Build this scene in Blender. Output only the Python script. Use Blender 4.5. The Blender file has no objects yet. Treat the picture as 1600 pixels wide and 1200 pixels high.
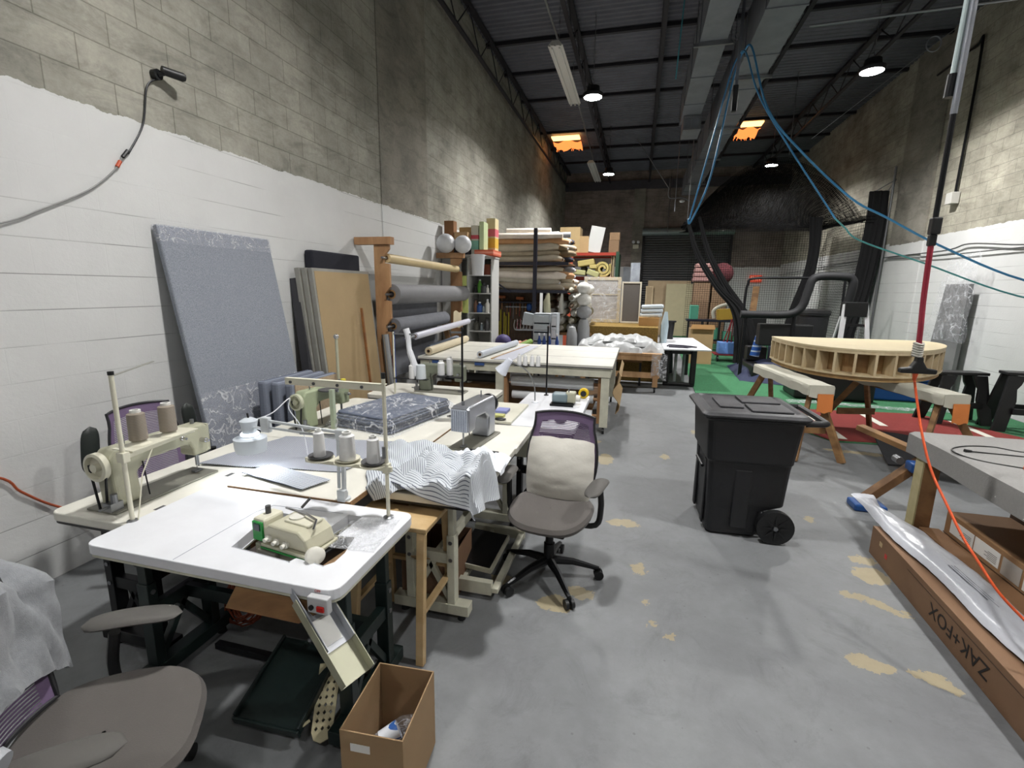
import bpy, math, random
from mathutils import Vector, Matrix, geometry, noise as mnoise
S = bpy.context.scene
C = S.collection
PI = math.pi
R = math.radians
random.seed(7)

# ------------------------------------------------------------------ camera
F_PX, YAW, PITCH, ROLL, HC = 746.4, R(-14.43), R(11.19), R(0.82), 1.78
cy, sy, cp, sp, cr, sr = math.cos(YAW), math.sin(YAW), math.cos(PITCH), math.sin(PITCH), math.cos(ROLL), math.sin(ROLL)
fw = Vector((sy*cp, cy*cp, -sp)); rt = Vector((cy, -sy, 0)); up = rt.cross(fw)
rt2 = cr*rt + sr*up; up2 = -sr*rt + cr*up
cam = bpy.data.objects.new('camera', bpy.data.cameras.new('camera')); C.objects.link(cam)
cam.matrix_world = Matrix(((rt2.x, up2.x, -fw.x, 0), (rt2.y, up2.y, -fw.y, 0), (rt2.z, up2.z, -fw.z, HC), (0, 0, 0, 1)))
cam.data.sensor_width = 36.0; cam.data.lens = 36.0*F_PX/1600; cam.data.clip_start = 0.05; cam.data.clip_end = 100
S.camera = cam
# ------------------------------------------------------------------ world, view
w = bpy.data.worlds.new('world'); S.world = w; w.use_nodes = True
w.node_tree.nodes['Background'].inputs[0].default_value = (0.6, 0.7, 0.85, 1)
w.node_tree.nodes['Background'].inputs[1].default_value = 0.05
S.view_settings.view_transform = 'Standard'; S.view_settings.look = 'None'
S.view_settings.exposure = 0.0; S.view_settings.gamma = 1.0; S.view_settings.use_curve_mapping = False

def area(name, loc, size, power, col=(1, .98, .95), spread=180, rot=(0, 0, 0)):
    l = bpy.data.lights.new(name, 'AREA'); l.shape = 'DISK'; l.size = size; l.energy = power; l.color = col; l.spread = R(spread)
    o = bpy.data.objects.new(name, l); o.location = loc; o.rotation_euler = rot; C.objects.link(o); return o
# high bay lamps: the four in view and the two over and behind the viewer
LAMPS = [(-1.06, 9.9, 5.40), (-1.13, 16.1, 5.40), (3.45, 9.8, 5.40), (3.43, 15.9, 5.40), (-0.9, 2.6, 5.4), (3.1, 2.4, 5.4), (-0.9, -2.0, 5.4), (3.1, -2.0, 5.4)]
LP = [225, 220, 240, 180, 125, 130, 35, 40]
for (x, y, z), p in zip(LAMPS, LP):
    area('lamp_light', (x, y, z-0.075), 0.30, p, (1, .985, .965), 150)

# ------------------------------------------------------------------ materials
def nd(t, ty, **k):
    n = t.nodes.new(ty)
    for a, b in k.items():
        if a.startswith('_'): setattr(n, a[1:], b)
        else: n.inputs[a.replace('__', ' ')].default_value = b
    return n
def rgba(c): return (c[0], c[1], c[2], 1)
def sc(h):
    h = h.lstrip('#'); o = []
    for i in (0, 2, 4):
        v = int(h[i:i+2], 16)/255; o.append(v/12.92 if v <= .04045 else ((v+.055)/1.055)**2.4)
    return tuple(o)
def mat(name, col, rough=.55, metal=0., var=.0, vs=6., bump=0., bs=60., col2=None, spec=.5, alpha=1., trans=0., coat=0., emit=None, es=0., aniso=None, sheen=0.):
    m = bpy.data.materials.new(name); m.use_nodes = True; t = m.node_tree; b = t.nodes['Principled BSDF']
    if isinstance(col, str): col = sc(col)
    if isinstance(col2, str): col2 = sc(col2)
    b.inputs['Base Color'].default_value = rgba(col); b.inputs['Roughness'].default_value = rough; b.inputs['Metallic'].default_value = metal
    b.inputs['Specular IOR Level'].default_value = spec; b.inputs['Alpha'].default_value = alpha
    b.inputs['Transmission Weight'].default_value = trans; b.inputs['Coat Weight'].default_value = coat; b.inputs['Sheen Weight'].default_value = sheen
    if emit: b.inputs['Emission Color'].default_value = rgba(emit); b.inputs['Emission Strength'].default_value = es
    tc = nd(t, 'ShaderNodeTexCoord')
    if var or col2:
        n = nd(t, 'ShaderNodeTexNoise', Scale=vs, Detail=5.0, Roughness=.6); mp = nd(t, 'ShaderNodeMapping')
        if aniso: mp.inputs['Scale'].default_value = aniso
        t.links.new(tc.outputs['Object'], mp.inputs[0]); t.links.new(mp.outputs[0], n.inputs['Vector'])
        r = nd(t, 'ShaderNodeValToRGB'); c1 = col2 if col2 else tuple(max(0, c*(1-var)) for c in col); c2 = col if col2 else tuple(min(1, c*(1+var*.6)) for c in col)
        r.color_ramp.elements[0].position = .35; r.color_ramp.elements[1].position = .65
        r.color_ramp.elements[0].color = rgba(c1); r.color_ramp.elements[1].color = rgba(c2)
        t.links.new(n.outputs['Fac'], r.inputs[0]); t.links.new(r.outputs[0], b.inputs['Base Color'])
    if bump:
        n = nd(t, 'ShaderNodeTexNoise', Scale=bs, Detail=3.0); bp = nd(t, 'ShaderNodeBump', Strength=bump, Distance=.01)
        t.links.new(tc.outputs['Object'], n.inputs['Vector']); t.links.new(n.outputs['Fac'], bp.inputs['Height']); t.links.new(bp.outputs[0], b.inputs['Normal'])
    return m
def stripes(name, c1, c2, axis='X', freq=60., width=.35, rough=.85, bump=0., axis2=None):
    m = mat(name, c1, rough); t = m.node_tree; b = t.nodes['Principled BSDF']
    uvn = nd(t, 'ShaderNodeTexCoord')
    sx = nd(t, 'ShaderNodeSeparateXYZ'); t.links.new(uvn.outputs['UV' if axis in 'UV' else 'Object'], sx.inputs[0])
    def band(ax):
        mu = nd(t, 'ShaderNodeMath', _operation='MULTIPLY'); mu.inputs[1].default_value = freq
        t.links.new(sx.outputs[{'U': 'X', 'V': 'Y'}.get(ax, ax)], mu.inputs[0])
        fr = nd(t, 'ShaderNodeMath', _operation='FRACT'); t.links.new(mu.outputs[0], fr.inputs[0])
        ls = nd(t, 'ShaderNodeMath', _operation='LESS_THAN'); ls.inputs[1].default_value = width; t.links.new(fr.outputs[0], ls.inputs[0]); return ls.outputs[0]
    f = band(axis)
    if axis2:
        mx = nd(t, 'ShaderNodeMath', _operation='MAXIMUM'); t.links.new(f, mx.inputs[0]); t.links.new(band(axis2), mx.inputs[1]); f = mx.outputs[0]
    mix = nd(t, 'ShaderNodeMix', _data_type='RGBA'); mix.inputs[6].default_value = rgba(sc(c1)); mix.inputs[7].default_value = rgba(sc(c2))
    t.links.new(f, mix.inputs[0]); t.links.new(mix.outputs[2], b.inputs['Base Color'])
    if bump:
        bp = nd(t, 'ShaderNodeBump', Strength=bump, Distance=.004); t.links.new(f, bp.inputs['Height']); t.links.new(bp.outputs[0], b.inputs['Normal'])
    return m
def film(name, tint=(1, 1, 1), amount=.55, bs=9., rough=.12):
    """clear crinkled plastic film: see-through, glints painted in along the wrinkles"""
    m = bpy.data.materials.new(name); m.use_nodes = True; t = m.node_tree; t.nodes.clear()
    o = nd(t, 'ShaderNodeOutputMaterial'); tr = nd(t, 'ShaderNodeBsdfTransparent'); tr.inputs[0].default_value = rgba(tint)
    p = nd(t, 'ShaderNodeBsdfPrincipled'); p.inputs['Base Color'].default_value = (.86, .88, .92, 1); p.inputs['Roughness'].default_value = rough; p.inputs['Specular IOR Level'].default_value = 1.0
    tc = nd(t, 'ShaderNodeTexCoord'); n = nd(t, 'ShaderNodeTexNoise', Scale=bs, Detail=6.0, Roughness=.65, Distortion=1.2)
    t.links.new(tc.outputs['Object'], n.inputs['Vector']); bp = nd(t, 'ShaderNodeBump', Strength=.55, Distance=.03)
    t.links.new(n.outputs['Fac'], bp.inputs['Height']); t.links.new(bp.outputs[0], p.inputs['Normal'])
    def glint_ridge(scale, dist, wd):
        q = nd(t, 'ShaderNodeTexNoise', Scale=scale, Detail=3.0, Roughness=.5, Distortion=dist); t.links.new(tc.outputs['Object'], q.inputs['Vector'])
        a = nd(t, 'ShaderNodeMath', _operation='SUBTRACT'); a.inputs[1].default_value = .5; t.links.new(q.outputs['Fac'], a.inputs[0])
        b_ = nd(t, 'ShaderNodeMath', _operation='ABSOLUTE'); t.links.new(a.outputs[0], b_.inputs[0])
        c_ = nd(t, 'ShaderNodeMapRange'); c_.inputs[1].default_value = 0; c_.inputs[2].default_value = wd; c_.inputs[3].default_value = 1; c_.inputs[4].default_value = 0; t.links.new(b_.outputs[0], c_.inputs[0]); return c_.outputs[0]
    r1 = glint_ridge(bs*.7, .6, .022); r2 = glint_ridge(bs*1.9, 1.0, .03)  # wrinkle glints painted as thin, whiter and more opaque lines
    sm = nd(t, 'ShaderNodeMath', _operation='MULTIPLY_ADD'); sm.inputs[1].default_value = .55; t.links.new(r2, sm.inputs[0]); t.links.new(r1, sm.inputs[2])
    ly = nd(t, 'ShaderNodeMapRange'); ly.inputs[3].default_value = amount*.10; ly.inputs[4].default_value = amount*.75
    t.links.new(sm.outputs[0], ly.inputs[0]); mx = nd(t, 'ShaderNodeMixShader')
    t.links.new(ly.outputs[0], mx.inputs[0]); t.links.new(tr.outputs[0], mx.inputs[1]); t.links.new(p.outputs[0], mx.inputs[2]); t.links.new(mx.outputs[0], o.inputs[0])
    return m
def wood(name, c1, c2, rough=.55, ax=(1, 1, 1)):
    m = mat(name, c1, rough); t = m.node_tree; b = t.nodes['Principled BSDF']
    tc = nd(t, 'ShaderNodeTexCoord'); mp = nd(t, 'ShaderNodeMapping'); mp.inputs['Scale'].default_value = ax
    n = nd(t, 'ShaderNodeTexNoise', Scale=7.0, Detail=6.0, Roughness=.55, Distortion=.6)
    t.links.new(tc.outputs['Object'], mp.inputs[0]); t.links.new(mp.outputs[0], n.inputs['Vector'])
    r = nd(t, 'ShaderNodeValToRGB'); r.color_ramp.elements[0].position = .38; r.color_ramp.elements[1].position = .62
    r.color_ramp.elements[0].color = rgba(sc(c2)); r.color_ramp.elements[1].color = rgba(sc(c1))
    t.links.new(n.outputs['Fac'], r.inputs[0]); t.links.new(r.outputs[0], b.inputs['Base Color']); return m

def block_wall(name, au, line, pilaster=False, grey='#a6a499', grey2='#8d8b80'):
    """concrete block; white paint below height 'line'. au = world axis along the wall"""
    m = bpy.data.materials.new(name); m.use_nodes = True; t = m.node_tree; b = t.nodes['Principled BSDF']; b.inputs['Roughness'].default_value = .85; b.inputs['Specular IOR Level'].default_value = .25
    L = t.links.new
    g = nd(t, 'ShaderNodeTexCoord'); s = nd(t, 'ShaderNodeSeparateXYZ'); L(g.outputs['Object'], s.inputs[0])
    cb = nd(t, 'ShaderNodeCombineXYZ'); L(s.outputs[au], cb.inputs[0]); L(s.outputs['Z'], cb.inputs[1])
    br = nd(t, 'ShaderNodeTexBrick'); L(cb.outputs[0], br.inputs['Vector'])
    br.offset = .5; br.inputs['Scale'].default_value = 1; br.inputs['Brick Width'].default_value = .4064; br.inputs['Row Height'].default_value = .2032
    br.inputs['Mortar Size'].default_value = .0045; br.inputs['Mortar Smooth'].default_value = .35; br.inputs['Bias'].default_value = 0
    br.inputs['Color1'].default_value = rgba(sc(grey)); br.inputs['Color2'].default_value = rgba(tuple(c*.88 for c in sc(grey))); br.inputs['Mortar'].default_value = rgba(tuple(c*.85 for c in sc(grey2)))
    n1 = nd(t, 'ShaderNodeTexNoise', Scale=1.3, Detail=8.0, Roughness=.65); L(cb.outputs[0], n1.inputs['Vector'])
    n2 = nd(t, 'ShaderNodeTexNoise', Scale=30.0, Detail=4.0, Roughness=.7); L(cb.outputs[0], n2.inputs['Vector'])
    rm = nd(t, 'ShaderNodeMapRange'); rm.inputs[1].default_value = .3; rm.inputs[2].default_value = .7; rm.inputs[3].default_value = .58; rm.inputs[4].default_value = 1.18; L(n1.outputs['Fac'], rm.inputs[0])
    rm2 = nd(t, 'ShaderNodeMapRange'); rm2.inputs[1].default_value = .3; rm2.inputs[2].default_value = .7; rm2.inputs[3].default_value = .88; rm2.inputs[4].default_value = 1.06; L(n2.outputs['Fac'], rm2.inputs[0])
    mul = nd(t, 'ShaderNodeMath', _operation='MULTIPLY'); L(rm.outputs[0], mul.inputs[0]); L(rm2.outputs[0], mul.inputs[1])
    sm = nd(t, 'ShaderNodeTexNoise', Scale=3.4, Detail=9.0, Roughness=.75, Distortion=.8); mpz = nd(t, 'ShaderNodeMapping'); mpz.inputs['Scale'].default_value = (.6, 1.7, 1); L(cb.outputs[0], mpz.inputs[0]); L(mpz.outputs[0], sm.inputs['Vector'])
    smr = nd(t, 'ShaderNodeMapRange'); smr.inputs[1].default_value = .36; smr.inputs[2].default_value = .52; smr.inputs[3].default_value = .72; smr.inputs[4].default_value = 1.0; L(sm.outputs['Fac'], smr.inputs[0])
    mul0 = mul; mul = nd(t, 'ShaderNodeMath', _operation='MULTIPLY'); L(mul0.outputs[0], mul.inputs[0]); L(smr.outputs[0], mul.inputs[1])
    base = br.outputs['Color']
    if pilaster:
        base = None
    vm = nd(t, 'ShaderNodeVectorMath', _operation='SCALE')
    if pilaster: vm.inputs[0].default_value = sc('#8f8b81')
    else: L(base, vm.inputs[0])
    L(mul.outputs[0], vm.inputs['Scale'])
    # painted zone
    wn = nd(t, 'ShaderNodeMapRange'); wn.inputs[1].default_value = .25; wn.inputs[2].default_value = .75; wn.inputs[3].default_value = .88; wn.inputs[4].default_value = 1.0; L(n1.outputs['Fac'], wn.inputs[0])
    # cracks: only some of the joints show through the paint
    ck = nd(t, 'ShaderNodeTexNoise', Scale=.9, Detail=2.0); L(cb.outputs[0], ck.inputs['Vector'])
    ckr = nd(t, 'ShaderNodeMapRange'); ckr.inputs[1].default_value = .46; ckr.inputs[2].default_value = .6; L(ck.outputs['Fac'], ckr.inputs[0])
    br2 = nd(t, 'ShaderNodeTexBrick'); L(cb.outputs[0], br2.inputs['Vector'])
    br2.offset = 0; br2.inputs['Scale'].default_value = 1; br2.inputs['Brick Width'].default_value = 90; br2.inputs['Row Height'].default_value = .2032; br2.inputs['Mortar Size'].default_value = .0028; br2.inputs['Mortar Smooth'].default_value = .2
    ckm = nd(t, 'ShaderNodeMath', _operation='MULTIPLY'); L(ckr.outputs[0], ckm.inputs[0]); L(br2.outputs['Fac'], ckm.inputs[1])
    ck1 = nd(t, 'ShaderNodeMath', _operation='MULTIPLY_ADD'); ck1.inputs[1].default_value = -.55; ck1.inputs[2].default_value = 1.0; L(ckm.outputs[0], ck1.inputs[0])
    wm = nd(t, 'ShaderNodeMath', _operation='MULTIPLY'); L(wn.outputs[0], wm.inputs[0]); L(ck1.outputs[0], wm.inputs[1])
    vw = nd(t, 'ShaderNodeVectorMath', _operation='SCALE'); vw.inputs[0].default_value = sc('#d6d7d6'); L(wm.outputs[0], vw.inputs['Scale'])
    # mask
    jn = nd(t, 'ShaderNodeTexNoise', Scale=5.0, Detail=5.0, Roughness=.7); L(cb.outputs[0], jn.inputs['Vector'])
    ja = nd(t, 'ShaderNodeMath', _operation='MULTIPLY_ADD'); ja.inputs[1].default_value = .09; L(jn.outputs['Fac'], ja.inputs[0]); L(s.outputs['Z'], ja.inputs[2])
    lt = nd(t, 'ShaderNodeMath', _operation='LESS_THAN'); lt.inputs[1].default_value = line+.045; L(ja.outputs[0], lt.inputs[0])
    mx = nd(t, 'ShaderNodeMix', _data_type='RGBA'); L(lt.outputs[0], mx.inputs[0]); L(vm.outputs[0], mx.inputs[6]); L(vw.outputs[0], mx.inputs[7]); L(mx.outputs[2], b.inputs['Base Color'])
    # bump
    inv = nd(t, 'ShaderNodeMath', _operation='MULTIPLY_ADD'); inv.inputs[1].default_value = .88; inv.inputs[2].default_value = -1.0; L(lt.outputs[0], inv.inputs[0])
    if pilaster: inv.inputs[1].default_value = 0; inv.inputs[2].default_value = 0
    hb = nd(t, 'ShaderNodeMath', _operation='MULTIPLY_ADD'); L(inv.outputs[0], hb.inputs[1]); L(br.outputs['Fac'], hb.inputs[0])
    h2 = nd(t, 'ShaderNodeMath', _operation='MULTIPLY'); h2.inputs[1].default_value = .5; L(n2.outputs['Fac'], h2.inputs[0]); L(h2.outputs[0], hb.inputs[2])
    bp = nd(t, 'ShaderNodeBump', Strength=.5, Distance=.008); L(hb.outputs[0], bp.inputs['Height']); L(bp.outputs[0], b.inputs['Normal'])
    return m

# ------------------------------------------------------------------ mesh builder
class MB:
    def __init__(s): s.v = []; s.f = []; s.sm = []; s.uv = {}
    def add(s, vs, fs, M=None, smooth=False):
        o = len(s.v)
        for p in vs:
            p = Vector(p); s.v.append(M @ p if M else p)
        for f in fs: s.f.append([i+o for i in f]); s.sm.append(smooth)
        return s
    def box(s, x0, x1, y0, y1, z0, z1, M=None):
        return s.add([(x0, y0, z0), (x1, y0, z0), (x1, y1, z0), (x0, y1, z0), (x0, y0, z1), (x1, y0, z1), (x1, y1, z1), (x0, y1, z1)],
                     [(0, 3, 2, 1), (4, 5, 6, 7), (0, 1, 5, 4), (1, 2, 6, 5), (2, 3, 7, 6), (3, 0, 4, 7)], M)
    def cbox(s, c, sz, rot=(0, 0, 0)):
        M = Matrix.Translation(c) @ Matrix.Rotation(rot[2], 4, 'Z') @ Matrix.Rotation(rot[1], 4, 'Y') @ Matrix.Rotation(rot[0], 4, 'X')
        a, b, c_ = sz[0]/2, sz[1]/2, sz[2]/2
        return s.box(-a, a, -b, b, -c_, c_, M)
    def beam(s, a, b, wd, ht, upv=(0, 0, 1)):
        a, b = Vector(a), Vector(b); d = (b-a); L = d.length; d.normalize(); u = Vector(upv)
        if abs(d.dot(u)) > .98: u = Vector((1, 0, 0))
        x = d.cross(u).normalized(); z = x.cross(d)
        M = Matrix(((x.x, d.x, z.x, a.x), (x.y, d.y, z.y, a.y), (x.z, d.z, z.z, a.z), (0, 0, 0, 1)))
        return s.box(-wd/2, wd/2, 0, L, -ht/2, ht/2, M)
    def tube(s, pts, r, n=8, cap=True, closed=False):
        pts = [Vector(p) for p in pts]; N = len(pts); rr = r if isinstance(r, (list, tuple)) else [r]*N
        vs = []; prev = None
        for i, p in enumerate(pts):
            if closed: d = pts[(i+1) % N]-pts[i-1]
            else: d = pts[min(i+1, N-1)]-pts[max(i-1, 0)]
            d.normalize()
            if prev is None:
                u = Vector((0, 0, 1)) if abs(d.z) < .9 else Vector((1, 0, 0)); x = d.cross(u).normalized()
            else: x = (prev-d*prev.dot(d)).normalized()
            prev = x; y = d.cross(x)
            for k in range(n):
                a = 2*PI*k/n; vs.append(p+rr[i]*(math.cos(a)*x+math.sin(a)*y))
        fs = []
        for i in range(N if closed else N-1):
            j = (i+1) % N
            for k in range(n): fs.append((i*n+k, i*n+(k+1) % n, j*n+(k+1) % n, j*n+k))
        s.add(vs, fs, None, True)
        if cap and not closed:
            o = len(s.v)-N*n; s.f.append([o+k for k in range(n)][::-1]); s.sm.append(False); s.f.append([o+(N-1)*n+k for k in range(n)]); s.sm.append(False)
        return s
    def cyl(s, a, b, r, n=16, r2=None): return s.tube([a, b], [r, r if r2 is None else r2], n)
    def lathe(s, prof, c=(0, 0, 0), n=20, M=None, smooth=True):
        vs = []; c = Vector(c)
        for r_, z in prof:
            for k in range(n): a = 2*PI*k/n; vs.append(c+Vector((r_*math.cos(a), r_*math.sin(a), z)))
        fs = []
        for i in range(len(prof)-1):
            for k in range(n): fs.append((i*n+k, i*n+(k+1) % n, (i+1)*n+(k+1) % n, (i+1)*n+k))
        s.add(vs, fs, M, smooth); N = len(prof)
        o = len(s.v)-N*n
        if prof[0][0] > 1e-4: s.f.append([o+k for k in range(n)][::-1]); s.sm.append(False)
        if prof[-1][0] > 1e-4: s.f.append([o+(N-1)*n+k for k in range(n)]); s.sm.append(False)
        return s
    def prism(s, poly, z0, z1, M=None, holes=()):
        loops = [list(poly)]+[list(h) for h in holes]
        flat = [p for l in loops for p in l]; n = len(flat)
        vs = [(p[0], p[1], z0) for p in flat]+[(p[0], p[1], z1) for p in flat]; fs = []
        if holes:
            for tri in geometry.tessellate_polygon([[Vector((p[0], p[1], 0)) for p in l] for l in loops]):
                a = [Vector((flat[i][0], flat[i][1])) for i in tri]; cr_ = (a[1]-a[0]).cross(a[2]-a[0])
                t_ = tri if cr_ > 0 else tri[::-1]
                fs.append(tuple(i+n for i in t_)); fs.append(tuple(t_[::-1]))
        else:
            fs.append(tuple(range(n))[::-1]); fs.append(tuple(range(n, 2*n)))
        o = 0
        for li, l in enumerate(loops):
            m = len(l)
            for i in range(m):
                j = (i+1) % m; q = (o+i, o+j, n+o+j, n+o+i); fs.append(q if (li == 0) else q)
            o += m
        return s.add(vs, fs, M)
    def ball(s, c, r, n=12, sq=(1, 1, 1), M=None):
        prof = [(max(1e-5, math.sin(PI*i/n))*r, -math.cos(PI*i/n)*r) for i in range(n+1)]
        T = Matrix.Translation(c) @ Matrix.Diagonal((sq[0], sq[1], sq[2], 1))
        return s.lathe(prof, (0, 0, 0), 2*n if n < 10 else n+6, (M @ T) if M else T)
    def grid(s, fn, nu, nv, thick=0., uvs=True):
        """sheet fn(u,v)->point; with thickness it becomes a closed shell"""
        o = len(s.v); P = [[Vector(fn(i/nu, j/nv)) for j in range(nv+1)] for i in range(nu+1)]
        W = nv+1
        def idx(i, j): return i*W+j
        vs = [p for row in P for p in row]; fs = []
        for i in range(nu):
            for j in range(nv): fs.append((idx(i, j), idx(i+1, j), idx(i+1, j+1), idx(i, j+1)))
        if thick:
            nrm = []
            for i in range(nu+1):
                for j in range(nv+1):
                    du = P[min(i+1, nu)][j]-P[max(i-1, 0)][j]; dv = P[i][min(j+1, nv)]-P[i][max(j-1, 0)]; nn = du.cross(dv)
                    nrm.append(nn.normalized() if nn.length > 1e-9 else Vector((0, 0, 1)))
            K = len(vs); vs = vs+[vs[i]-nrm[i]*thick for i in range(K)]
            fs += [tuple(K+a for a in f[::-1]) for f in list(fs)]
            ed = [idx(i, 0) for i in range(nu+1)]+[idx(nu, j) for j in range(1, nv+1)]+[idx(i, nv) for i in range(nu-1, -1, -1)]+[idx(0, j) for j in range(nv-1, 0, -1)]
            for a in range(len(ed)):
                b = ed[(a+1) % len(ed)]; fs.append((ed[a], ed[a]+K, b+K, b))
        s.add(vs, fs, None, True)
        if uvs:
            for i in range(nu+1):
                for j in range(nv+1):
                    s.uv[o+idx(i, j)] = (i/nu, j/nv)
                    if thick: s.uv[o+len(P)*W+idx(i, j)] = (i/nu, j/nv)
        return s
    def build(s, name, m, parent=None, world=True, bevel=0., seg=2, label=None, auto=35):
        me = bpy.data.meshes.new(name); vs = s.v
        o = bpy.data.objects.new(name, me)
        if parent is not None:
            if world: inv = WM[parent.name].inverted(); vs = [inv @ p for p in vs]
            o.parent = parent; WM[o.name] = WM[parent.name].copy()
        else:
            xs = [p.x for p in vs]; ys = [p.y for p in vs]; zs = [p.z for p in vs]
            og = Vector(((min(xs)+max(xs))/2, (min(ys)+max(ys))/2, min(zs))) if world is True else Vector((0, 0, 0))
            vs = [p-og for p in vs]; o.location = og; WM[o.name] = Matrix.Translation(og)
        me.from_pydata([tuple(p) for p in vs], [], s.f); me.polygons.foreach_set('use_smooth', s.sm)
        if s.uv:
            ul = me.uv_layers.new(name='UVMap')
            for lp in me.loops: ul.data[lp.index].uv = s.uv.get(lp.vertex_index, (0, 0))
        me.validate(); me.update()
        if any(s.sm):
            try: me.set_sharp_from_angle(angle=R(auto))
            except Exception: pass
        if isinstance(m, (list, tuple)):
            for q in m: me.materials.append(q)
        else: me.materials.append(m)
        C.objects.link(o)
        if bevel:
            b = o.modifiers.new('bevel', 'BEVEL'); b.width = bevel; b.segments = seg; b.limit_method = 'ANGLE'; b.angle_limit = R(40); b.harden_normals = False
        if label: o['label'] = label
        return o
WM = {}
def thing(name, label, cat, loc=(0, 0, 0), rz=0., group=None, rx=0., ry=0.):
    o = bpy.data.objects.new(name, None); o.empty_display_size = .05; C.objects.link(o)
    o.location = loc; o.rotation_euler = (rx, ry, rz); o['label'] = label; o['category'] = cat
    if group: o['group'] = group
    WM[o.name] = Matrix.Translation(loc) @ Matrix.Rotation(rz, 4, 'Z') @ Matrix.Rotation(ry, 4, 'Y') @ Matrix.Rotation(rx, 4, 'X')
    return o
def tag(o, label, cat, group=None, kind=None):
    o['label'] = label; o['category'] = cat
    if group: o['group'] = group
    if kind: o['kind'] = kind
    return o
def struct(o): o['kind'] = 'structure'; return o
def kids(o): return [c for c in o.children]
def dup(o, loc=None, rz=None, label=None, group=None):
    def cp(q, par):
        c = q.copy(); C.objects.link(c); c.parent = par; WM[c.name] = WM[q.name].copy()
        for ch in list(q.children): cp(ch, c)
        return c
    r = cp(o, None)
    if loc is not None: r.location = loc
    if rz is not None: r.rotation_euler.z = rz
    if label: r['label'] = label
    if group: r['group'] = group
    return r
def rrect(x0, x1, y0, y1, r, n=4):
    p = []
    for cx, cy_, a0 in ((x1-r, y1-r, 0), (x0+r, y1-r, 90), (x0+r, y0+r, 180), (x1-r, y0+r, 270)):
        for i in range(n+1): a = R(a0+90*i/n); p.append((cx+r*math.cos(a), cy_+r*math.sin(a)))
    return p
def curve(pts, n=8):
    """Catmull-Rom through the points"""
    P = [Vector(p) for p in pts]; P = [P[0]*2-P[1]]+P+[P[-1]*2-P[-2]]; o = []
    for i in range(1, len(P)-2):
        for k in range(n):
            t = k/n; a, b, c, d = P[i-1:i+3]
            o.append(.5*((2*b)+(c-a)*t+(2*a-5*b+4*c-d)*t*t+(3*b-a-3*c+d)*t**3))
    o.append(P[-2]); return o
def text_mesh(txt, size, M, m, name, parent, ext=.0006, sx=1.0):
    cu = bpy.data.curves.new(name, 'FONT'); cu.body = txt; cu.size = size; cu.extrude = ext; cu.align_x = 'CENTER'; cu.align_y = 'CENTER'; cu.resolution_u = 3
    t = bpy.data.objects.new(name, cu); C.objects.link(t); bpy.context.view_layer.update()
    me = bpy.data.meshes.new_from_object(t.evaluated_get(bpy.context.evaluated_depsgraph_get())); bpy.data.objects.remove(t)
    W = WM[parent.name].inverted() @ M
    for v in me.vertices: v.co = W @ Vector((v.co.x*sx, v.co.y, v.co.z))
    me.materials.clear(); me.materials.append(m); o = bpy.data.objects.new(name, me); o.parent = parent; C.objects.link(o); WM[o.name] = WM[parent.name].copy(); return o
def frame(o, x, y):
    """matrix whose local x,y axes are the given world directions, origin o"""
    x = Vector(x).normalized(); y = Vector(y); y = (y-x*y.dot(x)).normalized(); z = x.cross(y)
    return Matrix(((x.x, y.x, z.x, o[0]), (x.y, y.y, z.y, o[1]), (x.z, y.z, z.z, o[2]), (0, 0, 0, 1)))

# ------------------------------------------------------------------ shared materials
white = mat('white laminate', '#dfe1e6', .35, var=.04, vs=5)
cream = mat('cream laminate', '#dcdad0', .45, var=.06, vs=5)
cream_paint = mat('cream painted wood', '#c9c8b6', .6, var=.12, vs=9)
edge_brown = mat('particle board edge', '#8c6f50', .8, var=.2, vs=60)
dkgreen = mat('dark green enamel', '#12201f', .4, var=.2)
black_pl = mat('black plastic', '#0f1012', .45, bump=.05, bs=200)
black_mt = mat('black metal', '#17181b', .4, metal=.5)
grey_pl = mat('grey plastic', '#4a4a4c', .5)
chrome = mat('chrome', '#c9c9cb', .2, metal=1.)
steel = mat('steel', '#8d8f92', .35, metal=.9)
galv = mat('galvanised steel', '#7f838a', .42, metal=.45, var=.15, vs=3)
mach = mat('machine enamel', '#a9a892', .4, var=.06)
mach_w = mat('machine white', '#d5d2bf', .35)
pine = wood('pine timber', '#b9946c', '#a17c54', .6, (1, 1, .25))
pale = wood('pale plywood', '#d0c09e', '#bfab87', .6, (1, 1, .3))
oldwood = wood('worn timber', '#97734a', '#6f5030', .7, (.4, .4, 1))
stoolw = wood('birch stool wood', '#c4aa80', '#b3966a', .45, (.4, 1, 1))
kraft = mat('kraft board', '#8a6e52', .8, var=.08, vs=3)
kraft_d = mat('brown board', '#725640', .8, var=.1, vs=3)
kraft_l = mat('light kraft board', '#a0865f', .8, var=.08, vs=3)
paper = mat('white paper', '#dcdcd8', .7)
conewhite = stripes('white thread', '#e4e4e4', '#cfd0d2', 'Z', 300, .4, .7)
conetan = stripes('tan thread', '#93897c', '#7f766b', 'Z', 260, .4, .6)

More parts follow.
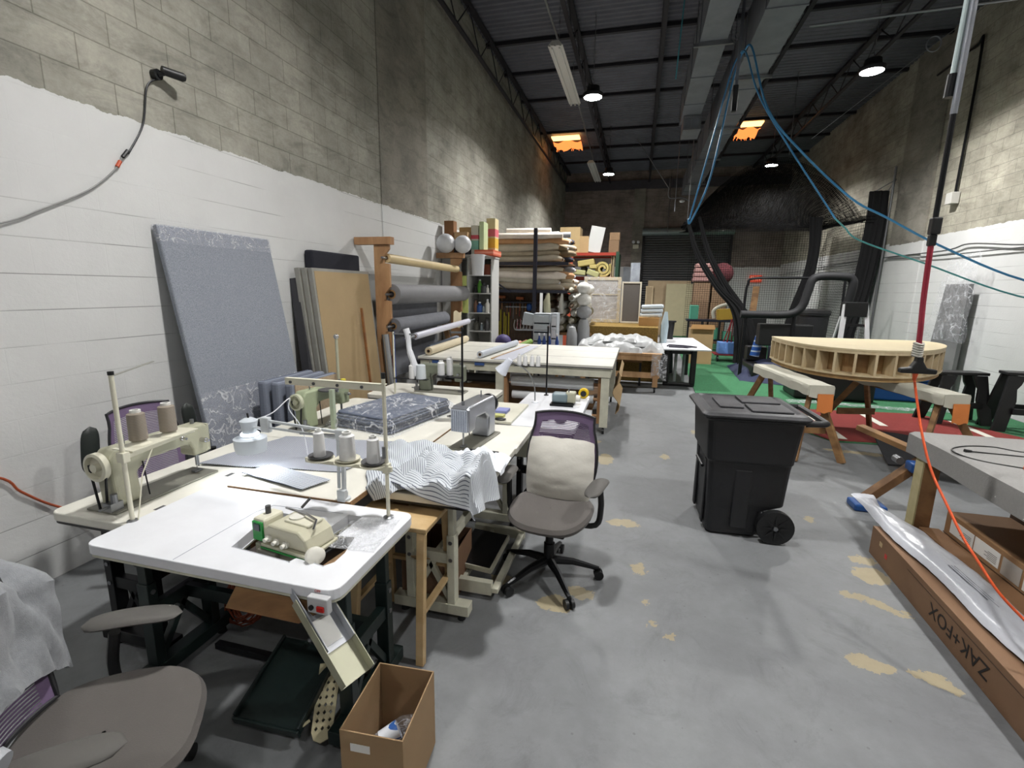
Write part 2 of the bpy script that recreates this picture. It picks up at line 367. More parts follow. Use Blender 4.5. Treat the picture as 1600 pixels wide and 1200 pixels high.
# ================================================================== THE ROOM
XL, XR, YB, YF, ZC = -3.36, 5.5, 22.0, -4.0, 6.78
struct(MB().box(XL-.2, XL, YF, YB, 0, ZC).build('wall_left', block_wall('painted block left', 'Y', 2.86), world=False))
struct(MB().box(XR, XR+.2, YF, YB, 0, ZC).build('wall_right', block_wall('painted block right', 'Y', 2.92, grey='#aeaa9b'), world=False))
struct(MB().box(XL-.2, XR+.2, YB, YB+.2, 0, ZC).build('wall_back', block_wall('painted block back', 'X', 2.82, grey='#9a8f88', grey2='#7b726b'), world=False))
struct(MB().box(XL-.2, XR+.2, YF-.2, YF, 0, ZC).build('wall_front', block_wall('painted block front', 'X', 2.86), world=False))
pm = block_wall('cast concrete column', 'Y', 2.86, pilaster=True)
struct(MB().box(XL, XL+.012, 6.0, 7.45, 0, ZC).build('trim_1', pm, world=False))
struct(MB().box(XR-.03, XR, 11.75, 13.1, 0, ZC).build('trim_2', pm, world=False))
struct(MB().box(-.42, .05, YB-.12, YB, 0, 6.0).build('trim_3', block_wall('cast concrete column back', 'X', 2.8, pilaster=True), world=False))
struct(MB().box(XL, XR, YB-.1, YB, 6.0, 6.35).build('trim_4', mat('tie beam concrete', '#4c4a50', .85, var=.1), world=False))

# floor: grey coating with worn patches of their own shape
def floor_mat():
    m = bpy.data.materials.new('grey floor coating'); m.use_nodes = True; t = m.node_tree; b = t.nodes['Principled BSDF']; L = t.links.new
    g = nd(t, 'ShaderNodeTexCoord'); P = g.outputs['Object']
    n1 = nd(t, 'ShaderNodeTexNoise', Scale=.8, Detail=8.0, Roughness=.7); n2 = nd(t, 'ShaderNodeTexNoise', Scale=9.0, Detail=8.0, Roughness=.7); L(P, n1.inputs['Vector']); L(P, n2.inputs['Vector'])
    r = nd(t, 'ShaderNodeValToRGB'); e = r.color_ramp.elements; e[0].position = .3; e[1].position = .7; e[0].color = rgba(sc('#686a6c')); e[1].color = rgba(sc('#7f8284')); L(n1.outputs['Fac'], r.inputs[0])
    r2 = nd(t, 'ShaderNodeMapRange'); r2.inputs[1].default_value = .25; r2.inputs[2].default_value = .75; r2.inputs[3].default_value = .86; r2.inputs[4].default_value = 1.1; L(n2.outputs['Fac'], r2.inputs[0])
    v = nd(t, 'ShaderNodeVectorMath', _operation='SCALE'); L(r.outputs[0], v.inputs[0]); L(r2.outputs[0], v.inputs['Scale'])
    # fine dark specks and scuffs
    vo = nd(t, 'ShaderNodeTexVoronoi', Scale=9.0); L(P, vo.inputs['Vector']); sp_ = nd(t, 'ShaderNodeMath', _operation='LESS_THAN'); sp_.inputs[1].default_value = .055; L(vo.outputs['Distance'], sp_.inputs[0])
    n3 = nd(t, 'ShaderNodeTexNoise', Scale=2.2, Detail=7.0, Roughness=.8, Distortion=1.5); L(P, n3.inputs['Vector'])
    r3 = nd(t, 'ShaderNodeMapRange'); r3.inputs[1].default_value = .52; r3.inputs[2].default_value = .74; r3.inputs[4].default_value = .55; L(n3.outputs['Fac'], r3.inputs[0])
    mx0 = nd(t, 'ShaderNodeMath', _operation='MULTIPLY_ADD'); mx0.inputs[1].default_value = .5; L(sp_.outputs[0], mx0.inputs[0]); L(r3.outputs[0], mx0.inputs[2])
    md = nd(t, 'ShaderNodeMix', _data_type='RGBA'); L(mx0.outputs[0], md.inputs[0]); L(v.outputs[0], md.inputs[6]); md.inputs[7].default_value = rgba(sc('#505254'))
    # worn patches
    dn = nd(t, 'ShaderNodeTexNoise', Scale=14.0, Detail=4.0, Roughness=.7); L(P, dn.inputs['Vector'])
    ds = nd(t, 'ShaderNodeVectorMath', _operation='MULTIPLY_ADD'); L(dn.outputs['Color'], ds.inputs[0]); ds.inputs[1].default_value = (.16, .16, 0); 
    sb = nd(t, 'ShaderNodeVectorMath', _operation='SUBTRACT'); L(P, sb.inputs[0]); sb.inputs[1].default_value = (.08, .08, 0); L(sb.outputs[0], ds.inputs[2])
    cur = None
    for (x, y, a, c, rz) in PATCH:
        mp = nd(t, 'ShaderNodeMapping', _vector_type='TEXTURE'); mp.inputs['Location'].default_value = (x, y, 0); mp.inputs['Rotation'].default_value = (0, 0, rz); mp.inputs['Scale'].default_value = (a, c, 1)
        L(ds.outputs[0], mp.inputs[0]); ln = nd(t, 'ShaderNodeVectorMath', _operation='LENGTH'); L(mp.outputs[0], ln.inputs[0])
        if cur is None: cur = ln.outputs['Value']
        else:
            mn = nd(t, 'ShaderNodeMath', _operation='MINIMUM'); L(cur, mn.inputs[0]); L(ln.outputs['Value'], mn.inputs[1]); cur = mn.outputs[0]
    lt = nd(t, 'ShaderNodeMath', _operation='LESS_THAN'); lt.inputs[1].default_value = 1.0; L(cur, lt.inputs[0])
    pc = nd(t, 'ShaderNodeMix', _data_type='RGBA'); L(n2.outputs['Fac'], pc.inputs[0]); pc.inputs[6].default_value = rgba(sc('#80775f')); pc.inputs[7].default_value = rgba(sc('#a89d82'))
    mf = nd(t, 'ShaderNodeMix', _data_type='RGBA'); L(lt.outputs[0], mf.inputs[0]); L(md.outputs[2], mf.inputs[6]); L(pc.outputs[2], mf.inputs[7]); L(mf.outputs[2], b.inputs['Base Color'])
    rr = nd(t, 'ShaderNodeMapRange'); rr.inputs[3].default_value = .42; rr.inputs[4].default_value = .7; L(n2.outputs['Fac'], rr.inputs[0]); L(rr.outputs[0], b.inputs['Roughness'])
    bp = nd(t, 'ShaderNodeBump', Strength=.12, Distance=.004); L(n2.outputs['Fac'], bp.inputs['Height']); L(bp.outputs[0], b.inputs['Normal']); b.inputs['Specular IOR Level'].default_value = .4
    return m
PATCH = [(-.24, 5.0, .085, .17, 0), (-.01, 3.57, .12, .06, 0), (.39, 5.26, .053, .08, 0), (.11, 2.95, .046, .062, 0), (-.35, 2.46, .11, .07, 0), (-.23, 2.6, .09, .066, 0), (1.57, 3.29, .11, .09, .4), (1.6, 3.48, .082, .06, 0),
         (1.40, 3.0, .11, .035, -.2), (1.52, 2.93, .12, .03, -.5), (1.21, 2.42, .10, .045, -.2), (1.47, 2.38, .10, .05, -.6), (1.44, 4.05, .04, .05, 0), (.28, 2.36, .022, .03, 0), (.19, 2.43, .02, .02, 0), (.15, 2.62, .02, .024, 0), (-.71, 2.6, .07, .05, 0),
         (1.07, 6.54, .079, .08, 0), (-.39, 5.58, .064, .079, 0), (.81, 6.37, .05, .08, 0), (2.55, 6.05, .35, .06, -.1)]
struct(MB().box(XL-.2, XR+.2, YF-.2, YB+.2, -.1, 0).build('floor', floor_mat(), world=False))

# corrugated steel deck ceiling, ribs run across the room
deck = mat('dark steel deck', '#64666f', .5, metal=.3, var=.15, vs=2)
mb = MB(); pts = []; y = YF
while y < YB:
    pts += [(y, 0), (y+.06, 0), (y+.085, .038), (y+.125, .038)]; y += .15
pts.append((y, 0))
vs = []; fs = []
for (yy, dz) in pts: vs += [(XL-.2, yy, ZC-.04+dz), (XR+.2, yy, ZC-.04+dz)]
for i in range(len(pts)-1): fs.append((2*i, 2*i+1, 2*i+3, 2*i+2))
mb.add(vs, fs); mb.box(XL-.2, XR+.2, YF-.2, YB+.2, ZC+.02, ZC+.1)
struct(mb.build('ceiling', deck, world=False))
dark_steel = mat('dark painted joist steel', '#2b2a30', .5, metal=.3)
def joist(x, label, ztop=6.7, zbot=6.07, y0=YF, y1=YB, step=.62):
    t = thing('roof_joist', label, 'joist', (x, 9, zbot))
    MB().box(x-.05, x+.05, y0, y1, ztop-.05, ztop).build('top_chord', dark_steel, t)
    MB().box(x-.035, x+.035, y0, y1, zbot, zbot+.04).build('bottom_chord', dark_steel, t)
    wb = MB(); y = y0; k = 0
    while y < y1-step:
        a, b = ((ztop-.03), (zbot+.02)) if k % 2 else ((zbot+.02), (ztop-.03))
        wb.tube([(x, y, a), (x, y+step/1.0, b)], .012, 5); y += step; k += 1
    wb.build('web', dark_steel, t); return t
joist(-3.2, 'dark steel open web joist running along the left block wall'); joist(-1.45, 'dark steel open web joist above the fluorescent strip lights', zbot=6.25)
joist(.15, 'dark steel open web joist in the middle of the roof', zbot=6.25); joist(2.35, 'dark steel open web joist right of the big duct', zbot=6.2); joist(4.1, 'dark steel open web joist above the right hand lamps', zbot=6.2)
for i, y in enumerate([-2.2, -.4, 1.4, 3.2, 5.0, 6.9, 8.7, 10.53, 11.95, 13.6, 16.3, 18.2, 20.1]):
    mb = MB().box(XL, XR, y-.04, y+.04, ZC-.11, ZC-.045); struct(mb.build('trim_%d' % (5+i), dark_steel, world=False))

# orange glowing skylights with torn insulation
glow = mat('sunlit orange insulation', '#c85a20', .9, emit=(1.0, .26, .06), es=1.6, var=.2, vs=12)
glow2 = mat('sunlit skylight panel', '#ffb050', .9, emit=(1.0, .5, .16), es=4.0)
for n, (x0, x1, ya, yb) in enumerate(((-3.05, -2.15, 16.5, 17.6), (2.6, 3.2, 16.3, 17.5))):
    t = bpy.data.objects.new('window_%d' % (n+1), None); t.location = ((x0+x1)/2, (ya+yb)/2, 6.6); C.objects.link(t); t['kind'] = 'structure'; WM[t.name] = Matrix.Translation(t.location)
    MB().box(x0, x1, ya, ya+.38, 6.62, 6.66).build('skylight_panel', glow2, t)
    mb = MB(); random.seed(n)
    mb.grid(lambda u, v: (x0+(x1-x0)*u, ya+.4+(yb-ya-.4)*v, 6.6-.05*math.sin(9*u+5*v)-.1*v*random.random()), 10, 6, .01)
    for k in range(7):
        x = x0+(x1-x0)*random.random(); mb.grid(lambda u, v: (x+.05*(u-.5)*(1-v)+.02*math.sin(6*v), yb-.3*random.random()*.1, 6.6-.13*v), 2, 4, .006)
    mb.build('torn_insulation', glow, t)

# ---------------- ducts
def duct(name, label, x0, x1, y0, y1, z0, z1, straps, grille=None, open_end=True):
    t = thing(name, label, 'duct', ((x0+x1)/2, (y0+y1)/2, z0))
    mb = MB(); y = y0
    while y < y1-.01:
        e = min(y+1.2, y1); mb.box(x0, x1, y, e-.012, z0, z1); mb.box(x0-.012, x1+.012, e-.03, e, z0-.012, z1+.012); y = e
    mb.build('duct_sheet', galv, t)
    for ys in straps:
        MB().box(x0-.08, x1+.08, ys-.02, ys+.02, z0-.055, z0-.014).build('cross_bar', steel, t)
        MB().cyl((x0-.05, ys, z0-.05), (x0-.05, ys, 6.7), .006, 6).cyl((x1+.05, ys, z0-.05), (x1+.05, ys, 6.7), .006, 6).build('hanger_rod', steel, t)
    if grille:
        mb = MB()
        for i in range(7): mb.cbox(((x0+x1)/2, y1+.012, z0+.12+i*.05), (x1-x0-.1, .012, .012), (.5, 0, 0))
        mb.box(x0+.03, x1-.03, y1, y1+.02, z0+.06, z0+.09).box(x0+.03, x1-.03, y1, y1+.02, z1-.09, z1-.06).box(x0+.03, x0+.06, y1, y1+.02, z0+.09, z1-.09).box(x1-.06, x1-.03, y1, y1+.02, z0+.09, z1-.09)
        mb.build('vent_grille', steel, t)
    return t
duct('air_duct', 'long galvanised sheet metal air duct running down the middle of the roof', 1.24, 1.68, -1.5, 18.3, 5.05, 5.62, [3.5, 8.75, 11.15, 13.6, 16.4])
duct('air_duct', 'shorter dull metal air duct left of the long one, ending in a square box', .62, .98, 2.0, 11.6, 5.25, 5.85, [4.5, 8.0])
t = thing('duct_outlet_box', 'square sheet metal outlet box under the end of the shorter duct', 'duct', (.82, 11.35, 4.98)); MB().box(.66, 1.0, 11.0, 11.62, 4.98, 5.24).build('outlet_collar', galv, t)
mb = MB(); mb.box(.66, 1.0, 10.96, 10.995, 4.98, 5.01).box(.66, 1.0, 10.96, 10.995, 5.2, 5.24).box(.66, .69, 10.96, 10.995, 5.01, 5.2).box(.97, 1.0, 10.96, 10.995, 5.01, 5.2).box(.80, .82, 10.96, 10.995, 5.01, 5.2); mb.build('vent_grille', steel, t)
# perforated angle hangers at the duct
t = thing('perforated_angle_hanger', 'perforated galvanised angle hanging beside the long duct with a black connector', 'hanger', (1.15, 7.9, 4.55))
mb = MB().box(1.12, 1.16, 7.88, 7.9, 4.62, 6.7); mb.build('perforated_strip', galv, t); MB().box(1.10, 1.17, 7.86, 7.92, 4.28, 4.62).build('connector', black_pl, t, bevel=.01)
t = thing('hanger_bracket', 'thin metal bracket with a white fitting at the far end of the long duct', 'bracket', (1.1, 18.4, 4.3))
MB().tube(curve([(.78, 17.5, 5.3), (.78, 17.5, 4.85), (1.2, 17.5, 4.82), (1.45, 17.5, 4.7)], 4), .015, 6).tube([(-.4, 17.5, 6.76), (.78, 17.5, 5.1)], .012, 6).build('rod', steel, t)
MB().cyl((.99, 17.5, 4.4), (.99, 17.5, 6.76), .014, 6).build('hanger_strip', galv, t); MB().ball((1.2, 17.5, 4.72), .07, 6, (1.3, .7, .7)).build('fitting', white, t)
# conduit and fluorescent strips
tag(MB().tube([(-1.6, 2, 5.98), (-1.6, 9.0, 5.98)], .02, 8).tube([(-1.6, 12, 5.98), (-1.7, 16.8, 5.98)], .02, 8).build('conduit', steel), 'thin steel conduit linking the two unlit fluorescent strips', 'conduit')
fl_w = mat('fixture white enamel', '#c4c3be', .4); tube_w = mat('unlit glass tube', '#dcdcd8', .2)
for (x, ya, yb, lab) in ((-1.65, 9.05, 11.75, 'long white unlit fluorescent strip light nearer the front of the roof'), (-1.78, 16.9, 19.7, 'white unlit fluorescent strip light near the back wall')):
    t = thing('fluorescent_light', lab, 'light', (x, (ya+yb)/2, 5.88), group=None)
    MB().prism([(x-.13, 5.9), (x-.06, 5.98), (x+.06, 5.98), (x+.13, 5.9)], -yb, -ya, Matrix(((1, 0, 0, 0), (0, 0, -1, 0), (0, 1, 0, 0), (0, 0, 0, 1)))).build('housing', fl_w, t)
    for dx in (-.07, .07):
        MB().cyl((x+dx, ya+.06, 5.885), (x+dx, yb-.06, 5.885), .016, 10).build('fluorescent_tube', tube_w, t)
    for yy in (ya, yb):
        for dx in (-.09, 0, .09): MB().cbox((x+dx, yy, 5.9), (.03, .06, .05)).build('lamp_holder', fl_w, t)
    for yy in (ya+.4, yb-.4): MB().cyl((x, yy, 5.98), (x, yy, 6.7), .005, 5).build('hanger', steel, t)
# high bay lamps
lens = mat('lit lamp lens', '#ffffff', .5, emit=(1, .97, .9), es=40)
alu = mat('black lamp housing', '#25262a', .4, metal=.6)
names = ['bright round ceiling lamp beside the fluorescent strip', 'small bright round lamp near the back wall, left of the duct', 'bright round lamp at upper right near the right block wall', 'bright round lamp above the black netting', '', '', '', '']
for i, (x, y, z) in enumerate(LAMPS):
    t = thing('high_bay_lamp', names[i] or 'round high bay lamp hanging behind or above the viewer', 'lamp', (x, y, z), group=None if names[i] else 'high bay lamps out of view')
    MB().lathe([(.17, -.06), (.19, -.03), (.19, 0), (.13, .03), (.12, .12), (.05, .14), (.02, .16)], (x, y, z), 28).build('housing', alu, t)
    MB().lathe([(.001, -.061), (.165, -.061)], (x, y, z), 28).build('lens', lens, t)
    MB().cyl((x, y, z+.16), (x, y, 6.76), .006, 6).build('suspension_rod', steel, t)
# long pipe across the upper right, with ring and line
tag(MB().tube([(1.95, 7.8, 5.22), (5.45, 7.55, 5.2)], .016, 8).build('strut_pipe', steel), 'thin grey pipe crossing under the roof at upper right', 'pipe')
t = thing('pulley_wire', 'thin wire with a small round ring near the right wall under the roof', 'wire', (3.5, 8, 4.9))
MB().tube([(2.2, 8, 3.9), (3.47, 8, 4.94), (4.35, 8, 5.62)], .004, 5).build('wire', steel, t)
MB().tube([(3.47+.08*math.cos(a*PI/8), 8, 4.95+.09*math.sin(a*PI/8)) for a in range(16)], .008, 6, closed=True).build('ring', galv, t)
# right wall conduit + junction box
t = thing('wall_conduit', 'dark electrical conduit on the right wall ending in a small white box', 'conduit', (5.45, 10.9, 3.4))
MB().tube(curve([(5.45, 12.2, 6.05), (5.45, 11.1, 6.07), (5.45, 10.9, 5.95), (5.45, 10.9, 3.62)], 5), .022, 8).build('pipe', black_mt, t)
MB().box(5.36, 5.49, 10.82, 11.0, 3.42, 3.62).build('junction_box', fl_w, t, bevel=.008)
tag(MB().tube(curve([(5.46, 7.5, 2.5), (5.45, 8.9, 2.53), (5.45, 10.2, 2.66), (5.45, 10.9, 2.6), (5.45, 13.1, 2.62), (5.45, 17, 2.6), (5.45, 21.9, 2.5)], 6), .012, 6).tube(curve([(5.46, 7.5, 2.47), (5.45, 9.2, 2.5), (5.45, 11.2, 2.52), (5.45, 13.1, 2.58)], 6), .01, 6).build('wall_cable', steel), 'grey cables running along the painted part of the right wall', 'cable')
# roll-up door
t = bpy.data.objects.new('door_1', None); t.location = (1.9, 21.9, 0); C.objects.link(t); t['kind'] = 'structure'; WM[t.name] = Matrix.Translation(t.location)
mb = MB(); z = 0
while z < 4.05: mb.prism([(21.93, z), (21.88, z+.02), (21.86, z+.05), (21.88, z+.085), (21.93, z+.1)], .1, 3.5, Matrix(((0, 0, 1, 0), (1, 0, 0, 0), (0, 1, 0, 0), (0, 0, 0, 1)))); z += .1
mb.build('door_curtain', mat('grey roll up door slat', '#5f6062', .6, metal=.3), t)
MB().cyl((0.0, 21.75, 4.24), (3.6, 21.75, 4.24), .16, 24).build('door_drum', mat('galvanised drum cover', '#8f9a9a', .35, metal=.6), t)
MB().box(.02, .12, 21.78, 21.9, 0, 4.2).box(3.48, 3.58, 21.78, 21.9, 0, 4.2).build('door_track', black_mt, t)
MB().cyl((1.0, 21.6, 4.2), (1.0, 21.6, 6.4), .02, 6).build('drop_cord', steel, t)
t = thing('emergency_light', 'small emergency light with two lamp heads on the back column', 'light', (-.24, 21.85, 3.6))
MB().box(-.36, -.12, 21.76, 21.86, 3.56, 3.74).build('battery_box', cream_paint, t, bevel=.01)
for dx in (-.1, .1): MB().ball((-.24+dx, 21.72, 3.84), .07, 6).build('lamp_head', white, t)
t = thing('exit_sign', 'red lit exit sign on the back wall behind the netting', 'sign', (4.61, 21.95, 2.22))
MB().box(4.38, 4.84, 21.9, 21.98, 2.22, 2.49).build('sign_box', mat('red sign face', '#b83a2c', .5, emit=(1, .12, .05), es=.35), t, bevel=.01)
text_mesh('EXIT', .2, frame((4.61, 21.893, 2.355), (1, 0, 0), (0, 0, 1)), mat('lit white letters', '#e0b0a0', .5, emit=(1, .5, .4), es=.5), 'exit_lettering', t)

# ---------------- carpets on the floor
turf = mat('green turf', '#34704a', .95, var=.25, vs=40, bump=.6, bs=300); redt = mat('red track turf', '#7c2824', .95, var=.15, vs=50, bump=.5, bs=300)
tag(MB().prism([(1.08, 8.35), (2.0, 7.2), (2.42, 6.42), (5.45, 7.0-.35), (5.45, 21.85), (1.5, 21.85)], .001, .010).build('green_turf', turf), 'green artificial turf carpet covering the far right floor', 'carpet')
tag(MB().prism([(2.40, 6.46), (5.2, 6.72), (4.81, 7.4), (4.2, 8.35), (2.48, 8.15), (1.85, 8.0), (2.05, 7.2)], .0105, .016).build('red_turf', redt), 'red turf carpet lying under the round wooden frame', 'carpet')
wl = mat('white turf line', '#cfcfc4', .9)
for (xa, ya, xb, yb, lab) in ((2.61, 8.1, 2.57, 6.55, 'white line on the red turf beside the left sawhorse'), (3.37, 8.2, 3.37, 7.4, 'white line on the red turf beneath the round frame'), (4.46, 8.0, 4.46, 7.0, 'white line on the red turf nearest the black sawhorses')):
    tag(MB().box(xb-.05, xb+.05, yb, ya, .0165, .0185).build('line_marking', wl), lab, 'floor marking')

# ================================================================== SEWING TABLES
TZ = .76
def ktable(name, label, x0, x1, y0, y1, ztop, top_m, leg_m, hole=None, edge_m=None, along='X', motor=True, treadle=True, radius=.05, thick=.042, leg_in=.13, feet=True, group=None):
    """industrial sewing table: laminate top, two steel end frames, stretcher, motor, treadle"""
    t = thing(name, label, 'table', ((x0+x1)/2, (y0+y1)/2, 0), group=group)
    MB().prism(rrect(x0, x1, y0, y1, radius), ztop-thick, ztop, holes=[hole] if hole else ()).build('table_top', top_m, t, bevel=.006)
    if edge_m: MB().prism(rrect(x0+.004, x1-.004, y0+.004, y1-.004, radius), ztop-thick-.012, ztop-thick-.001, holes=[hole] if hole else ()).build('underside_board', edge_m, t)
    zt = ztop-thick-.014
    ends = ((x0+leg_in), (x1-leg_in)) if along == 'X' else ((y0+leg_in), (y1-leg_in))
    lo, hi = (y0+.06, y1-.06) if along == 'X' else (x0+.06, x1-.06)
    def P(e, c, z): return (e, c, z) if along == 'X' else (c, e, z)
    for e in ends:
        mb = MB()
        for c in (lo+.10, hi-.10):
            a, b = P(e-.03, c-.022, 0), P(e+.03, c+.022, 0)
            mb.box(min(a[0], b[0]), max(a[0], b[0]), min(a[1], b[1]), max(a[1], b[1]), .10, .50)
            mb.box(min(a[0], b[0])+.006, max(a[0], b[0])-.006, min(a[1], b[1])+.006, max(a[1], b[1])-.006, .45, zt-.03)
        a, b = P(e-.035, lo, 0), P(e+.035, hi, 0)
        mb.box(a[0], b[0], a[1], b[1], .04, .10) if along == 'X' else mb.box(min(a[0], b[0]), max(a[0], b[0]), min(a[1], b[1]), max(a[1], b[1]), .04, .10)
        mb.box(min(a[0], b[0]), max(a[0], b[0]), min(a[1], b[1]), max(a[1], b[1]), zt-.03, zt)
        m_ = (lo+hi)/2
        mb.beam(P(e, lo+.12, .12), P(e, m_+.02, .34), .03, .03).beam(P(e, hi-.12, .12), P(e, m_-.02, .34), .03, .03)
        a, b = P(e-.02, lo+.08, 0), P(e+.02, hi-.08, 0); mb.box(min(a[0], b[0]), max(a[0], b[0]), min(a[1], b[1]), max(a[1], b[1]), .33, .39)
        mb.build('leg_frame', leg_m, t, bevel=.003)
        for c in (lo+.05, hi-.05): MB().cyl(P(e, c, 0), P(e, c, .042), .022, 12, .016).build('levelling_foot', black_pl, t)
        for c in (lo+.1, hi-.1):
            for z in (.36, .46):
                p = Vector(P(e, c, z)); d = Vector(P(.034, 0, 0)); MB().cyl(p-d, p+d, .011, 8).build('bolt', steel, t)
    m_ = (lo+hi)/2
    MB().beam(P(ends[0], m_+.03, .36), P(ends[1], m_+.03, .36), .03, .06).build('stretcher', leg_m, t)
    if motor:
        mc = P((ends[0]+ends[1])/2+.12, m_+.05, zt-.17); ax = Vector(P(1, 0, 0)); mc = Vector(mc)
        mb = MB().tube([mc-ax*.13, mc-ax*.12, mc+ax*.09, mc+ax*.11], [.07, .09, .09, .06], 18).box(mc.x-.04, mc.x+.04, mc.y-.04, mc.y+.04, mc.z+.08, zt)
        mb.tube([mc+ax*.11, mc+ax*.14], [.035, .035], 14); mb.build('motor', dkgreen if leg_m is dkgreen else black_mt, t)
    if treadle:
        q0, q1 = (ends[0]+ends[1])/2-.14, (ends[0]+ends[1])/2+.14; l0 = lo+.02
        M_ = MB(); a = P(q0, l0, 0); b = P(q1, l0+.24, 0)
        M_.add([P(q0, l0, .07), P(q1, l0, .07), P(q1, l0+.26, .17), P(q0, l0+.26, .17), P(q0, l0, .085), P(q1, l0, .085), P(q1, l0+.26, .185), P(q0, l0+.26, .185)], [(0, 3, 2, 1), (4, 5, 6, 7), (0, 1, 5, 4), (1, 2, 6, 5), (2, 3, 7, 6), (3, 0, 4, 7)])
        M_.build('treadle', leg_m, t, bevel=.003)
        MB().tube([P(q1-.05, l0+.22, .18), P((ends[0]+ends[1])/2+.12, m_+.05, zt-.24)], .004, 6).build('pull_rod', steel, t)
    return t

# --- serger table in the foreground, with the machine cut-out
hole = [(-1.50, 1.405), (-1.21, 1.375), (-1.20, 1.41), (-1.07, 1.385), (-1.045, 1.42), (-1.045, 1.49), (-1.075, 1.60), (-1.15, 1.60), (-1.145, 1.77), (-1.215, 1.77), (-1.23, 1.66), (-1.35, 1.70), (-1.56, 1.70)]
st = ktable('serger_table', 'bright white rounded sewing table with a cut-out holding the green and cream serger', -2.09, -.935, 1.262, 1.872, TZ, white, dkgreen, hole=hole, edge_m=cream_paint, motor=False, treadle=False, leg_in=.085)
MB().prism([(-1.19, 1.43), (-1.075, 1.41), (-1.075, 1.58), (-1.19, 1.58)], .70, .715).build('recess_shelf', edge_brown, st)
MB().box(-1.52, -1.06, 1.38, 1.74, .67, .688).build('machine_tray', mat('dark tray board', '#3a3330', .7), st)
MB().tube([(-1.64, 1.27, .7605), (-1.64, 1.68, .7605), (-1.61, 1.76, .7605), (-1.25, 1.78, .7605)], .0012, 4).build('top_seam', mat('laminate seam', '#8f95a3', .7), st)
# plywood chute and metal scrap chute under the front edge
MB().prism([(-1.42, .60), (-1.36, .70), (-1.02, .70), (-1.02, .655), (-1.1, .60)], 1.27, 1.29, Matrix(((1, 0, 0, 0), (0, 0, 1, 0), (0, 1, 0, 0), (0, 0, 0, 1)))).build('chute_board', oldwood, st)
sb_ = MB().box(-1.03, -.95, 1.235, 1.262, .685, .745); sb_.build('switch_box', mat('switch box grey', '#b9babc', .4), st, bevel=.004)
MB().box(-.99, -.962, 1.228, 1.235, .698, .718).build('power_switch', mat('red rocker switch', '#c01a12', .3), st, bevel=.002)
MB().cyl((-1.012, 1.228, .708), (-1.012, 1.236, .708), .009, 10).build('socket', black_pl, st)
text_mesh('OFF', .014, frame((-1.005, 1.2612, .752), (1, 0, 0), (0, 0, 1)), mat('red print', '#b02218', .6), 'switch_label', st, .0004)
sch = thing('scrap_chute', 'sloping grey metal trough hanging below the white serger table', 'chute', (-.98, 1.3, .45))
a, b = Vector((-1.09, 1.31, .68)), Vector((-.845, 1.22, .475)); d = (b-a).normalized(); sd = Vector((.35, .9, 0)); sd = (sd-d*sd.dot(d)).normalized(); n_ = d.cross(sd).normalized(); n_ = n_ if n_.z > 0 else -n_
def slab(a, b, sd, n_, w0, w1, h0, h1): 
    vs = [p+sd*w_+n_*h_ for p in (a, b) for w_ in (w0, w1) for h_ in (h0, h1)]
    return vs, [(0, 1, 3, 2), (4, 6, 7, 5), (0, 4, 5, 1), (2, 3, 7, 6), (0, 2, 6, 4), (1, 5, 7, 3)]
mb = MB()
for (w0, w1, h0, h1) in ((-.055, .055, 0, .003), (-.058, -.055, 0, .045), (.055, .058, 0, .045)): mb.add(*slab(a, b, sd, n_, w0, w1, h0, h1))
mb.build('trough', mat('cream grey sheet metal', '#a5a58f', .45, metal=.2), sch, bevel=.001)
mb = MB(); a2 = a-d*.06
for (w0, w1, h0, h1) in ((-.05, .05, .008, .010), (-.052, -.05, .008, .05), (.05, .052, .008, .05)): mb.add(*slab(a2, a+d*.21, sd, n_, w0, w1, h0, h1))
mb.build('inner_trough', mat('grey translucent acrylic', '#a9adb5', .25), sch)
mb = MB(); mb.add(*slab(a+d*.09, a+d*.19, sd, n_, -.035, .03, .012, .014)); mb.build('white_label', paper, sch)

# overlock machine (serger)
sg = thing('overlock_machine', 'cream and green overlock machine sunk into the white table', 'sewing machine', (-1.27, 1.55, .655))
Ms = Matrix.Translation((-1.275, 1.535, .690)) @ Matrix.Rotation(R(-9), 4, 'Z') @ Matrix.Diagonal((.92, .9, .80, 1))
gw = mat('serger cream enamel', '#bdbaa4', .35); gr_ = mat('serger green panel', '#1f8a3a', .4)
MB().box(-.17, .16, -.11, .10, 0, .085, Ms).build('base', mat('serger base grey', '#8e8b7c', .45), sg, bevel=.006)
MB().prism([(-.115, -.125), (.15, -.125), (.17, -.10), (.15, .06), (-.115, .06)], .088, .105, Ms).build('cover_rim', gw, sg, bevel=.004)
MB().box(-.114, .148, -.128, -.124, .080, .088, Ms).build('green_trim', gr_, sg)
MB().prism([(-.115, 0), (.15, 0), (.13, .065), (.09, .10), (-.08, .10), (-.11, .07)], -.05, .11, Ms @ Matrix(((1, 0, 0, 0), (0, 0, -1, 0), (0, 1, 0, .105), (0, 0, 0, 1)))).build('head_body', gw, sg, bevel=.012, seg=3)
MB().box(-.04, .10, -.06, .03, .200, .216, Ms).build('top_cover', mach_w, sg, bevel=.008)
MB().lathe([(.034, 0), (.034, .006), (.026, .008)], (0, 0, 0), 20, Ms @ Matrix.Translation((-.005, -.015, .217))).build('oil_window', cream, sg)
for i in range(3): 
    MB().lathe([(.017, 0), (.017, .012), (.010, .014), (.010, .03)], (0, 0, 0), 14, Ms @ Matrix.Translation((-.075+.05*i, -.108, .135-.004*i)) @ Matrix.Rotation(PI/2, 4, 'X')).build('tension_dial', cream, sg)
    MB().cyl(Ms @ Vector((-.03+.05*i, -.085, .185)), Ms @ Vector((-.03+.05*i, -.09, .155)), .008, 8).build('tension_post', steel, sg)
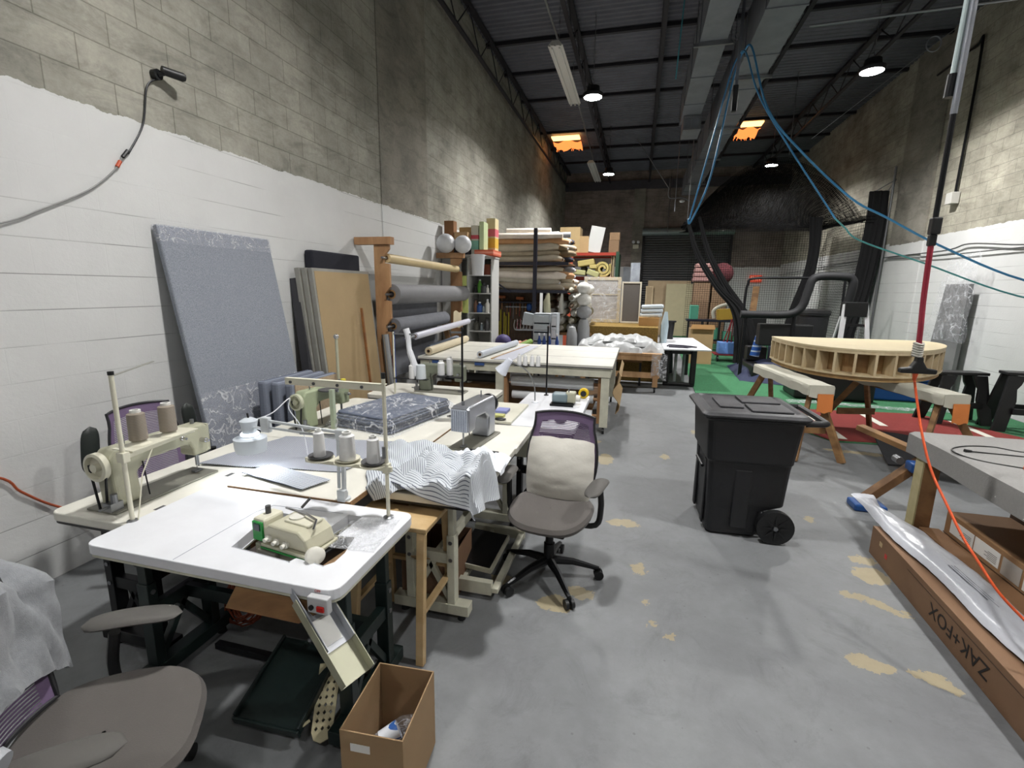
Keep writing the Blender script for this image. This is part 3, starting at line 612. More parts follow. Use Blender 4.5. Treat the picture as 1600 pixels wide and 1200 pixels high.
MB().box(-.185, -.115, -.10, .01, .13, .215, Ms).build('face_housing', mach_w, sg, bevel=.01)
MB().box(-.18, -.12, -.108, -.098, .10, .20, Ms).build('face_plate', gr_, sg, bevel=.002)
MB().box(-.168, -.132, -.112, -.107, .155, .19, Ms).build('display', mat('dark display glass', '#2c3640', .2), sg)
MB().cyl(Ms @ Vector((-.155, -.04, .215)), Ms @ Vector((-.155, -.04, .255)), .011, 10).build('presser_spring_cap', grey_pl, sg)
MB().tube([Ms @ Vector(p) for p in ((-.11, .02, .225), (.03, .0, .235), (.11, -.02, .23), (.13, -.06, .205))], .005, 8).build('thread_guard', chrome, sg)
mb = MB()
for i in range(4): mb.cyl(Ms @ Vector((-.16+.012*i, -.09, .11)), Ms @ Vector((-.16+.012*i, -.085, .02)), .0025, 6)
mb.box(-.19, -.12, -.06, .0, .01, .10, Ms).build('needle_assembly', steel, sg)
MB().box(-.13, -.02, -.135, -.11, .01, .075, Ms).build('looper_cover', mat('looper cover grey', '#77736a', .4), sg, bevel=.004)
MB().lathe([(.038, 0), (.04, .004), (.04, .026), (.034, .03), (.012, .031)], (0, 0, 0), 26, Ms @ Matrix.Translation((.165, -.10, .105)) @ Matrix.Rotation(R(75), 4, 'Y') @ Matrix.Rotation(R(20), 4, 'X')).build('handwheel', cream, sg)
MB().box(.10, .175, -.09, .09, .0, .085, Ms).build('belt_guard', black_mt, sg, bevel=.006)
MB().cyl(Ms @ Vector((-.07, .07, .21)), Ms @ Vector((-.045, .10, .255)), .006, 8).build('lever', grey_pl, sg)
text_mesh('SIRUBA', .018, Ms @ frame((.075, -.1120, .05), (1, 0, 0), (0, 0, 1)), black_pl, 'lettering', sg, .0004) if False else None

# thread stand on the serger table
def cone(label, x, y, z, r0=.028, r1=.019, h=.105, m=None, cat='thread cone', group=None, tube=True):
    r1 = (r1+r0)/2
    t = thing('thread_cone', label, cat, (x, y, z), group=group)
    MB().lathe([(r0*.98, 0), (r0, .004), (r1, h-.006), (r1*.7, h)], (x, y, z), 20).build('thread', m or conewhite, t, bevel=0)
    if tube: MB().lathe([(r1*.62, h), (r1*.62, h+.012), (r1*.4, h+.012), (r1*.4, h)], (x, y, z), 14).build('cone_core', paper, t)
    return t
def dish(name, x, y, z, r, m, par, n=24): return MB().lathe([(.004, .004), (r*.8, .004), (r, .012), (r, .016), (r*.78, .009), (.004, .009)], (x, y, z), n).build(name, m, par)
ts = thing('thread_stand', 'cream metal thread stand with three cone holders on the serger table', 'thread stand', (-1.03, 1.80, TZ))
MB().cyl((-1.03, 1.80, TZ+.003), (-1.03, 1.80, 1.40), .0085, 12).build('pole', mach_w, ts)
MB().lathe([(.024, 0), (.024, .006), (.012, .012)], (-1.03, 1.80, TZ), 16).build('base_flange', steel, ts)
MB().cyl((-1.03, 1.80, 1.40), (-1.03, 1.80, 1.425), .010, 10).build('cap', black_pl, ts)
MB().box(-1.52, -1.02, 1.792, 1.798, 1.345, 1.375).box(-1.52, -1.02, 1.792, 1.815, 1.372, 1.376).build('thread_arm', mach_w, ts, bevel=.001)
mb = MB()
for x in (-1.49, -1.37, -1.25, -1.13): MB().cyl((x, 1.788, 1.358), (x, 1.80, 1.358), .007, 10).build('eyelet', grey_pl, ts)
mb = MB().box(-1.44, -1.0, 1.787, 1.80, .985, 1.008)
for cx in (-1.36, -1.22, -1.09): mb.prism([(cx+.062*math.cos(a*PI/10), 1.795+.062*math.sin(a*PI/10)) for a in range(20)], 1.006, 1.012)
mb.box(-1.36, -1.09, 1.77, 1.82, 1.0055, 1.0115); mb.build('spool_tray', mach_w, ts, bevel=.002)
for cx, m_ in ((-1.36, grey_pl), (-1.22, mach_w), (-1.09, grey_pl)): dish('spool_dish', cx, 1.795, 1.011, .055, m_, ts)
MB().box(-1.045, -1.015, 1.785, 1.815, .975, 1.02).build('clamp', mach_w, ts, bevel=.003)
MB().cyl((-1.03, 1.78, 1.05), (-1.03, 1.78, 1.10), .008, 8).build('clamp_screw', steel, ts)
cone('slim white thread cone on the left dish of the serger thread stand', -1.365, 1.795, 1.021, .027, .019, .115)
cone('fat white thread cone on the middle dish of the serger thread stand', -1.22, 1.795, 1.021, .036, .03, .115)
cone('white thread cone on the right black dish beside the stand pole', -1.09, 1.795, 1.021, .030, .021, .11)

# second table (left wall): walking foot machine
ta = ktable('sewing_table', 'cream sewing table at far left carrying the walking foot machine', -2.55, -2.0, 1.43, 2.66, TZ-.004, cream, black_mt, along='Y', treadle=False, edge_m=black_pl)
tb = ktable('sewing_table', 'cream topped sewing table along the left wall carrying the pale green machine', -2.55, -2.0, 2.665, 3.9, TZ-.004, cream, black_mt, along='Y', edge_m=black_pl, treadle=False)
for (x, y) in ((-2.10, 1.60), (-2.06, 1.72), (-2.12, 2.02), (-2.05, 2.10)): MB().box(x-.012, x+.012, y-.025, y+.025, TZ-.005, TZ-.0032).build('slot', grey_pl, ta)
# filler worktop between machines
wt = thing('worktop', 'large cream worktop board with brown edge joining the sewing tables', 'table', (-1.65, 3.0, 0))
MB().box(-1.998, -1.285, 1.885, 4.05, TZ-.022, TZ+.003).build('board', cream, wt)
MB().box(-1.998, -1.283, 1.881, 1.885, TZ-.022, TZ+.0035).box(-1.285, -1.281, 1.885, 4.05, TZ-.022, TZ+.0035).build('edge_band', edge_brown, wt)
for (x, y) in ((-1.95, 2.0), (-1.34, 2.3), (-1.95, 3.95), (-1.34, 3.95)): MB().box(x-.03, x+.03, y-.03, y+.03, 0, TZ-.022).build('leg', oldwood, wt)
tc = ktable('sewing_table', 'cream sewing table under the shiny silver machine and striped fabric', -1.279, -.72, 2.06, 3.42, TZ-.002, cream, cream_paint, along='Y', motor=True, treadle=False, edge_m=black_pl)
MB().prism(rrect(-.90, -.71, 2.9, 3.42, .01), TZ-.040, TZ-.003).build('front_rail', cream, tc)
td = ktable('sewing_table', 'bright white sewing table with a gooseneck lamp behind the office chair', -1.0, -.395, 3.43, 4.66, TZ, white, black_mt, along='Y', edge_m=black_pl, treadle=False)
te = ktable('sewing_table', 'sewing table holding the grey-green machine next to the cutting table', -2.55, -1.3, 4.1, 4.72, TZ-.01, cream, black_mt, along='X', edge_m=black_pl, treadle=False)
MB().box(-.94, -.76, 3.5, 3.9, .48, .71).build('drawer', cream_paint, tc if False else td, bevel=.006)
tag(MB().box(-1.3, -.885, 3.425, 4.04, TZ+.002, TZ+.022).build('particle_board', mat('cream board', '#cfcdbd', .5), bevel=.001), 'cream board with brown edges lying across the tables behind the silver machine', 'board')
t = thing('note_pad', 'white paper with a small blue box on the cream board', 'paper', (-1.1, 3.7, TZ+.022)); MB().box(-1.25, -1.03, 3.55, 3.83, TZ+.023, TZ+.026).build('sheet', paper, t); MB().box(-1.08, -.98, 3.64, 3.76, TZ+.027, TZ+.047).build('needle_box', mat('blue white box', '#7f86b8', .6), t)
tag(MB().box(-1.06, -.97, 3.50, 3.57, TZ+.023, TZ+.045).build('sponge', mat('yellow green sponge', '#b7b878', .9)), 'small yellow green block on the edge of the cream board', 'sponge')
tag(MB().ball((-.98, 3.46, TZ+.032), .03, 6, (1.6, 1, .3)).build('pincushion', black_pl), 'small dark pad at the front corner of the cream board', 'pad')

# --- sewing machine builder: local +X points to the needle end
def sewing_machine(label, loc, rz, L=.5, body=None, dark=None, wheel=.062, belt=True, face=None, plate=None, hh=.285, ribs=False, w=.1):
    M = Matrix.Translation(loc) @ Matrix.Rotation(rz, 4, 'Z'); t = thing('sewing_machine', label, 'sewing machine', loc, rz)
    h = L/2; body = body or mach; k = hh/.285
    XZ = Matrix(((1, 0, 0, 0), (0, 0, -1, 0), (0, 1, 0, 0), (0, 0, 0, 1)))
    MB().box(-h, h, -.09, .09, .0, .012, M).build('bed_plate', plate or mat('machine bed', '#7b7a70', .4, metal=.2), t, bevel=.004)
    MB().prism([(-h+.04, .012), (-h+.16, .012), (-h+.15, .15*k), (-h+.20, .19*k), (h-.12, .195*k), (h-.10, .16*k), (h-.10, .12*k), (h, .12*k), (h, .27*k), (h-.03, .285*k), (-h+.06, .285*k), (-h+.03, .25*k)], -w/2, w/2, M @ XZ).build('arm', body, t, bevel=.014, seg=3)
    if face: MB().box(h-.003, h+.012, -w/2+.008, w/2-.008, .125*k, .275*k, M).build('face_plate', face, t, bevel=.004)
    if ribs:
        mb = MB()
        for i in range(7): mb.box(h+.011, h+.017, -w/2+.014+i*(w-.028)/6.5, -w/2+.019+i*(w-.028)/6.5, .13*k, .26*k, M)
        mb.build('face_ribs', face, t)
    mb = MB().cyl(M @ Vector((h-.05, 0, .125*k)), M @ Vector((h-.05, 0, .05)), .006, 8).cyl(M @ Vector((h-.05, 0, .06)), M @ Vector((h-.05, 0, .016)), .002, 6).cyl(M @ Vector((h-.03, .01, .125*k)), M @ Vector((h-.03, .01, .035)), .005, 8)
    mb.build('needle_bar', steel, t); MB().box(h-.075, h-.03, -.012, .014, .014, .024, M).build('presser_foot', steel, t)
    MB().lathe([(.015, 0), (wheel*.6, .0), (wheel, .006), (wheel, .03), (wheel*.8, .034), (wheel*.75, .012), (.02, .012), (.02, .036), (.001, .036)], (0, 0, 0), 28, M @ Matrix.Translation((-h+.03, 0, .215*k)) @ Matrix.Rotation(-PI/2, 4, 'Y')).build('handwheel', dark or mach_w, t)
    if belt:
        MB().tube([M @ Vector((-h+.012, -wheel*.75, .22*k)), M @ Vector((-h+.012, -.02, .0)), M @ Vector((-h+.012, .02, .0)), M @ Vector((-h+.012, wheel*.75, .22*k))], .006, 6).build('drive_belt', black_pl, t)
    mb = MB().ball(M @ Vector((h-.16, -w/2, .24*k)), .014, 6).cyl(M @ Vector((h-.16, -w/2, .24*k)), M @ Vector((h-.16, -w/2-.03, .24*k)), .007, 10)
    mb.build('take_up_knob', chrome, t); mb = MB()
    mb.cyl(M @ Vector((h-.05, -w/2, .20*k)), M @ Vector((h-.05, -w/2-.035, .20*k)), .013, 12).cyl(M @ Vector((h-.05, -w/2-.035, .20*k)), M @ Vector((h-.05, -w/2-.05, .20*k)), .008, 10); mb.build('tension_knob', chrome, t)
    MB().cyl(M @ Vector((h-.05, 0, .285*k)), M @ Vector((h-.05, 0, .31*k)), .010, 10).cyl(M @ Vector((-h+.14, 0, .285*k)), M @ Vector((-h+.14, 0, .33*k)), .004, 8).build('top_screw', steel, t)
    mb = MB().box(-h-.005, -h+.05, -.07, -.02, .012, .05, M).cyl(M @ Vector((-h+.02, -.06, .05)), M @ Vector((-h+.02, -.06, .09)), .014, 10).cyl(M @ Vector((-h-.04, -.05, .035)), M @ Vector((-h, -.05, .035)), .006, 8); mb.build('bobbin_winder', steel, t)
    MB().cyl(M @ Vector((-h+.17, -w/2-.008, .195*k)), M @ Vector((-h+.185, -w/2-.005, .02)), .0035, 6).build('knee_lift_rod', black_mt, t)
    return t
sewing_machine('cream walking foot sewing machine at far left with two tan thread cones above', (-2.30, 1.76, TZ-.003), PI/2, .55, mach, mach_w, face=mach, wheel=.066)
# its stand
ts = thing('thread_stand', 'white pole thread stand at the far left table corner with two tan cones', 'thread stand', (-2.09, 1.465, TZ))
MB().cyl((-2.09, 1.465, TZ+.002), (-2.09, 1.465, 1.41), .0095, 12).build('pole', mach_w, ts); MB().lathe([(.022, 0), (.022, .005), (.012, .01)], (-2.09, 1.465, TZ-.003), 14).build('base_flange', steel, ts)
MB().cyl((-2.09, 1.465, 1.41), (-2.09, 1.465, 1.425), .0115, 10).build('cap', black_pl, ts)
MB().beam((-2.09, 1.465, 1.405), (-2.28, 1.80, 1.41), .012, .004).build('thread_arm', mat('thin grey arm', '#8b8b84', .5), ts)
MB().beam((-2.09, 1.465, 1.05), (-2.15, 1.86, 1.055), .012, .018).prism([(-2.20, 1.50), (-2.08, 1.50), (-2.12, 1.86), (-2.24, 1.84)], 1.063, 1.068).build('spool_tray', mach_w, ts)
MB().box(-2.11, -2.07, 1.45, 1.48, 1.03, 1.075).build('clamp', mach_w, ts, bevel=.003)
MB().tube([(-2.10, 1.60, 1.045), (-2.085, 1.53, .95), (-2.07, 1.475, TZ+.003)], .003, 6).build('brace', mach_w, ts)
for (y, lab) in ((1.585, 'tan thread cone nearer the left handwheel on the far left stand'), (1.73, 'tan thread cone further from the handwheel on the far left stand')):
    MB().lathe([(.05, .002), (.042, .004), (.022, .022), (.004, .022)], (-2.15, y, 1.067), 22).build('spool_dish', mach_w, ts)
    cone(lab, -2.15, y, 1.091, .036, .032, .125, conetan)
sewing_machine('pale green sewing machine in front of the tan framed panel', (-2.27, 3.05, TZ-.003), R(82), .5, mat('pale green enamel', '#98a184', .4, var=.08), mat('pale green wheel', '#b5b79f', .4), wheel=.06)
ts = thing('thread_stand', 'short green post with black spool dishes beside the pale green machine', 'thread stand', (-2.11, 2.95, TZ))
MB().box(-2.125, -2.095, 2.94, 2.97, TZ-.003, 1.05).build('pole', mat('green grey post', '#a8b39c', .45), ts); 
MB().lathe([(.07, 0), (.072, .01), (.02, .012)], (-2.17, 3.0, 1.03), 20).lathe([(.06, 0), (.062, .01), (.02, .012)], (-2.14, 3.10, 1.05), 20).build('spool_dish', grey_pl, ts)
cone('small yellow spool on top of the pale green machine', -2.15, 3.16, 1.062, .02, .02, .03, mat('yellow thread', '#c7b83a', .7), tube=False)
silver = mat('shiny silver machine body', '#a4a7ae', .28, metal=.75, var=.1, vs=4)
sewing_machine('shiny silver sewing machine with a ribbed end cover beside the striped fabric', (-1.02, 2.98, TZ-.002), R(-97), .46, silver, mat('dark wheel', '#2c2d31', .3, metal=.6), face=mat('polished ribbed cover', '#b8bcc4', .22, metal=.9), ribs=True, wheel=.07, w=.13, hh=.29)
t = thing('needle_guard_bar', 'dark bar attachment lying under the silver machine head', 'attachment', (-.92, 2.8, TZ)); MB().box(-.99, -.78, 2.70, 2.73, TZ+.001, TZ+.03).build('bar', black_mt, t, bevel=.004)
sewing_machine('grey green sewing machine on the table before the cutting table', (-1.88, 4.42, TZ-.01), 0, .52, mat('grey green enamel', '#6d7264', .5, var=.15), mach_w, wheel=.055)
# black pole stand with two white cones at silver machine
def pole_stand(label, x, y, h, m, tray=None, arm=None, z=TZ):
    t = thing('thread_stand', label, 'thread stand', (x, y, z)); MB().cyl((x, y, z), (x, y, z+h), .008, 10).build('pole', m, t)
    MB().lathe([(.024, 0), (.024, .006), (.01, .01)], (x, y, z), 14).build('base_flange', m, t)
    MB().cyl((x, y, z+h), (x, y, z+h+.02), .010, 10).build('cap', black_pl, t)
    if arm: MB().beam((x, y, z+h-.02), (x+arm[0], y+arm[1], z+h-.02+arm[2]), .014, .014).build('thread_arm', steel, t)
    if tray: MB().beam((x, y, z+tray[2]), (x+tray[0], y+tray[1], z+tray[2]), .05, .006).lathe([(.05, 0), (.052, .008)], (x+tray[0]*.8, y+tray[1]*.8, z+tray[2]), 16).build('spool_tray', black_mt, t)
    return t
pole_stand('tall black pole thread stand behind the silver machine', -1.24, 3.32, .72, black_mt, (-.20, .0, .36), (-.0, .0, 0) and (-.08, -.02, 0), z=TZ+.004)
cone('left of two white cones on the black pole stand', -1.41, 3.32, TZ+.375, .027, .025, .10); cone('right of two white cones on the black pole stand', -1.35, 3.345, TZ+.375, .024, .023, .13)
pole_stand('black pole thread stand at the far corner of the bright white table', -.82, 4.55, .66, black_mt, (-.33, -.0, .28), (-.33, .05, -.01))
for i, x in enumerate((-1.10, -1.04, -.97, -.91)): cone('white cone in the row of four on the far pole stand, number %s from left' % ['one', 'two', 'three', 'four'][i], x, 4.55, TZ+.285, .024, .015, .10, group=None)
pole_stand('cream pole thread stand beside the blue tape, left of the white plastic bags', -2.25, 4.15, .62, mach_w, (.35, 0, .17), (.22, .0, .0), z=TZ-.01)
# plastic-sleeved cones
slv = film('milky plastic sleeve', (1, 1, 1), .95, 20, .3)
t = thing('plastic_sleeve', 'white plastic sleeve drooping from the cream pole stand', 'sleeve', (-2.1, 4.16, 1.0))
MB().tube(curve([(-2.12, 4.16, 1.40), (-2.10, 4.16, 1.33), (-2.09, 4.16, 1.2), (-2.05, 4.16, 1.08), (-2.02, 4.16, .95)], 5), [.03]*6+[.025]*5+[.03]*5+[.035]*5, 10).build('sleeve', mat('white vinyl', '#d9dbe0', .35, bump=.3, bs=30), t)
cone('white cone hidden in a clear cover on the cream pole stand tray', -1.97, 4.15, .925, .05, .036, .14, mat('frosted plastic', '#c7ced4', .3), tube=False)
cone('bare white cone beside the clear cover on the cream pole stand tray', -2.06, 4.15, .925, .035, .03, .13)

# small machine on the white table, gooseneck lamp, yellow gadget, dark lumps
t = thing('overlock_machine', 'small blue grey overlock machine set into the bright white table', 'sewing machine', (-.62, 4.2, TZ))
mb = MB().box(-.71, -.50, 4.12, 4.30, TZ+.001, TZ+.02); mb.build('base_plate', black_mt, t, bevel=.003)
MB().box(-.70, -.56, 4.16, 4.27, TZ+.02, TZ+.11).build('body', mat('blue grey enamel', '#6f8086', .4), t, bevel=.02, seg=3); MB().box(-.58, -.49, 4.18, 4.28, TZ+.02, TZ+.12).build('motor_head', mach, t, bevel=.012)
MB().cyl((-.49, 4.23, TZ+.06), (-.45, 4.23, TZ+.06), .03, 16).build('handwheel', cream, t); MB().cyl((-.55, 4.2, TZ+.12), (-.55, 4.2, TZ+.15), .006, 8).build('thread_post', steel, t)
t = thing('gooseneck_lamp', 'white gooseneck lamp clamped to the bright white table', 'lamp', (-.86, 4.2, TZ))
MB().lathe([(.03, 0), (.03, .012), (.01, .018)], (-.86, 4.2, TZ), 16).build('base', white, t)
MB().tube(curve([(-.86, 4.2, TZ+.015), (-.87, 4.2, .92), (-.93, 4.2, 1.04), (-1.02, 4.2, 1.10), (-1.10, 4.2, 1.135)], 6), .006, 8).build('gooseneck', steel, t)
ax = (Vector((-1.19, 4.2, 1.03))-Vector((-1.10, 4.2, 1.15))).normalized(); p0 = Vector((-1.10, 4.2, 1.15))
MB().tube([p0, p0+ax*.04, p0+ax*.06, p0+ax*.15], [.028, .034, .036, .062], 20).build('lamp_shade', mat('white lamp shade', '#d5dae6', .35), t)
t = thing('tape_measure', 'black and yellow tape measure at the back corner of the white table', 'tape measure', (-.44, 4.5, TZ))
MB().prism([( .05*math.cos(a*PI/8), .05*math.sin(a*PI/8)) for a in range(16)], -.025, .025, Matrix.Translation((-.45, 4.52, TZ+.052)) @ Matrix.Rotation(PI/2, 4, 'X')).build('case', mat('yellow rubber', '#d9b516', .5), t, bevel=.008)
MB().cyl((-.45, 4.492, TZ+.052), (-.45, 4.485, TZ+.052), .028, 16).build('hub', black_pl, t)
tag(MB().ball((-.66, 3.62, TZ+.026), .05, 6, (1, .7, .5)).build('clip_tool', black_pl), 'small black gadget on the white table, left one above the chair back', 'tool')
tag(MB().ball((-.53, 3.60, TZ+.02), .045, 6, (1.1, .8, .42)).build('clip_tool', black_pl), 'small black gadget on the white table, right one above the chair back', 'tool')

# task lamp clamped between tables
lw = mat('task lamp white', '#c9ced2', .3, metal=.1)
t = thing('task_lamp', 'white spring-arm task lamp reaching over the left tables with its round head', 'lamp', (-1.32, 1.9, TZ))
MB().lathe([(.03, 0), (.03, .01), (.018, .015), (.018, .04)], (-1.325, 1.905, TZ+.004), 16).box(-1.345, -1.305, 1.875, 1.90, TZ+.004, TZ+.06).build('clamp', lw, t)
MB().beam((-1.325, 1.905, TZ+.04), (-1.315, 1.905, 1.10), .016, .016).beam((-1.352, 1.905, TZ+.06), (-1.342, 1.905, 1.09), .01, .012).build('lower_arm', lw, t)
MB().box(-1.35, -1.295, 1.89, 1.92, 1.065, 1.12).build('elbow', lw, t, bevel=.006)
MB().beam((-1.33, 1.90, 1.105), (-1.80, 1.98, 1.10), .012, .012).beam((-1.34, 1.90, 1.075), (-1.80, 1.98, 1.065), .010, .010).build('upper_arm', lw, t)
MB().tube([(-1.34, 1.90, 1.09), (-1.58, 1.94, 1.065)], .006, 6).build('spring', steel, t)
MB().box(-1.84, -1.79, 1.965, 1.995, 1.04, 1.12).build('head_joint', lw, t, bevel=.005)
hx, hy = -1.97, 2.03
MB().lathe([(.075, 0), (.08, .03), (.082, .075), (.045, .085), (.034, .11), (.045, .17), (.02, .185), (.001, .186)], (hx, hy, .905), 28).build('lamp_head', mat('lamp head plastic', '#c5ccd3', .35), t)
MB().lathe([(.04, 0), (.046, .006), (.046, .012), (.04, .018)], (hx, hy, .992), 20).build('led_ring', mat('led glow', '#ffffff', .5, emit=(.85, .93, 1), es=4), t)
MB().lathe([(.001, -.002), (.06, -.002)], (hx, hy, .905), 24).build('diffuser', mat('led diffuser', '#ffffff', .5, emit=(.9, .96, 1), es=6), t)
MB().cyl((hx, hy, 1.09), (hx-.005, hy, 1.115), .005, 8).build('switch', black_pl, t)
MB().tube(curve([(-1.83, 1.98, 1.05), (-1.88, 2.0, 1.05), (-1.93, 2.02, 1.04)], 3), .008, 8).build('neck', lw, t)
MB().tube(curve([(hx+.01, hy+.03, 1.07), (hx+.07, hy+.1, 1.10), (hx+.1, hy+.2, 1.16), (hx+.05, hy+.25, 1.08), (hx+.09, hy+.3, .95), (hx+.12, hy+.3, TZ+.006)], 5), .003, 6).build('cord', white, t)
lmp = bpy.data.lights.new('task_glow', 'SPOT'); lmp.energy = .7; lmp.spot_size = R(130); lmp.color = (.85, .93, 1); lo = bpy.data.objects.new('task_glow', lmp); lo.location = (hx, hy, .895); C.objects.link(lo)
# stool
t = thing('wooden_stool', 'light wood stool wedged between the serger table and the striped fabric', 'stool', (-1.09, 2.02, 0))
MB().box(-1.29, -.885, 1.88, 2.215, .655, .68).build('seat', stoolw, t, bevel=.005)
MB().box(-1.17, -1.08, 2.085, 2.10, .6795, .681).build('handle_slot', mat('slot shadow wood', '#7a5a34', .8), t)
for (sx, sy_) in ((0, 0), (1, 0), (0, 1), (1, 1)):
    xa, ya = (-1.255, -.92)[sx], (1.905, 2.19)[sy_]; xb, yb_ = (-1.27, -.905)[sx], (1.83, 2.235)[sy_]
    MB().beam((xb, yb_, 0), (xa, ya, .655), .034, .04).build('leg', stoolw, t, bevel=.003)
MB().beam((-.91, 1.86, .25), (-.91, 2.22, .25), .03, .02).beam((-1.265, 1.86, .25), (-1.265, 2.22, .25), .03, .02).beam((-1.26, 2.215, .30), (-.91, 2.215, .30), .03, .02).build('stretcher', stoolw, t)

# ================================================================== OFFICE CHAIRS
def mesh_fabric():
    m = bpy.data.materials.new('purple chair mesh'); m.use_nodes = True; t = m.node_tree; b = t.nodes['Principled BSDF']; L = t.links.new
    b.inputs['Base Color'].default_value = rgba(sc('#6a5876')); b.inputs['Roughness'].default_value = .8
    g = nd(t, 'ShaderNodeTexCoord'); s = nd(t, 'ShaderNodeSeparateXYZ'); L(g.outputs['UV'], s.inputs[0])
    mu = nd(t, 'ShaderNodeMath', _operation='MULTIPLY'); mu.inputs[1].default_value = 48; L(s.outputs['Y'], mu.inputs[0]); fr = nd(t, 'ShaderNodeMath', _operation='FRACT'); L(mu.outputs[0], fr.inputs[0])
    lt = nd(t, 'ShaderNodeMath', _operation='GREATER_THAN'); lt.inputs[1].default_value = .38; L(fr.outputs[0], lt.inputs[0])
    bd = nd(t, 'ShaderNodeMath', _operation='SUBTRACT'); bd.inputs[1].default_value = .5; L(s.outputs['X'], bd.inputs[0]); ab = nd(t, 'ShaderNodeMath', _operation='ABSOLUTE'); L(bd.outputs[0], ab.inputs[0])
    gt = nd(t, 'ShaderNodeMath', _operation='GREATER_THAN'); gt.inputs[1].default_value = .40; L(ab.outputs[0], gt.inputs[0])
    bv = nd(t, 'ShaderNodeMath', _operation='GREATER_THAN'); bv.inputs[1].default_value = .88; L(s.outputs['Y'], bv.inputs[0])
    m1 = nd(t, 'ShaderNodeMath', _operation='MAXIMUM'); L(gt.outputs[0], m1.inputs[0]); L(bv.outputs[0], m1.inputs[1]); m2 = nd(t, 'ShaderNodeMath', _operation='MAXIMUM'); L(lt.outputs[0], m2.inputs[0]); L(m1.outputs[0], m2.inputs[1])
    L(m2.outputs[0], b.inputs['Alpha']); return m
purple = mesh_fabric()
taupe = mat('taupe seat fabric', '#55514e', .85, bump=.15, bs=250, sheen=.1)
arm_m = mat('grey armrest pad', '#514f4c', .7); arm_k = mat('dark armrest pad', '#1e2422', .45)
frame_m = mat('dark grey chair frame', '#2d2d30', .4, metal=.3)
def office_chair(label, loc, rz, arm=arm_m, seat=taupe, arm_out=.0, base_turn=0., seat_h=.47, back_tilt=.0, arm_up=0., vert=False):
    M = Matrix.Translation(loc) @ Matrix.Rotation(rz, 4, 'Z'); t = thing('office_chair', label, 'chair', loc, rz)
    def se(s, z, n=40, fx=.255, fy=.25):
        o = []
        for k in range(n):
            a = 2*PI*k/n; c, s_ = math.cos(a), math.sin(a); e = .62
            x = fx*math.copysign(abs(c)**e, c)*s; y = fy*math.copysign(abs(s_)**e, s_)*s
            if y > 0: x *= 1-.10*(y/fy); 
            zz = z-(.035*max(0, (y/fy-.45))**1.5 if z > .42 else 0)+.018*abs(x/fx)**2
            o.append(M @ Vector((x, y, zz)))
        return o
    prof = [(.02, seat_h), (.5, seat_h), (.82, seat_h+.002), (.95, seat_h-.006), (1.0, seat_h-.028), (.98, seat_h-.05), (.90, seat_h-.07), (.6, seat_h-.078), (.02, seat_h-.08)]
    vs = []; fs = []
    for s_, z in prof: vs += se(s_, z)
    for i in range(len(prof)-1):
        for k in range(40): fs.append((i*40+k, i*40+(k+1) % 40, (i+1)*40+(k+1) % 40, (i+1)*40+k))
    mb = MB(); mb.add(vs, fs, None, True); mb.build('seat', seat, t)
    MB().box(-.12, .12, -.14, .12, seat_h-.13, seat_h-.075, M).build('mechanism', black_pl, t, bevel=.01)
    MB().cyl(M @ Vector((0, 0, .10)), M @ Vector((0, 0, seat_h-.12)), .025, 14).cyl(M @ Vector((0, 0, .12)), M @ Vector((0, 0, .24)), .034, 14).build('gas_column', black_mt, t)
    # backrest
    def bp(u, v):
        wd = .185+.045*math.sin(PI*min(1, v*1.15))+(.02 if v > .5 else 0)*(v-.5)
        x = (u-.5)*2*wd; z = seat_h+.02+.50*v+.012*(1-(2*u-1)**2)*v; y = -.235-.035*math.sin(PI*v)-.10*v*v-back_tilt*v+.055*(2*u-1)**2
        return M @ Vector((x, y, z))
    MB().grid(bp, 16, 24).build('backrest_mesh', purple, t)
    per = [bp(i/10, 0) for i in range(10)]+[bp(1, i/12) for i in range(12)]+[bp(1-i/10, 1) for i in range(10)]+[bp(0, 1-i/12) for i in range(12)]
    MB().tube(per, .008, 8, closed=True).build('backrest_frame', frame_m, t)
    MB().tube([M @ Vector(p) for p in ((0, -.10, seat_h-.10), (0, -.27, seat_h-.08), (0, -.33, seat_h+.05), (0, -.34, seat_h+.22))], [.02, .022, .02, .015], 8).beam(M @ Vector((-.17, -.30, seat_h+.20)), M @ Vector((.17, -.30, seat_h+.20)), .02, .03).build('back_support', frame_m, t)
    for sx in (-1, 1):
        hz = seat_h+.18+arm_up
        a_ = MB().tube(curve([M @ Vector(p) for p in ((sx*.12, -.05, seat_h-.10), (sx*.27, -.06, seat_h-.09), (sx*.295, -.07, seat_h+.02), (sx*.29, -.05, hz-.042))], 4), .018, 8).build('armrest_support', black_pl, t)
        vsx = []; n = 16
        rings = 14
        for i in range(rings+1):
            u = i/rings; yy = -.14+.30*u; wd = .048*(1-abs(2*u-1)**4)**.5+.002; cxx = sx*(.295+arm_out)-sx*.03*u
            for k in range(n): a = 2*PI*k/n; vsx.append(M @ (Vector((cxx+wd*math.cos(a), -.26+.02*math.sin(a)*(1-abs(2*u-1)**6)**.5, hz-.02+.27*u)) if vert else Vector((cxx+wd*math.cos(a), yy, hz+.016*math.sin(a)*(1-abs(2*u-1)**6)**.5+.01*math.sin(PI*u)))))
        fsx = [(i*n+k, i*n+(k+1) % n, (i+1)*n+(k+1) % n, (i+1)*n+k) for i in range(rings) for k in range(n)]
        fsx += [tuple(range(n))[::-1], tuple(rings*n+k for k in range(n))]
        mb = MB(); mb.add(vsx, fsx, None, True); mb.build('armrest', arm, t)
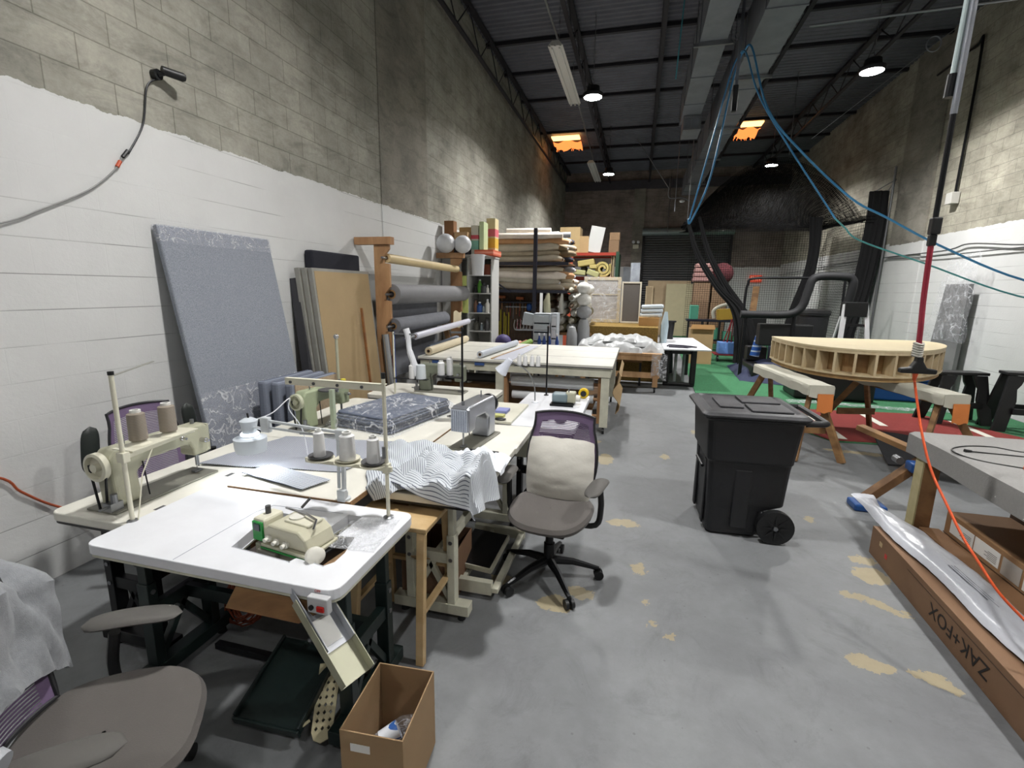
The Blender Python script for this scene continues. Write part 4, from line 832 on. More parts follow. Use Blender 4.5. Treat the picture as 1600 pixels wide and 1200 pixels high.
    for k in range(5):
        a = base_turn+2*PI*k/5; d = Vector((math.cos(a), math.sin(a), 0)); 
        P_ = lambda r, z: M @ (d*r+Vector((0, 0, z)))
        lg = MB().tube([P_(.03, .125), P_(.15, .115), P_(.29, .075), P_(.315, .07)], [.028, .022, .015, .012], 8).build('base_leg', black_mt, t)
        q = Vector((-d.y, d.x, 0)); c0 = d*.315
        mb = MB()
        for s_ in (-1, 1): mb.cyl(M @ (c0+q*.008*s_+Vector((0, 0, .03))), M @ (c0+q*.027*s_+Vector((0, 0, .03))), .029, 16)
        mb.box(-.012, .012, -.006, .006, .03, .075, M @ Matrix.Translation(c0)); mb.build('caster', black_pl, t)
    return t
chB = office_chair('office chair with purple mesh back and a white lumbar cushion, by the striped fabric', (-.44, 2.70, 0), R(174), base_turn=R(54+2), seat_h=.47)
office_chair('grey office chair in the bottom left corner with a sweatshirt over its back', (-1.47, .86, 0), R(-54), base_turn=.3, seat_h=.46)
office_chair('purple mesh office chair with black armrests against the left wall', (-2.72, 2.24, 0), R(-90), arm=arm_k, base_turn=.1, seat_h=.50, arm_up=.05, vert=True, arm_out=.04)
# lumbar cushion
Mc = Matrix.Translation((-.44, 2.70, 0)) @ Matrix.Rotation(R(174), 4, 'Z')
def cush(u, v):
    a = (u-.5)*2; x = .195*a; z = .475+.345*v; y = -.205-.03*v-.05*v*v+.075*(1-abs(a)**3)*math.sin(PI*min(1, max(0, v*.9+.05)))**.6*.6+.0015*mnoise.noise(Vector((x*14+z*12, z*22, 1)))*2
    return Mc @ Vector((x, y, z))
tag(MB().grid(cush, 28, 30, .05).build('lumbar_cushion', mat('cream cushion fabric', '#cfccc3', .8, bump=.1, bs=60), bevel=0), 'cream white lumbar cushion on the chair beside the striped fabric', 'cushion')
# sweatshirt draped over the back of chair A
Ma = Matrix.Translation((-1.47, .86, 0)) @ Matrix.Rotation(R(-54), 4, 'Z')
def shirt(u, v):
    a = (u-.5)*2; x = .27*a+.02*math.sin(5*v+3*a)
    s_ = (v-.42)*1.15
    if s_ < 0: y = -.30+.03*s_+.0; z = 1.03+s_*.85; y += .035*(-s_)
    else: y = -.40-.02*s_*1.0; z = 1.03-s_*.85; y -= .03
    y += -.05*math.cos(min(1, abs(s_)*6)*PI/2)*0-(.04 if s_ < 0 else .0)*0
    n = mnoise.noise(Vector((a*3.0, v*4.5, 2.1)))*.045+mnoise.noise(Vector((a*7.0, v*9, 5)))*.018
    z -= .05*abs(a)**2.2+(.06*abs(a) if s_ < 0 else 0)
    dy = .105 if s_ < 0 else -.06
    y = (-.345+dy*min(1, abs(s_)*9)+ (-.06*s_ if s_ < 0 else -.02*s_))+.03*a*a*(1 if s_ < 0 else 0)
    return Ma @ Vector((x, y+n*(1 if s_ > 0 else 1), z+n*.5))
grey_knit = mat('light grey sweatshirt knit', '#888b8f', .95, bump=.3, bs=350, sheen=.2, var=.10, vs=60)
t = thing('sweatshirt', 'light grey sweatshirt draped over the chair in the bottom left corner', 'clothing', (-1.7, .7, .6))
MB().grid(shirt, 40, 44, .012).build('body', grey_knit, t)
sl = curve([Ma @ Vector(p) for p in ((.24, -.33, .99), (.29, -.25, .93), (.31, -.17, .84), (.33, -.11, .745), (.34, -.06, .72))], 5)
MB().tube(sl, [.055+.008*math.sin(i*1.9)-.0008*i for i in range(len(sl))], 16).build('sleeve', grey_knit, t)
MB().tube([sl[-1]-(sl[-1]-sl[-2])*.3, sl[-1]+(sl[-1]-sl[-2])*1.6], [.048, .043], 16).build('cuff', mat('sweatshirt cuff rib', '#a4a7ac', .95), t)

# ================================================================== FABRIC ON THE TABLES
tick = stripes('blue and white ticking', '#c9ced3', '#535a6c', 'U', 48, .24, .9)
tick2 = stripes('blue and white ticking crosswise', '#c9ced3', '#4c5264', 'V', 44, .22, .9)
tick_f = stripes('fine grey ticking', '#a6a9b0', '#6f7482', 'X', 75, .4, .9)
def heap(name, label, x0, x1, y0, y1, seed, amp, m, drop=True, rot=0., base=TZ+.012, nu=60, nv=52, th=.004, fr=1., lim=(-.735, 2.05)):
    c, s_ = math.cos(rot), math.sin(rot); cx, cy_ = (x0+x1)/2, (y0+y1)/2
    def fn(u, v):
        a, b = (u-.5)*(x1-x0), (v-.5)*(y1-y0)
        # irregular outline
        k = 1+.12*mnoise.noise(Vector((u*3.1+seed, v*2.7, seed))); a *= k; b *= 1+.14*mnoise.noise(Vector((u*2.3, v*3.3+seed, 4+seed)))
        x = cx+c*a-s_*b; y = cy_+s_*a+c*b
        w_ = max(0, min(1, min(u, 1-u, v, 1-v)*5))
        r1 = abs(mnoise.noise(Vector((a*4.2*fr+seed*3, b*4.2*fr, seed)))); r2 = abs(mnoise.noise(Vector((a*9*fr+b*5*fr, b*7*fr+seed, 2*seed)))); 
        z = base+amp*(.2+2.1*r1+.8*r2)*w_+.005
        over = 0
        if drop and x > lim[0]: over = x-lim[0]; x = lim[0]+over*.28+.012
        if drop and y < lim[1]: o2 = lim[1]-y; over = max(over, 0)+o2; y = lim[1]-o2*.25-.012
        if over > 0: over = .15*(1-math.exp(-over/.15)); z = z-over*.95; x += .03*math.sin(14*v+seed)*min(1, over*6); 
        return (x, y, z)
    return tag(MB().grid(fn, nu, nv, th).build(name, m), label, 'fabric')
heap('striped_fabric', 'blue and white striped fabric heaped at the near corner of the silver machine table', -1.40, -.86, 2.08, 2.56, 1.3, .10, tick, rot=.5, base=TZ+.012)
heap('striped_fabric', 'striped fabric lying over the edge of the table towards the office chair', -1.18, -.56, 2.0, 2.45, 2.7, .10, tick2, rot=-.3, base=TZ+.04)
heap('white_lining', 'bright white cloth bunched under the silver machine needle', -1.05, -.68, 2.42, 2.66, 5.1, .08, mat('white lining cloth', '#dfe3ea', .8), rot=.1, base=TZ+.012, nu=36, nv=26, fr=1.6, lim=(-.70, 1.9))
tag(MB().grid(lambda u, v: (-2.40+.86*u+.12*v, 2.08+.58*v+.12*u, TZ+.011+.004*mnoise.noise(Vector((u*5, v*5, 0)))), 30, 20, .004).build('fabric_sheet', tick_f), 'fine grey striped fabric lying flat under the task lamp', 'fabric')
tag(MB().grid(lambda u, v: (-2.04+.46*u+.06*v, 2.02-.10*u+.15*v, TZ+.019+.004*mnoise.noise(Vector((u*5, v*5, 3)))), 20, 10, .003).build('fabric_strip', stripes('striped strip cloth', '#bcc1c8', '#59606f', 'V', 13, .3, .9)), 'striped fabric strip at the front edge of the cream worktop', 'fabric')
tag(MB().grid(lambda u, v: (-1.14+.20*u-.03*v, 1.50+.22*v+.02*u+.08*u*v, TZ+.005+.006*abs(mnoise.noise(Vector((u*6, v*6, 3))))), 14, 14, .002).build('clear_wrapper', film('crumpled clear wrapper', (1, 1, 1), .8, 30, .25)), 'crumpled clear plastic wrapper on the right side of the serger table', 'wrapper')
navy_f = stripes('folded navy ticking', '#6e7688', '#2f3646', 'X', 90, .5, .9)
t = thing('fabric_bundle', 'folded navy and grey fabric wrapped in clear plastic on the cream worktop', 'fabric', (-1.80, 3.33, TZ+.003), R(-12))
Mf = Matrix.Translation((-1.80, 3.33, TZ+.004)) @ Matrix.Rotation(R(-12), 4, 'Z')
def blob(w_, l_, h, seed, amp=.02, nu=36, nv=36):
    def fn(u, v):
        a, b = (u-.5)*2, (v-.5)*2; e = (1-abs(a)**5)*(1-abs(b)**5)
        return Mf @ Vector((a*w_*(1+.04*mnoise.noise(Vector((b*2, seed, 0)))), b*l_*(1+.05*mnoise.noise(Vector((a*2, seed, 3)))), .002+h*max(0, e)**.35*(1+.10*mnoise.noise(Vector((a*2.5, b*2.5, seed))))+amp*abs(mnoise.noise(Vector((a*6, b*6, seed))))*max(0, e)))
    return MB().grid(fn, nu, nv)
for i in range(6):
    z = .004+.018*i; MB().prism(rrect(-.27+.008*(i % 2), .27-.01*(i % 3), -.40+.01*(i % 3), .40-.012*(i % 2), .05), z, z+.0165, Mf).build('fabric_fold', navy_f, t, bevel=.006)
blob(.31, .44, .125, 3.3, .035).build('plastic_wrap', film('clear wrinkled bag', (.97, .98, 1), .75, 7), t)

# ================================================================== UNDER THE TABLES
cb = thing('cardboard_box', 'open brown cardboard box holding a water bottle in the foreground', 'box', (-.79, 1.3, 0), R(5))
Mb = Matrix.Translation((-.775, 1.315, 0)) @ Matrix.Rotation(R(4), 4, 'Z')
def openbox(M, w_, l_, h, m, t, th=.005):
    MB().box(-w_/2, w_/2, -l_/2, l_/2, 0, th, M).box(-w_/2, w_/2, -l_/2, -l_/2+th, th, h, M).box(-w_/2, w_/2, l_/2-th, l_/2, th, h, M).box(-w_/2, -w_/2+th, -l_/2+th, l_/2-th, th, h, M).box(w_/2-th, w_/2, -l_/2+th, l_/2-th, th, h, M).build('carton', m, t, bevel=.001)
openbox(Mb, .225, .30, .33, kraft_l if False else mat('corrugated kraft', '#927858', .8, var=.05, vs=3), cb)
MB().box(-.075, -.005, -.1515, -.1500, .255, .285, Mb).build('paper_label', paper, cb)
wb_ = thing('water_bottle', 'clear plastic water bottle with a white and blue label inside the open box', 'bottle', (-.78, 1.28, .01))
Mw = Matrix.Translation((-.80, 1.375, .115)) @ Matrix.Rotation(R(40), 4, 'Z') @ Matrix.Rotation(R(70), 4, 'Y')
clearp = film('clear bottle plastic', (1, 1, 1), .45, 20, .08)
MB().lathe([(.03, -.09), (.033, -.08), (.033, .05), (.014, .09), (.014, .1)], (0, 0, 0), 18, Mw).build('bottle_body', clearp, wb_)
MB().lathe([(.0335, -.05), (.0335, .02)], (0, 0, 0), 18, Mw).build('bottle_label', stripes('bottle label', '#d6dbe2', '#2f5fa8', 'Z', 30, .25, .4), wb_); MB().lathe([(.015, .1), (.015, .115), (.001, .115)], (0, 0, 0), 12, Mw).build('bottle_cap', white, wb_)
MB2 = MB().grid(lambda u, v: (-.85+.12*u, 1.22+.2*v, .05+.06*abs(mnoise.noise(Vector((u*4, v*6, 9))))), 16, 20, .003)
tag(MB2.build('plastic_scrap', film('crumpled cellophane', (1, 1, 1), .8, 25, .2)), 'crumpled clear cellophane at the bottom of the open foreground box', 'wrapper')
# box under stool
cb2 = thing('cardboard_box', 'open brown cardboard box on the floor under the wooden stool', 'box', (-1.12, 2.45, 0))
Mb2 = Matrix.Translation((-1.06, 2.42, 0)) @ Matrix.Rotation(R(2), 4, 'Z'); openbox(Mb2, .28, .42, .30, kraft_d, cb2)
MB().prism([(0, 0), (.13, 0), (.10, .13), (.02, .13)], 0, .004, frame((-1.12, 2.215, .295), (.95, .1, 0), (0, -.35, .3))).build('box_flap', kraft_l, cb2)
# pedals
t = thing('foot_pedal', 'cream perforated foot pedal leaning under the serger table', 'pedal', (-1.12, 1.42, 0))
p0, p1 = Vector((-1.085, 1.315, .045)), Vector((-1.20, 1.56, .17)); dd = (p1-p0); 
Mp = frame(p0, dd, Vector((.9, .42, 0)))
outl = [( .0+.03-.03*math.cos(a), .03*math.sin(a)) for a in [0]]
outl = [(dd.length, -.045), (dd.length, .045), (.04, .040), (.012, .028), (0, 0), (.012, -.028), (.04, -.040)]
holes = []
for i in range(8):
    for j in range(3):
        cx, cy_ = .05+.028*i, -.024+.024*j+(.0 if i % 2 == 0 else .0); q = .0085
        holes.append([(cx+q, cy_), (cx, cy_+q*.8), (cx-q, cy_), (cx, cy_-q*.8)])
MB().prism(outl[::-1] if False else outl, 0, .007, Mp, holes=holes).build('perforated_plate', mat('cream cast pedal', '#a49d80', .5), t)
MB().tube(curve([Mp @ Vector((.08, -.05, -.01)), Mp @ Vector((.06, -.085, -.01)), Mp @ Vector((.09, -.10, 0)), Mp @ Vector((.13, -.07, 0))], 5), .006, 6).build('pedal_bracket', mat('cream bracket', '#a49d80', .5), t)
MB().beam((-1.16, 1.62, .02), (-1.16, 1.62, .17), .02, .02).build('pivot_post', black_mt, t)
t = thing('treadle_plate', 'wide dark green treadle plate under the serger table', 'pedal', (-1.4, 1.5, 0))
Mt = frame((-1.47, 1.30, .07), (1, .04, 0), (-.25, .9, .32))
MB().box(0, .30, 0, .34, 0, .012, Mt).box(0, .30, -.012, 0, -.02, .02, Mt).box(0, .012, 0, .34, -.01, .03, Mt).box(.288, .30, 0, .34, -.01, .03, Mt).build('plate', dkgreen, t, bevel=.004)
MB().box(-1.9, -1.05, 1.62, 1.65, .03, .06).build('crossbar', black_mt, t); MB().tube([(-1.33, 1.60, .22), (-1.33, 1.50, .66)], .003, 6).build('pull_rod', steel, t); MB().ball((-1.33, 1.6, .22), .014, 5).build('ball_joint', steel, t)
# orange cord coil
random.seed(3); coil = []
for i in range(150):
    a = i*.42; rr_ = .10+.025*math.sin(i*.37)+.012*random.random(); coil.append((-1.90+rr_*math.cos(a)*1.0, 1.84+.05*math.sin(a)+.02*math.sin(i*.9), .20+rr_*1.3*math.sin(a)+.0))
coil = [(x, y, max(.012, z)) for x, y, z in coil]
tag(MB().tube(coil, .0045, 6).build('cord_coil', mat('dull orange cord', '#8a3f24', .5)), 'coil of dull orange extension cord under the left tables', 'cord')
# stool side plywood bits and treadle machine under table C
t = thing('treadle_assembly', 'cream treadle frame with a dark pedal plate under the striped fabric table', 'pedal', (-.88, 2.6, 0))
MB().box(-.98, -.72, 2.38, 2.42, .03, .11).box(-.72, -.68, 2.38, 3.05, .05, .08).box(-1.05, -.68, 3.05, 3.09, .03, .10).box(-.93, -.90, 2.42, 3.05, .05, .08).build('treadle_bars', cream_paint, t, bevel=.003)
Mt = frame((-1.0, 2.52, .12), (1, -.12, 0), (.12, 1, .25)); MB().box(0, .24, 0, .30, 0, .012, Mt).build('pedal_plate', black_pl, t, bevel=.002); MB().box(-.006, .246, -.008, .0, -.02, .016, Mt).box(.24, .25, 0, .30, -.02, .016, Mt).build('pedal_rim', cream_paint, t)
tag(MB().beam((-.98, 2.16, .66), (-1.18, 2.9, .62), .03, .12).build('under_rail', oldwood), 'worn wooden rail under the striped fabric table', 'rail')

# ================================================================== WHEELED TRASH CART
t = thing('trash_cart', 'large black wheeled trash cart with a closed lid in the middle of the floor', 'bin', (1.0, 3.75, 0))
bk = mat('black cart plastic', '#17181b', .5, bump=.06, bs=90, var=.1, vs=3)
Mk = Matrix.Translation((.98, 3.80, 0)) @ Matrix.Rotation(R(-90+4), 4, 'Z')   # local +Y = handle side after the turn below
Mk = Matrix.Translation((.84, 3.86, 0)) @ Matrix.Rotation(R(3), 4, 'Z') @ Matrix.Diagonal((.97, .97, .96, 1))
def ring(x0, x1, y0, y1, r, z, n=4): return [Mk @ Vector((p[0], p[1], z)) for p in rrect(x0, x1, y0, y1, r, n)]
# local +x is the wheel/handle side
lv = [(-.26, .10, -.27, .27, .05, .015), (-.27, .12, -.275, .275, .05, .05), (-.272, .13, -.28, .28, .05, .22), (-.275, .27, -.285, .285, .05, .27), (-.285, .285, -.298, .298, .05, .56), (-.287, .29, -.30, .30, .05, .60), (-.305, .295, -.315, .315, .05, .615), (-.325, .325, -.335, .335, .05, .93), (-.345, .345, -.35, .35, .05, .935), (-.345, .345, -.35, .35, .05, .955)]
vs = []; fs = []; n = 20
for q in lv: vs += ring(*q)
for i in range(len(lv)-1):
    for k in range(n): fs.append((i*n+k, i*n+(k+1) % n, (i+1)*n+(k+1) % n, (i+1)*n+k))
fs.append(tuple(range(n))[::-1]); fs.append(tuple((len(lv)-1)*n+k for k in range(n)))
mb = MB(); mb.add(vs, fs); mb.build('cart_body', bk, t, bevel=.008)
MB().box(-.10, .02, -.300, -.27, .08, .55, Mk).box(-.292, -.275, -.20, -.13, .05, .58, Mk).box(-.292, -.275, .13, .20, .05, .58, Mk).build('body_ribs', bk, t, bevel=.01)
MB().cyl(Mk @ Vector((-.30, -.12, .5)), Mk @ Vector((-.30, .12, .5)), .012, 8).build('lift_bar', black_mt, t)
lvl = [(-.37, .36, -.365, .365, .06, .956), (-.375, .365, -.37, .37, .06, .975), (-.35, .34, -.345, .345, .06, .992), (-.31, .30, -.31, .31, .06, 1.0), (-.29, .28, -.29, .29, .05, .99)]
vs = []; fs = []
for q in lvl: vs += ring(*q)
for i in range(len(lvl)-1):
    for k in range(n): fs.append((i*n+k, i*n+(k+1) % n, (i+1)*n+(k+1) % n, (i+1)*n+k))
fs.append(tuple(range(n))[::-1]); fs.append(tuple((len(lvl)-1)*n+k for k in range(n)))
mb = MB(); mb.add(vs, fs); mb.build('lid', mat('scuffed black lid', '#232427', .5, col2='#3a3a3e', vs=4, bump=.1), t, bevel=.006)
MB().box(-.22, -.05, -.16, .16, .990, 1.004, Mk).box(-.02, .26, -.27, -.03, .990, 1.006, Mk).box(-.02, .26, .03, .27, .990, 1.006, Mk).build('lid_panels', mat('scuffed lid panel', '#222225', .55, col2='#434347', vs=5), t, bevel=.01)
MB().tube(curve([Mk @ Vector(p) for p in ((.34, -.28, .93), (.46, -.27, .935), (.48, -.2, .935), (.48, .2, .935), (.46, .27, .935), (.34, .28, .93))], 4), .022, 10).build('handle', bk, t)
MB().cyl(Mk @ Vector((.20, -.30, .13)), Mk @ Vector((.20, .30, .13)), .012, 10).build('axle', steel, t)
for s_ in (-1, 1):
    w_ = MB().lathe([(.03, 0), (.10, .006), (.105, .0), (.13, .004), (.132, .03), (.13, .055), (.105, .058), (.03, .05)], (0, 0, 0), 30, Mk @ Matrix.Translation((.20, s_*.30-(.0 if s_ > 0 else .0), .133)) @ Matrix.Rotation(-PI/2*s_, 4, 'X')).build('wheel', black_pl, t)
    MB().lathe([(.018, 0), (.016, .064), (.001, .066)], (0, 0, 0), 14, Mk @ Matrix.Translation((.20, s_*.30, .133)) @ Matrix.Rotation(-PI/2*s_, 4, 'X')).build('hub_cap', steel, w_)
    mb = MB()
    for k in range(8): a = 2*PI*k/8; mb.beam(Mk @ Vector((.20+.03*math.cos(a), s_*.36, .133+.03*math.sin(a))), Mk @ Vector((.20+.10*math.cos(a), s_*.355, .133+.10*math.sin(a))), .008, .012)
    mb.build('wheel_spokes', black_pl, w_)

# ================================================================== RIGHT FOREGROUND
zb = thing('long_carton', 'long brown carton with black lettering on the floor at lower right', 'box', (1.75, 2.1, 0))
u0 = Vector((1.685, 3.62, 0)); dv = Vector((-.035, -1, 0)).normalized(); sd_ = Vector((1, -.035, 0)).normalized()
Mz = frame(u0, sd_, -dv)   # local x right, local -y toward the viewer
MB().box(0, .21, -3.4, 0, 0, .20, Mz).build('carton', mat('long carton kraft', '#775a42', .75, var=.06, vs=4), zb, bevel=.003)
ink = mat('black print', '#1a1512', .7)
text_mesh('ZAK+FOX', .105, frame(u0+dv*1.05+Vector((-.0012, 0, .105)), dv*-1 if False else -dv, (0, 0, -1)) if False else frame(u0+dv*1.02-sd_*.0015+Vector((0, 0, .10)), -dv*-1*-1, (0, 0, -1)), ink, 'lettering', zb, .0004, 1.05)
MB().prism([(-.003, 0), (.003, 0), (.003, .05), (.010, .05), (0, .065), (-.010, .05), (-.003, .05)], 0, .0006, frame(u0+dv*1.66-sd_*.0012+Vector((0, 0, .13)), (0, -1, 0), (0, 0, -1))).build('arrow_mark', ink, zb)
MB().tube([u0+dv*.5-sd_*.001+Vector((0, 0, .165)), u0+dv*1.9-sd_*.001+Vector((0, 0, .165))], .0012, 4).build('crease', ink, zb)
MB().box(-.0015, 0, -.25, -.22, .08, .11, Mz).build('red_sticker', mat('red sticker', '#b8201c', .5), zb); MB().box(-.0015, 0, -.17, -.13, .12, .15, Mz).build('tape_patch', mat('pale tape patch', '#b39b74', .5), zb)
def polybag(u, v):
    y = 4.08-2.95*v; x0 = 1.715-.0*v+.03*v; wd = .035+.19*min(1, v*5)
    if v < .05: wd = .16*(1-v*6)
    if v < .09: wd = .16-.9*v
    else: wd = .08+.14*min(1, (v-.09)*9)
    a = (u-.5)*2; h = .055*(1-abs(a)**2.5)**.5*min(1, .25+v*7)
    return (x0+wd*(a*.5+.5)+.012*math.sin(v*21), y, .215+.06*max(0, (.12-v))*3+h+.006*mnoise.noise(Vector((u*6, v*40, 1))))
polym = mat('white poly bag', '#c9ccd4', .28, bump=.25, bs=25)
t = thing('poly_mailer', 'long white plastic mailing bag lying on the brown long carton', 'bag', (1.8, 2.6, .2))
MB().grid(polybag, 14, 90, .004).build('bag', polym, t)
pr = MB(); random.seed(8)
for i in range(3): pr.box(1.80+.016*i, 1.806+.012*i, 2.86-.16-.06*(i % 2), 3.02, .2765, .2775)
pr.build('printed_text', mat('grey print', '#80838c', .7), t)
# boxes under the cloth table
bxl = thing('long_carton', 'brown long carton with white shipping labels under the cloth covered table', 'box', (2.2, 2.4, 0))
MB().box(2.06, 2.40, .9, 3.56, .005, .39).build('carton', mat('kraft carton', '#8d6a48', .75, var=.07, vs=3), bxl, bevel=.004)
MB().box(2.056, 2.06, .9, 3.56, .245, .250).build('seam_tape', kraft_d, bxl)
for (ya, yb_, za, zb_) in ((3.28, 3.50, .27, .36), (3.06, 3.27, .27, .36), (2.70, 2.88, .26, .37), (2.50, 2.60, .27, .33)):
    lb = MB().box(2.0575, 2.0597, ya, yb_, za, zb_).build('shipping_label', paper, bxl)
    mb = MB()
    for k in range(5): mb.box(2.0568, 2.0576, ya+.02, ya+.02+(yb_-ya)*(.35+.12*(k % 2)), za+.015+.010*k, za+.018+.010*k)
    mb.build('printed_lines', grey_pl, lb)
MB().box(2.0575, 2.0597, 2.90, 3.04, .26, .36).build('clear_pouch', mat('grey document pouch', '#a8a39c', .25), bxl)
tag(MB().box(1.93, 2.045, .9, 3.58, .001, .25).build('carton', mat('plain brown carton', '#7a5839', .8, var=.06, vs=3), bevel=.004), 'plain brown long carton between the lettered one and the labelled one', 'box')
tag(MB().box(2.42, 2.72, .9, 3.60, .001, .50).build('carton', mat('dark brown carton', '#59402c', .6, var=.1), bevel=.004), 'dark brown long carton at the back under the cloth covered table', 'box')
tag(MB().grid(lambda u, v: (2.44+.26*u, .9+2.6*v, .515+.012*mnoise.noise(Vector((u*5, v*14, 1)))), 8, 40, .003).build('plastic_sheet', film('dark clear wrap', (.9, .9, .9), .5, 10)), 'clear plastic sheet lying on the dark carton under the table', 'plastic')
# cloth table
t = thing('covered_table', 'work table covered with a grey cloth at the right edge', 'table', (2.6, 2.4, 0))
cloth = mat('grey linen cover', '#8e8d8b', .95, bump=.3, bs=220, var=.05, vs=60)
MB().box(1.91, 3.25, .8, 3.77, .72, .82).build('table_body', oldwood, t)
def cov(u, v):
    # rounded cloth shell: front drop, top, back drop
    s_ = v*1.62-.14; x = 1.895+max(0, min(1.36, s_)); z = .845 if 0 <= s_ <= 1.36 else .845-(abs(s_) if s_ < 0 else s_-1.36)
    y = .75+3.045*u
    if u > .985: z -= .0
    z += .003*mnoise.noise(Vector((u*12, v*12, 2)))
    if s_ < .012 and s_ > -.012: z -= .006
    return (x-(.010 if s_ < 0 else 0)*math.sin(u*20)*.6, y, z)
MB().grid(cov, 50, 60, .006).build('cloth_cover', cloth, t)
MB().grid(lambda u, v: (1.895+1.36*u, 3.795+.012*math.sin(u*9)+.01*v-.03*max(0, .08-u)*5*v, .845-.125*v), 30, 6, .005).build('cloth_end', cloth, t)
for (x, y) in ((1.93, 3.60), (3.1, 3.60), (1.93, 1.0), (3.1, 1.0)):
    MB().box(x-.02, x+.07, y, y+.09, 0, .72).build('leg', wood('leg timber', '#8b6843', '#6c4c2e', .7), t)
MB().box(1.90, 1.909, 3.60, 3.69, .0, .72).build('lit_leg_face', wood('lit leg face', '#b9ae86', '#a59a70', .7), t)  # lit left side of the leg, painted as a paler slab
tag(MB().tube(curve([(2.6, 3.50, .853), (2.33, 3.46, .853), (2.209, 3.53, .853), (2.05, 3.50, .853), (1.925, 3.40, .853), (1.915, 3.28, .853), (1.97, 3.19, .853), (2.091, 3.13, .853), (2.4, 3.0, .853)], 8), .0045, 8).build('extension_cable', black_pl), 'looped black cord lying on the grey cloth of the right table', 'cord')
t = thing('power_plug', 'black plug with straight cord lying inside the cord loop on the grey cloth', 'plug', (1.98, 3.37, .85))
MB().tube([(1.975, 3.372, .858), (2.01, 3.372, .858)], [.012, .007], 10).build('plug', black_pl, t); MB().tube(curve([(2.01, 3.372, .857), (2.12, 3.375, .853), (2.27, 3.36, .853), (2.6, 3.30, .853)], 6), .004, 8).build('cord', black_pl, t)
t = thing('orange_plug', 'orange cord end with black lead at the right edge of the cloth', 'plug', (2.12, 3.1, .85)); MB().cyl((2.105, 3.115, .862), (2.15, 3.09, .862), .012, 10).build('plug', mat('orange rubber', '#d9562b', .45), t)
# hanging cord drop
orange = mat('orange cord rubber', '#d8572a', .45); dred = mat('red cord jacket', '#8c1f33', .4)
t = thing('cord_drop', 'hanging pole and red cord with a black three way outlet and orange cord', 'cord', (1.4, 2.9, 1.3))
MB().cyl((1.39, 2.9, 3.1), (1.39, 2.9, 6.7), .008, 8).cyl((1.385, 2.9, 2.62), (1.39, 2.9, 3.3), .014, 12).build('pole', galv, t)
MB().cyl((1.365, 2.92, 2.80), (1.375, 2.92, 3.35), .012, 10).build('light_tube', mat('pale tube', '#a9b8b8', .3), t); MB().cyl((1.362, 2.92, 2.70), (1.365, 2.92, 2.80), .02, 10).build('tube_cap', black_mt, t)
MB().cyl((1.387, 2.9, 2.15), (1.385, 2.9, 2.62), .012, 10).build('black_tube', black_mt, t)
MB().box(1.37, 1.412, 2.88, 2.92, 2.075, 2.155).box(1.372, 1.404, 2.885, 2.915, 2.02, 2.075).build('connector', black_pl, t, bevel=.006)
MB().tube(curve([(1.388, 2.9, 2.03), (1.392, 2.9, 1.9), (1.398, 2.9, 1.75), (1.408, 2.9, 1.6), (1.412, 2.9, 1.525)], 5), .0125, 10).build('red_cord', dred, t)
mb = MB(); 
for i in range(6): mb.tube([(1.412+.019*math.cos(a*PI/6), 2.9+.019*math.sin(a*PI/6), 1.535-.012*i+.004*math.cos(a)) for a in range(12)], .006, 6, closed=True)
mb.build('tape_wrap', mat('clear tape wrap', '#b9b7ad', .3), t)
XZ = Matrix(((1, 0, 0, 0), (0, 0, -1, 2.9), (0, 1, 0, 0), (0, 0, 0, 1)))
MB().prism([(1.345, 1.382), (1.505, 1.382), (1.507, 1.405), (1.46, 1.412), (1.44, 1.445), (1.437, 1.470), (1.413, 1.470), (1.408, 1.445), (1.39, 1.412), (1.345, 1.405)], -.02, .02, XZ).build('three_way_outlet', black_pl, t, bevel=.006)
MB().tube([(1.42, 2.9, 1.383), (1.42, 2.9, 1.345)], [.013, .008], 10).tube(curve([(1.42, 2.9, 1.35), (1.436, 2.87, 1.235), (1.449, 2.8, 1.079), (1.473, 2.72, .921), (1.499, 2.6, .791), (1.527, 2.5, .681), (1.557, 2.42, .603), (1.602, 2.35, .514), (1.677, 2.3, .43), (1.80, 2.2, .31), (1.95, 2.0, .262)], 6), .006, 8).build('orange_cord', orange, t)
tag(MB().tube(curve([(-3.345, 1.2, 1.0), (-3.34, 1.67, .74), (-3.34, 1.77, .61), (-3.34, 1.9, .47), (-3.3, 2.1, .3), (-3.2, 2.3, .01)], 6), .007, 8).build('extension_cable', mat('faded orange cord', '#a8502f', .5)), 'orange cord sloping down the left wall behind the tables', 'cord')
# security camera on left wall
t = thing('security_camera', 'small black bullet camera with hanging cable on the upper left wall', 'camera', (-3.3, 3.0, 3.2))
MB().cyl((-3.36, 2.93, 3.21), (-3.32, 2.93, 3.21), .035, 14).tube([(-3.32, 2.93, 3.21), (-3.29, 2.95, 3.22)], .014, 8).build('mount', black_pl, t)
MB().tube([(-3.30, 2.94, 3.24), (-3.25, 3.06, 3.235)], [.028, .03], 14).cyl((-3.25, 3.06, 3.235), (-3.247, 3.07, 3.235), .024, 14).build('camera_body', black_pl, t)
MB().tube(curve([(-3.34, 2.92, 3.18), (-3.345, 2.85, 3.10), (-3.345, 2.79, 2.85), (-3.345, 2.66, 2.63)], 6), .006, 6).build('black_cable', black_mt, t)
MB().cyl((-3.345, 2.66, 2.65), (-3.345, 2.62, 2.60), .012, 8).build('black_joint', black_pl, t); MB().cyl((-3.345, 2.60, 2.57), (-3.345, 2.575, 2.53), .012, 8).build('red_joint', mat('red yellow connector', '#c0502a', .5), t)
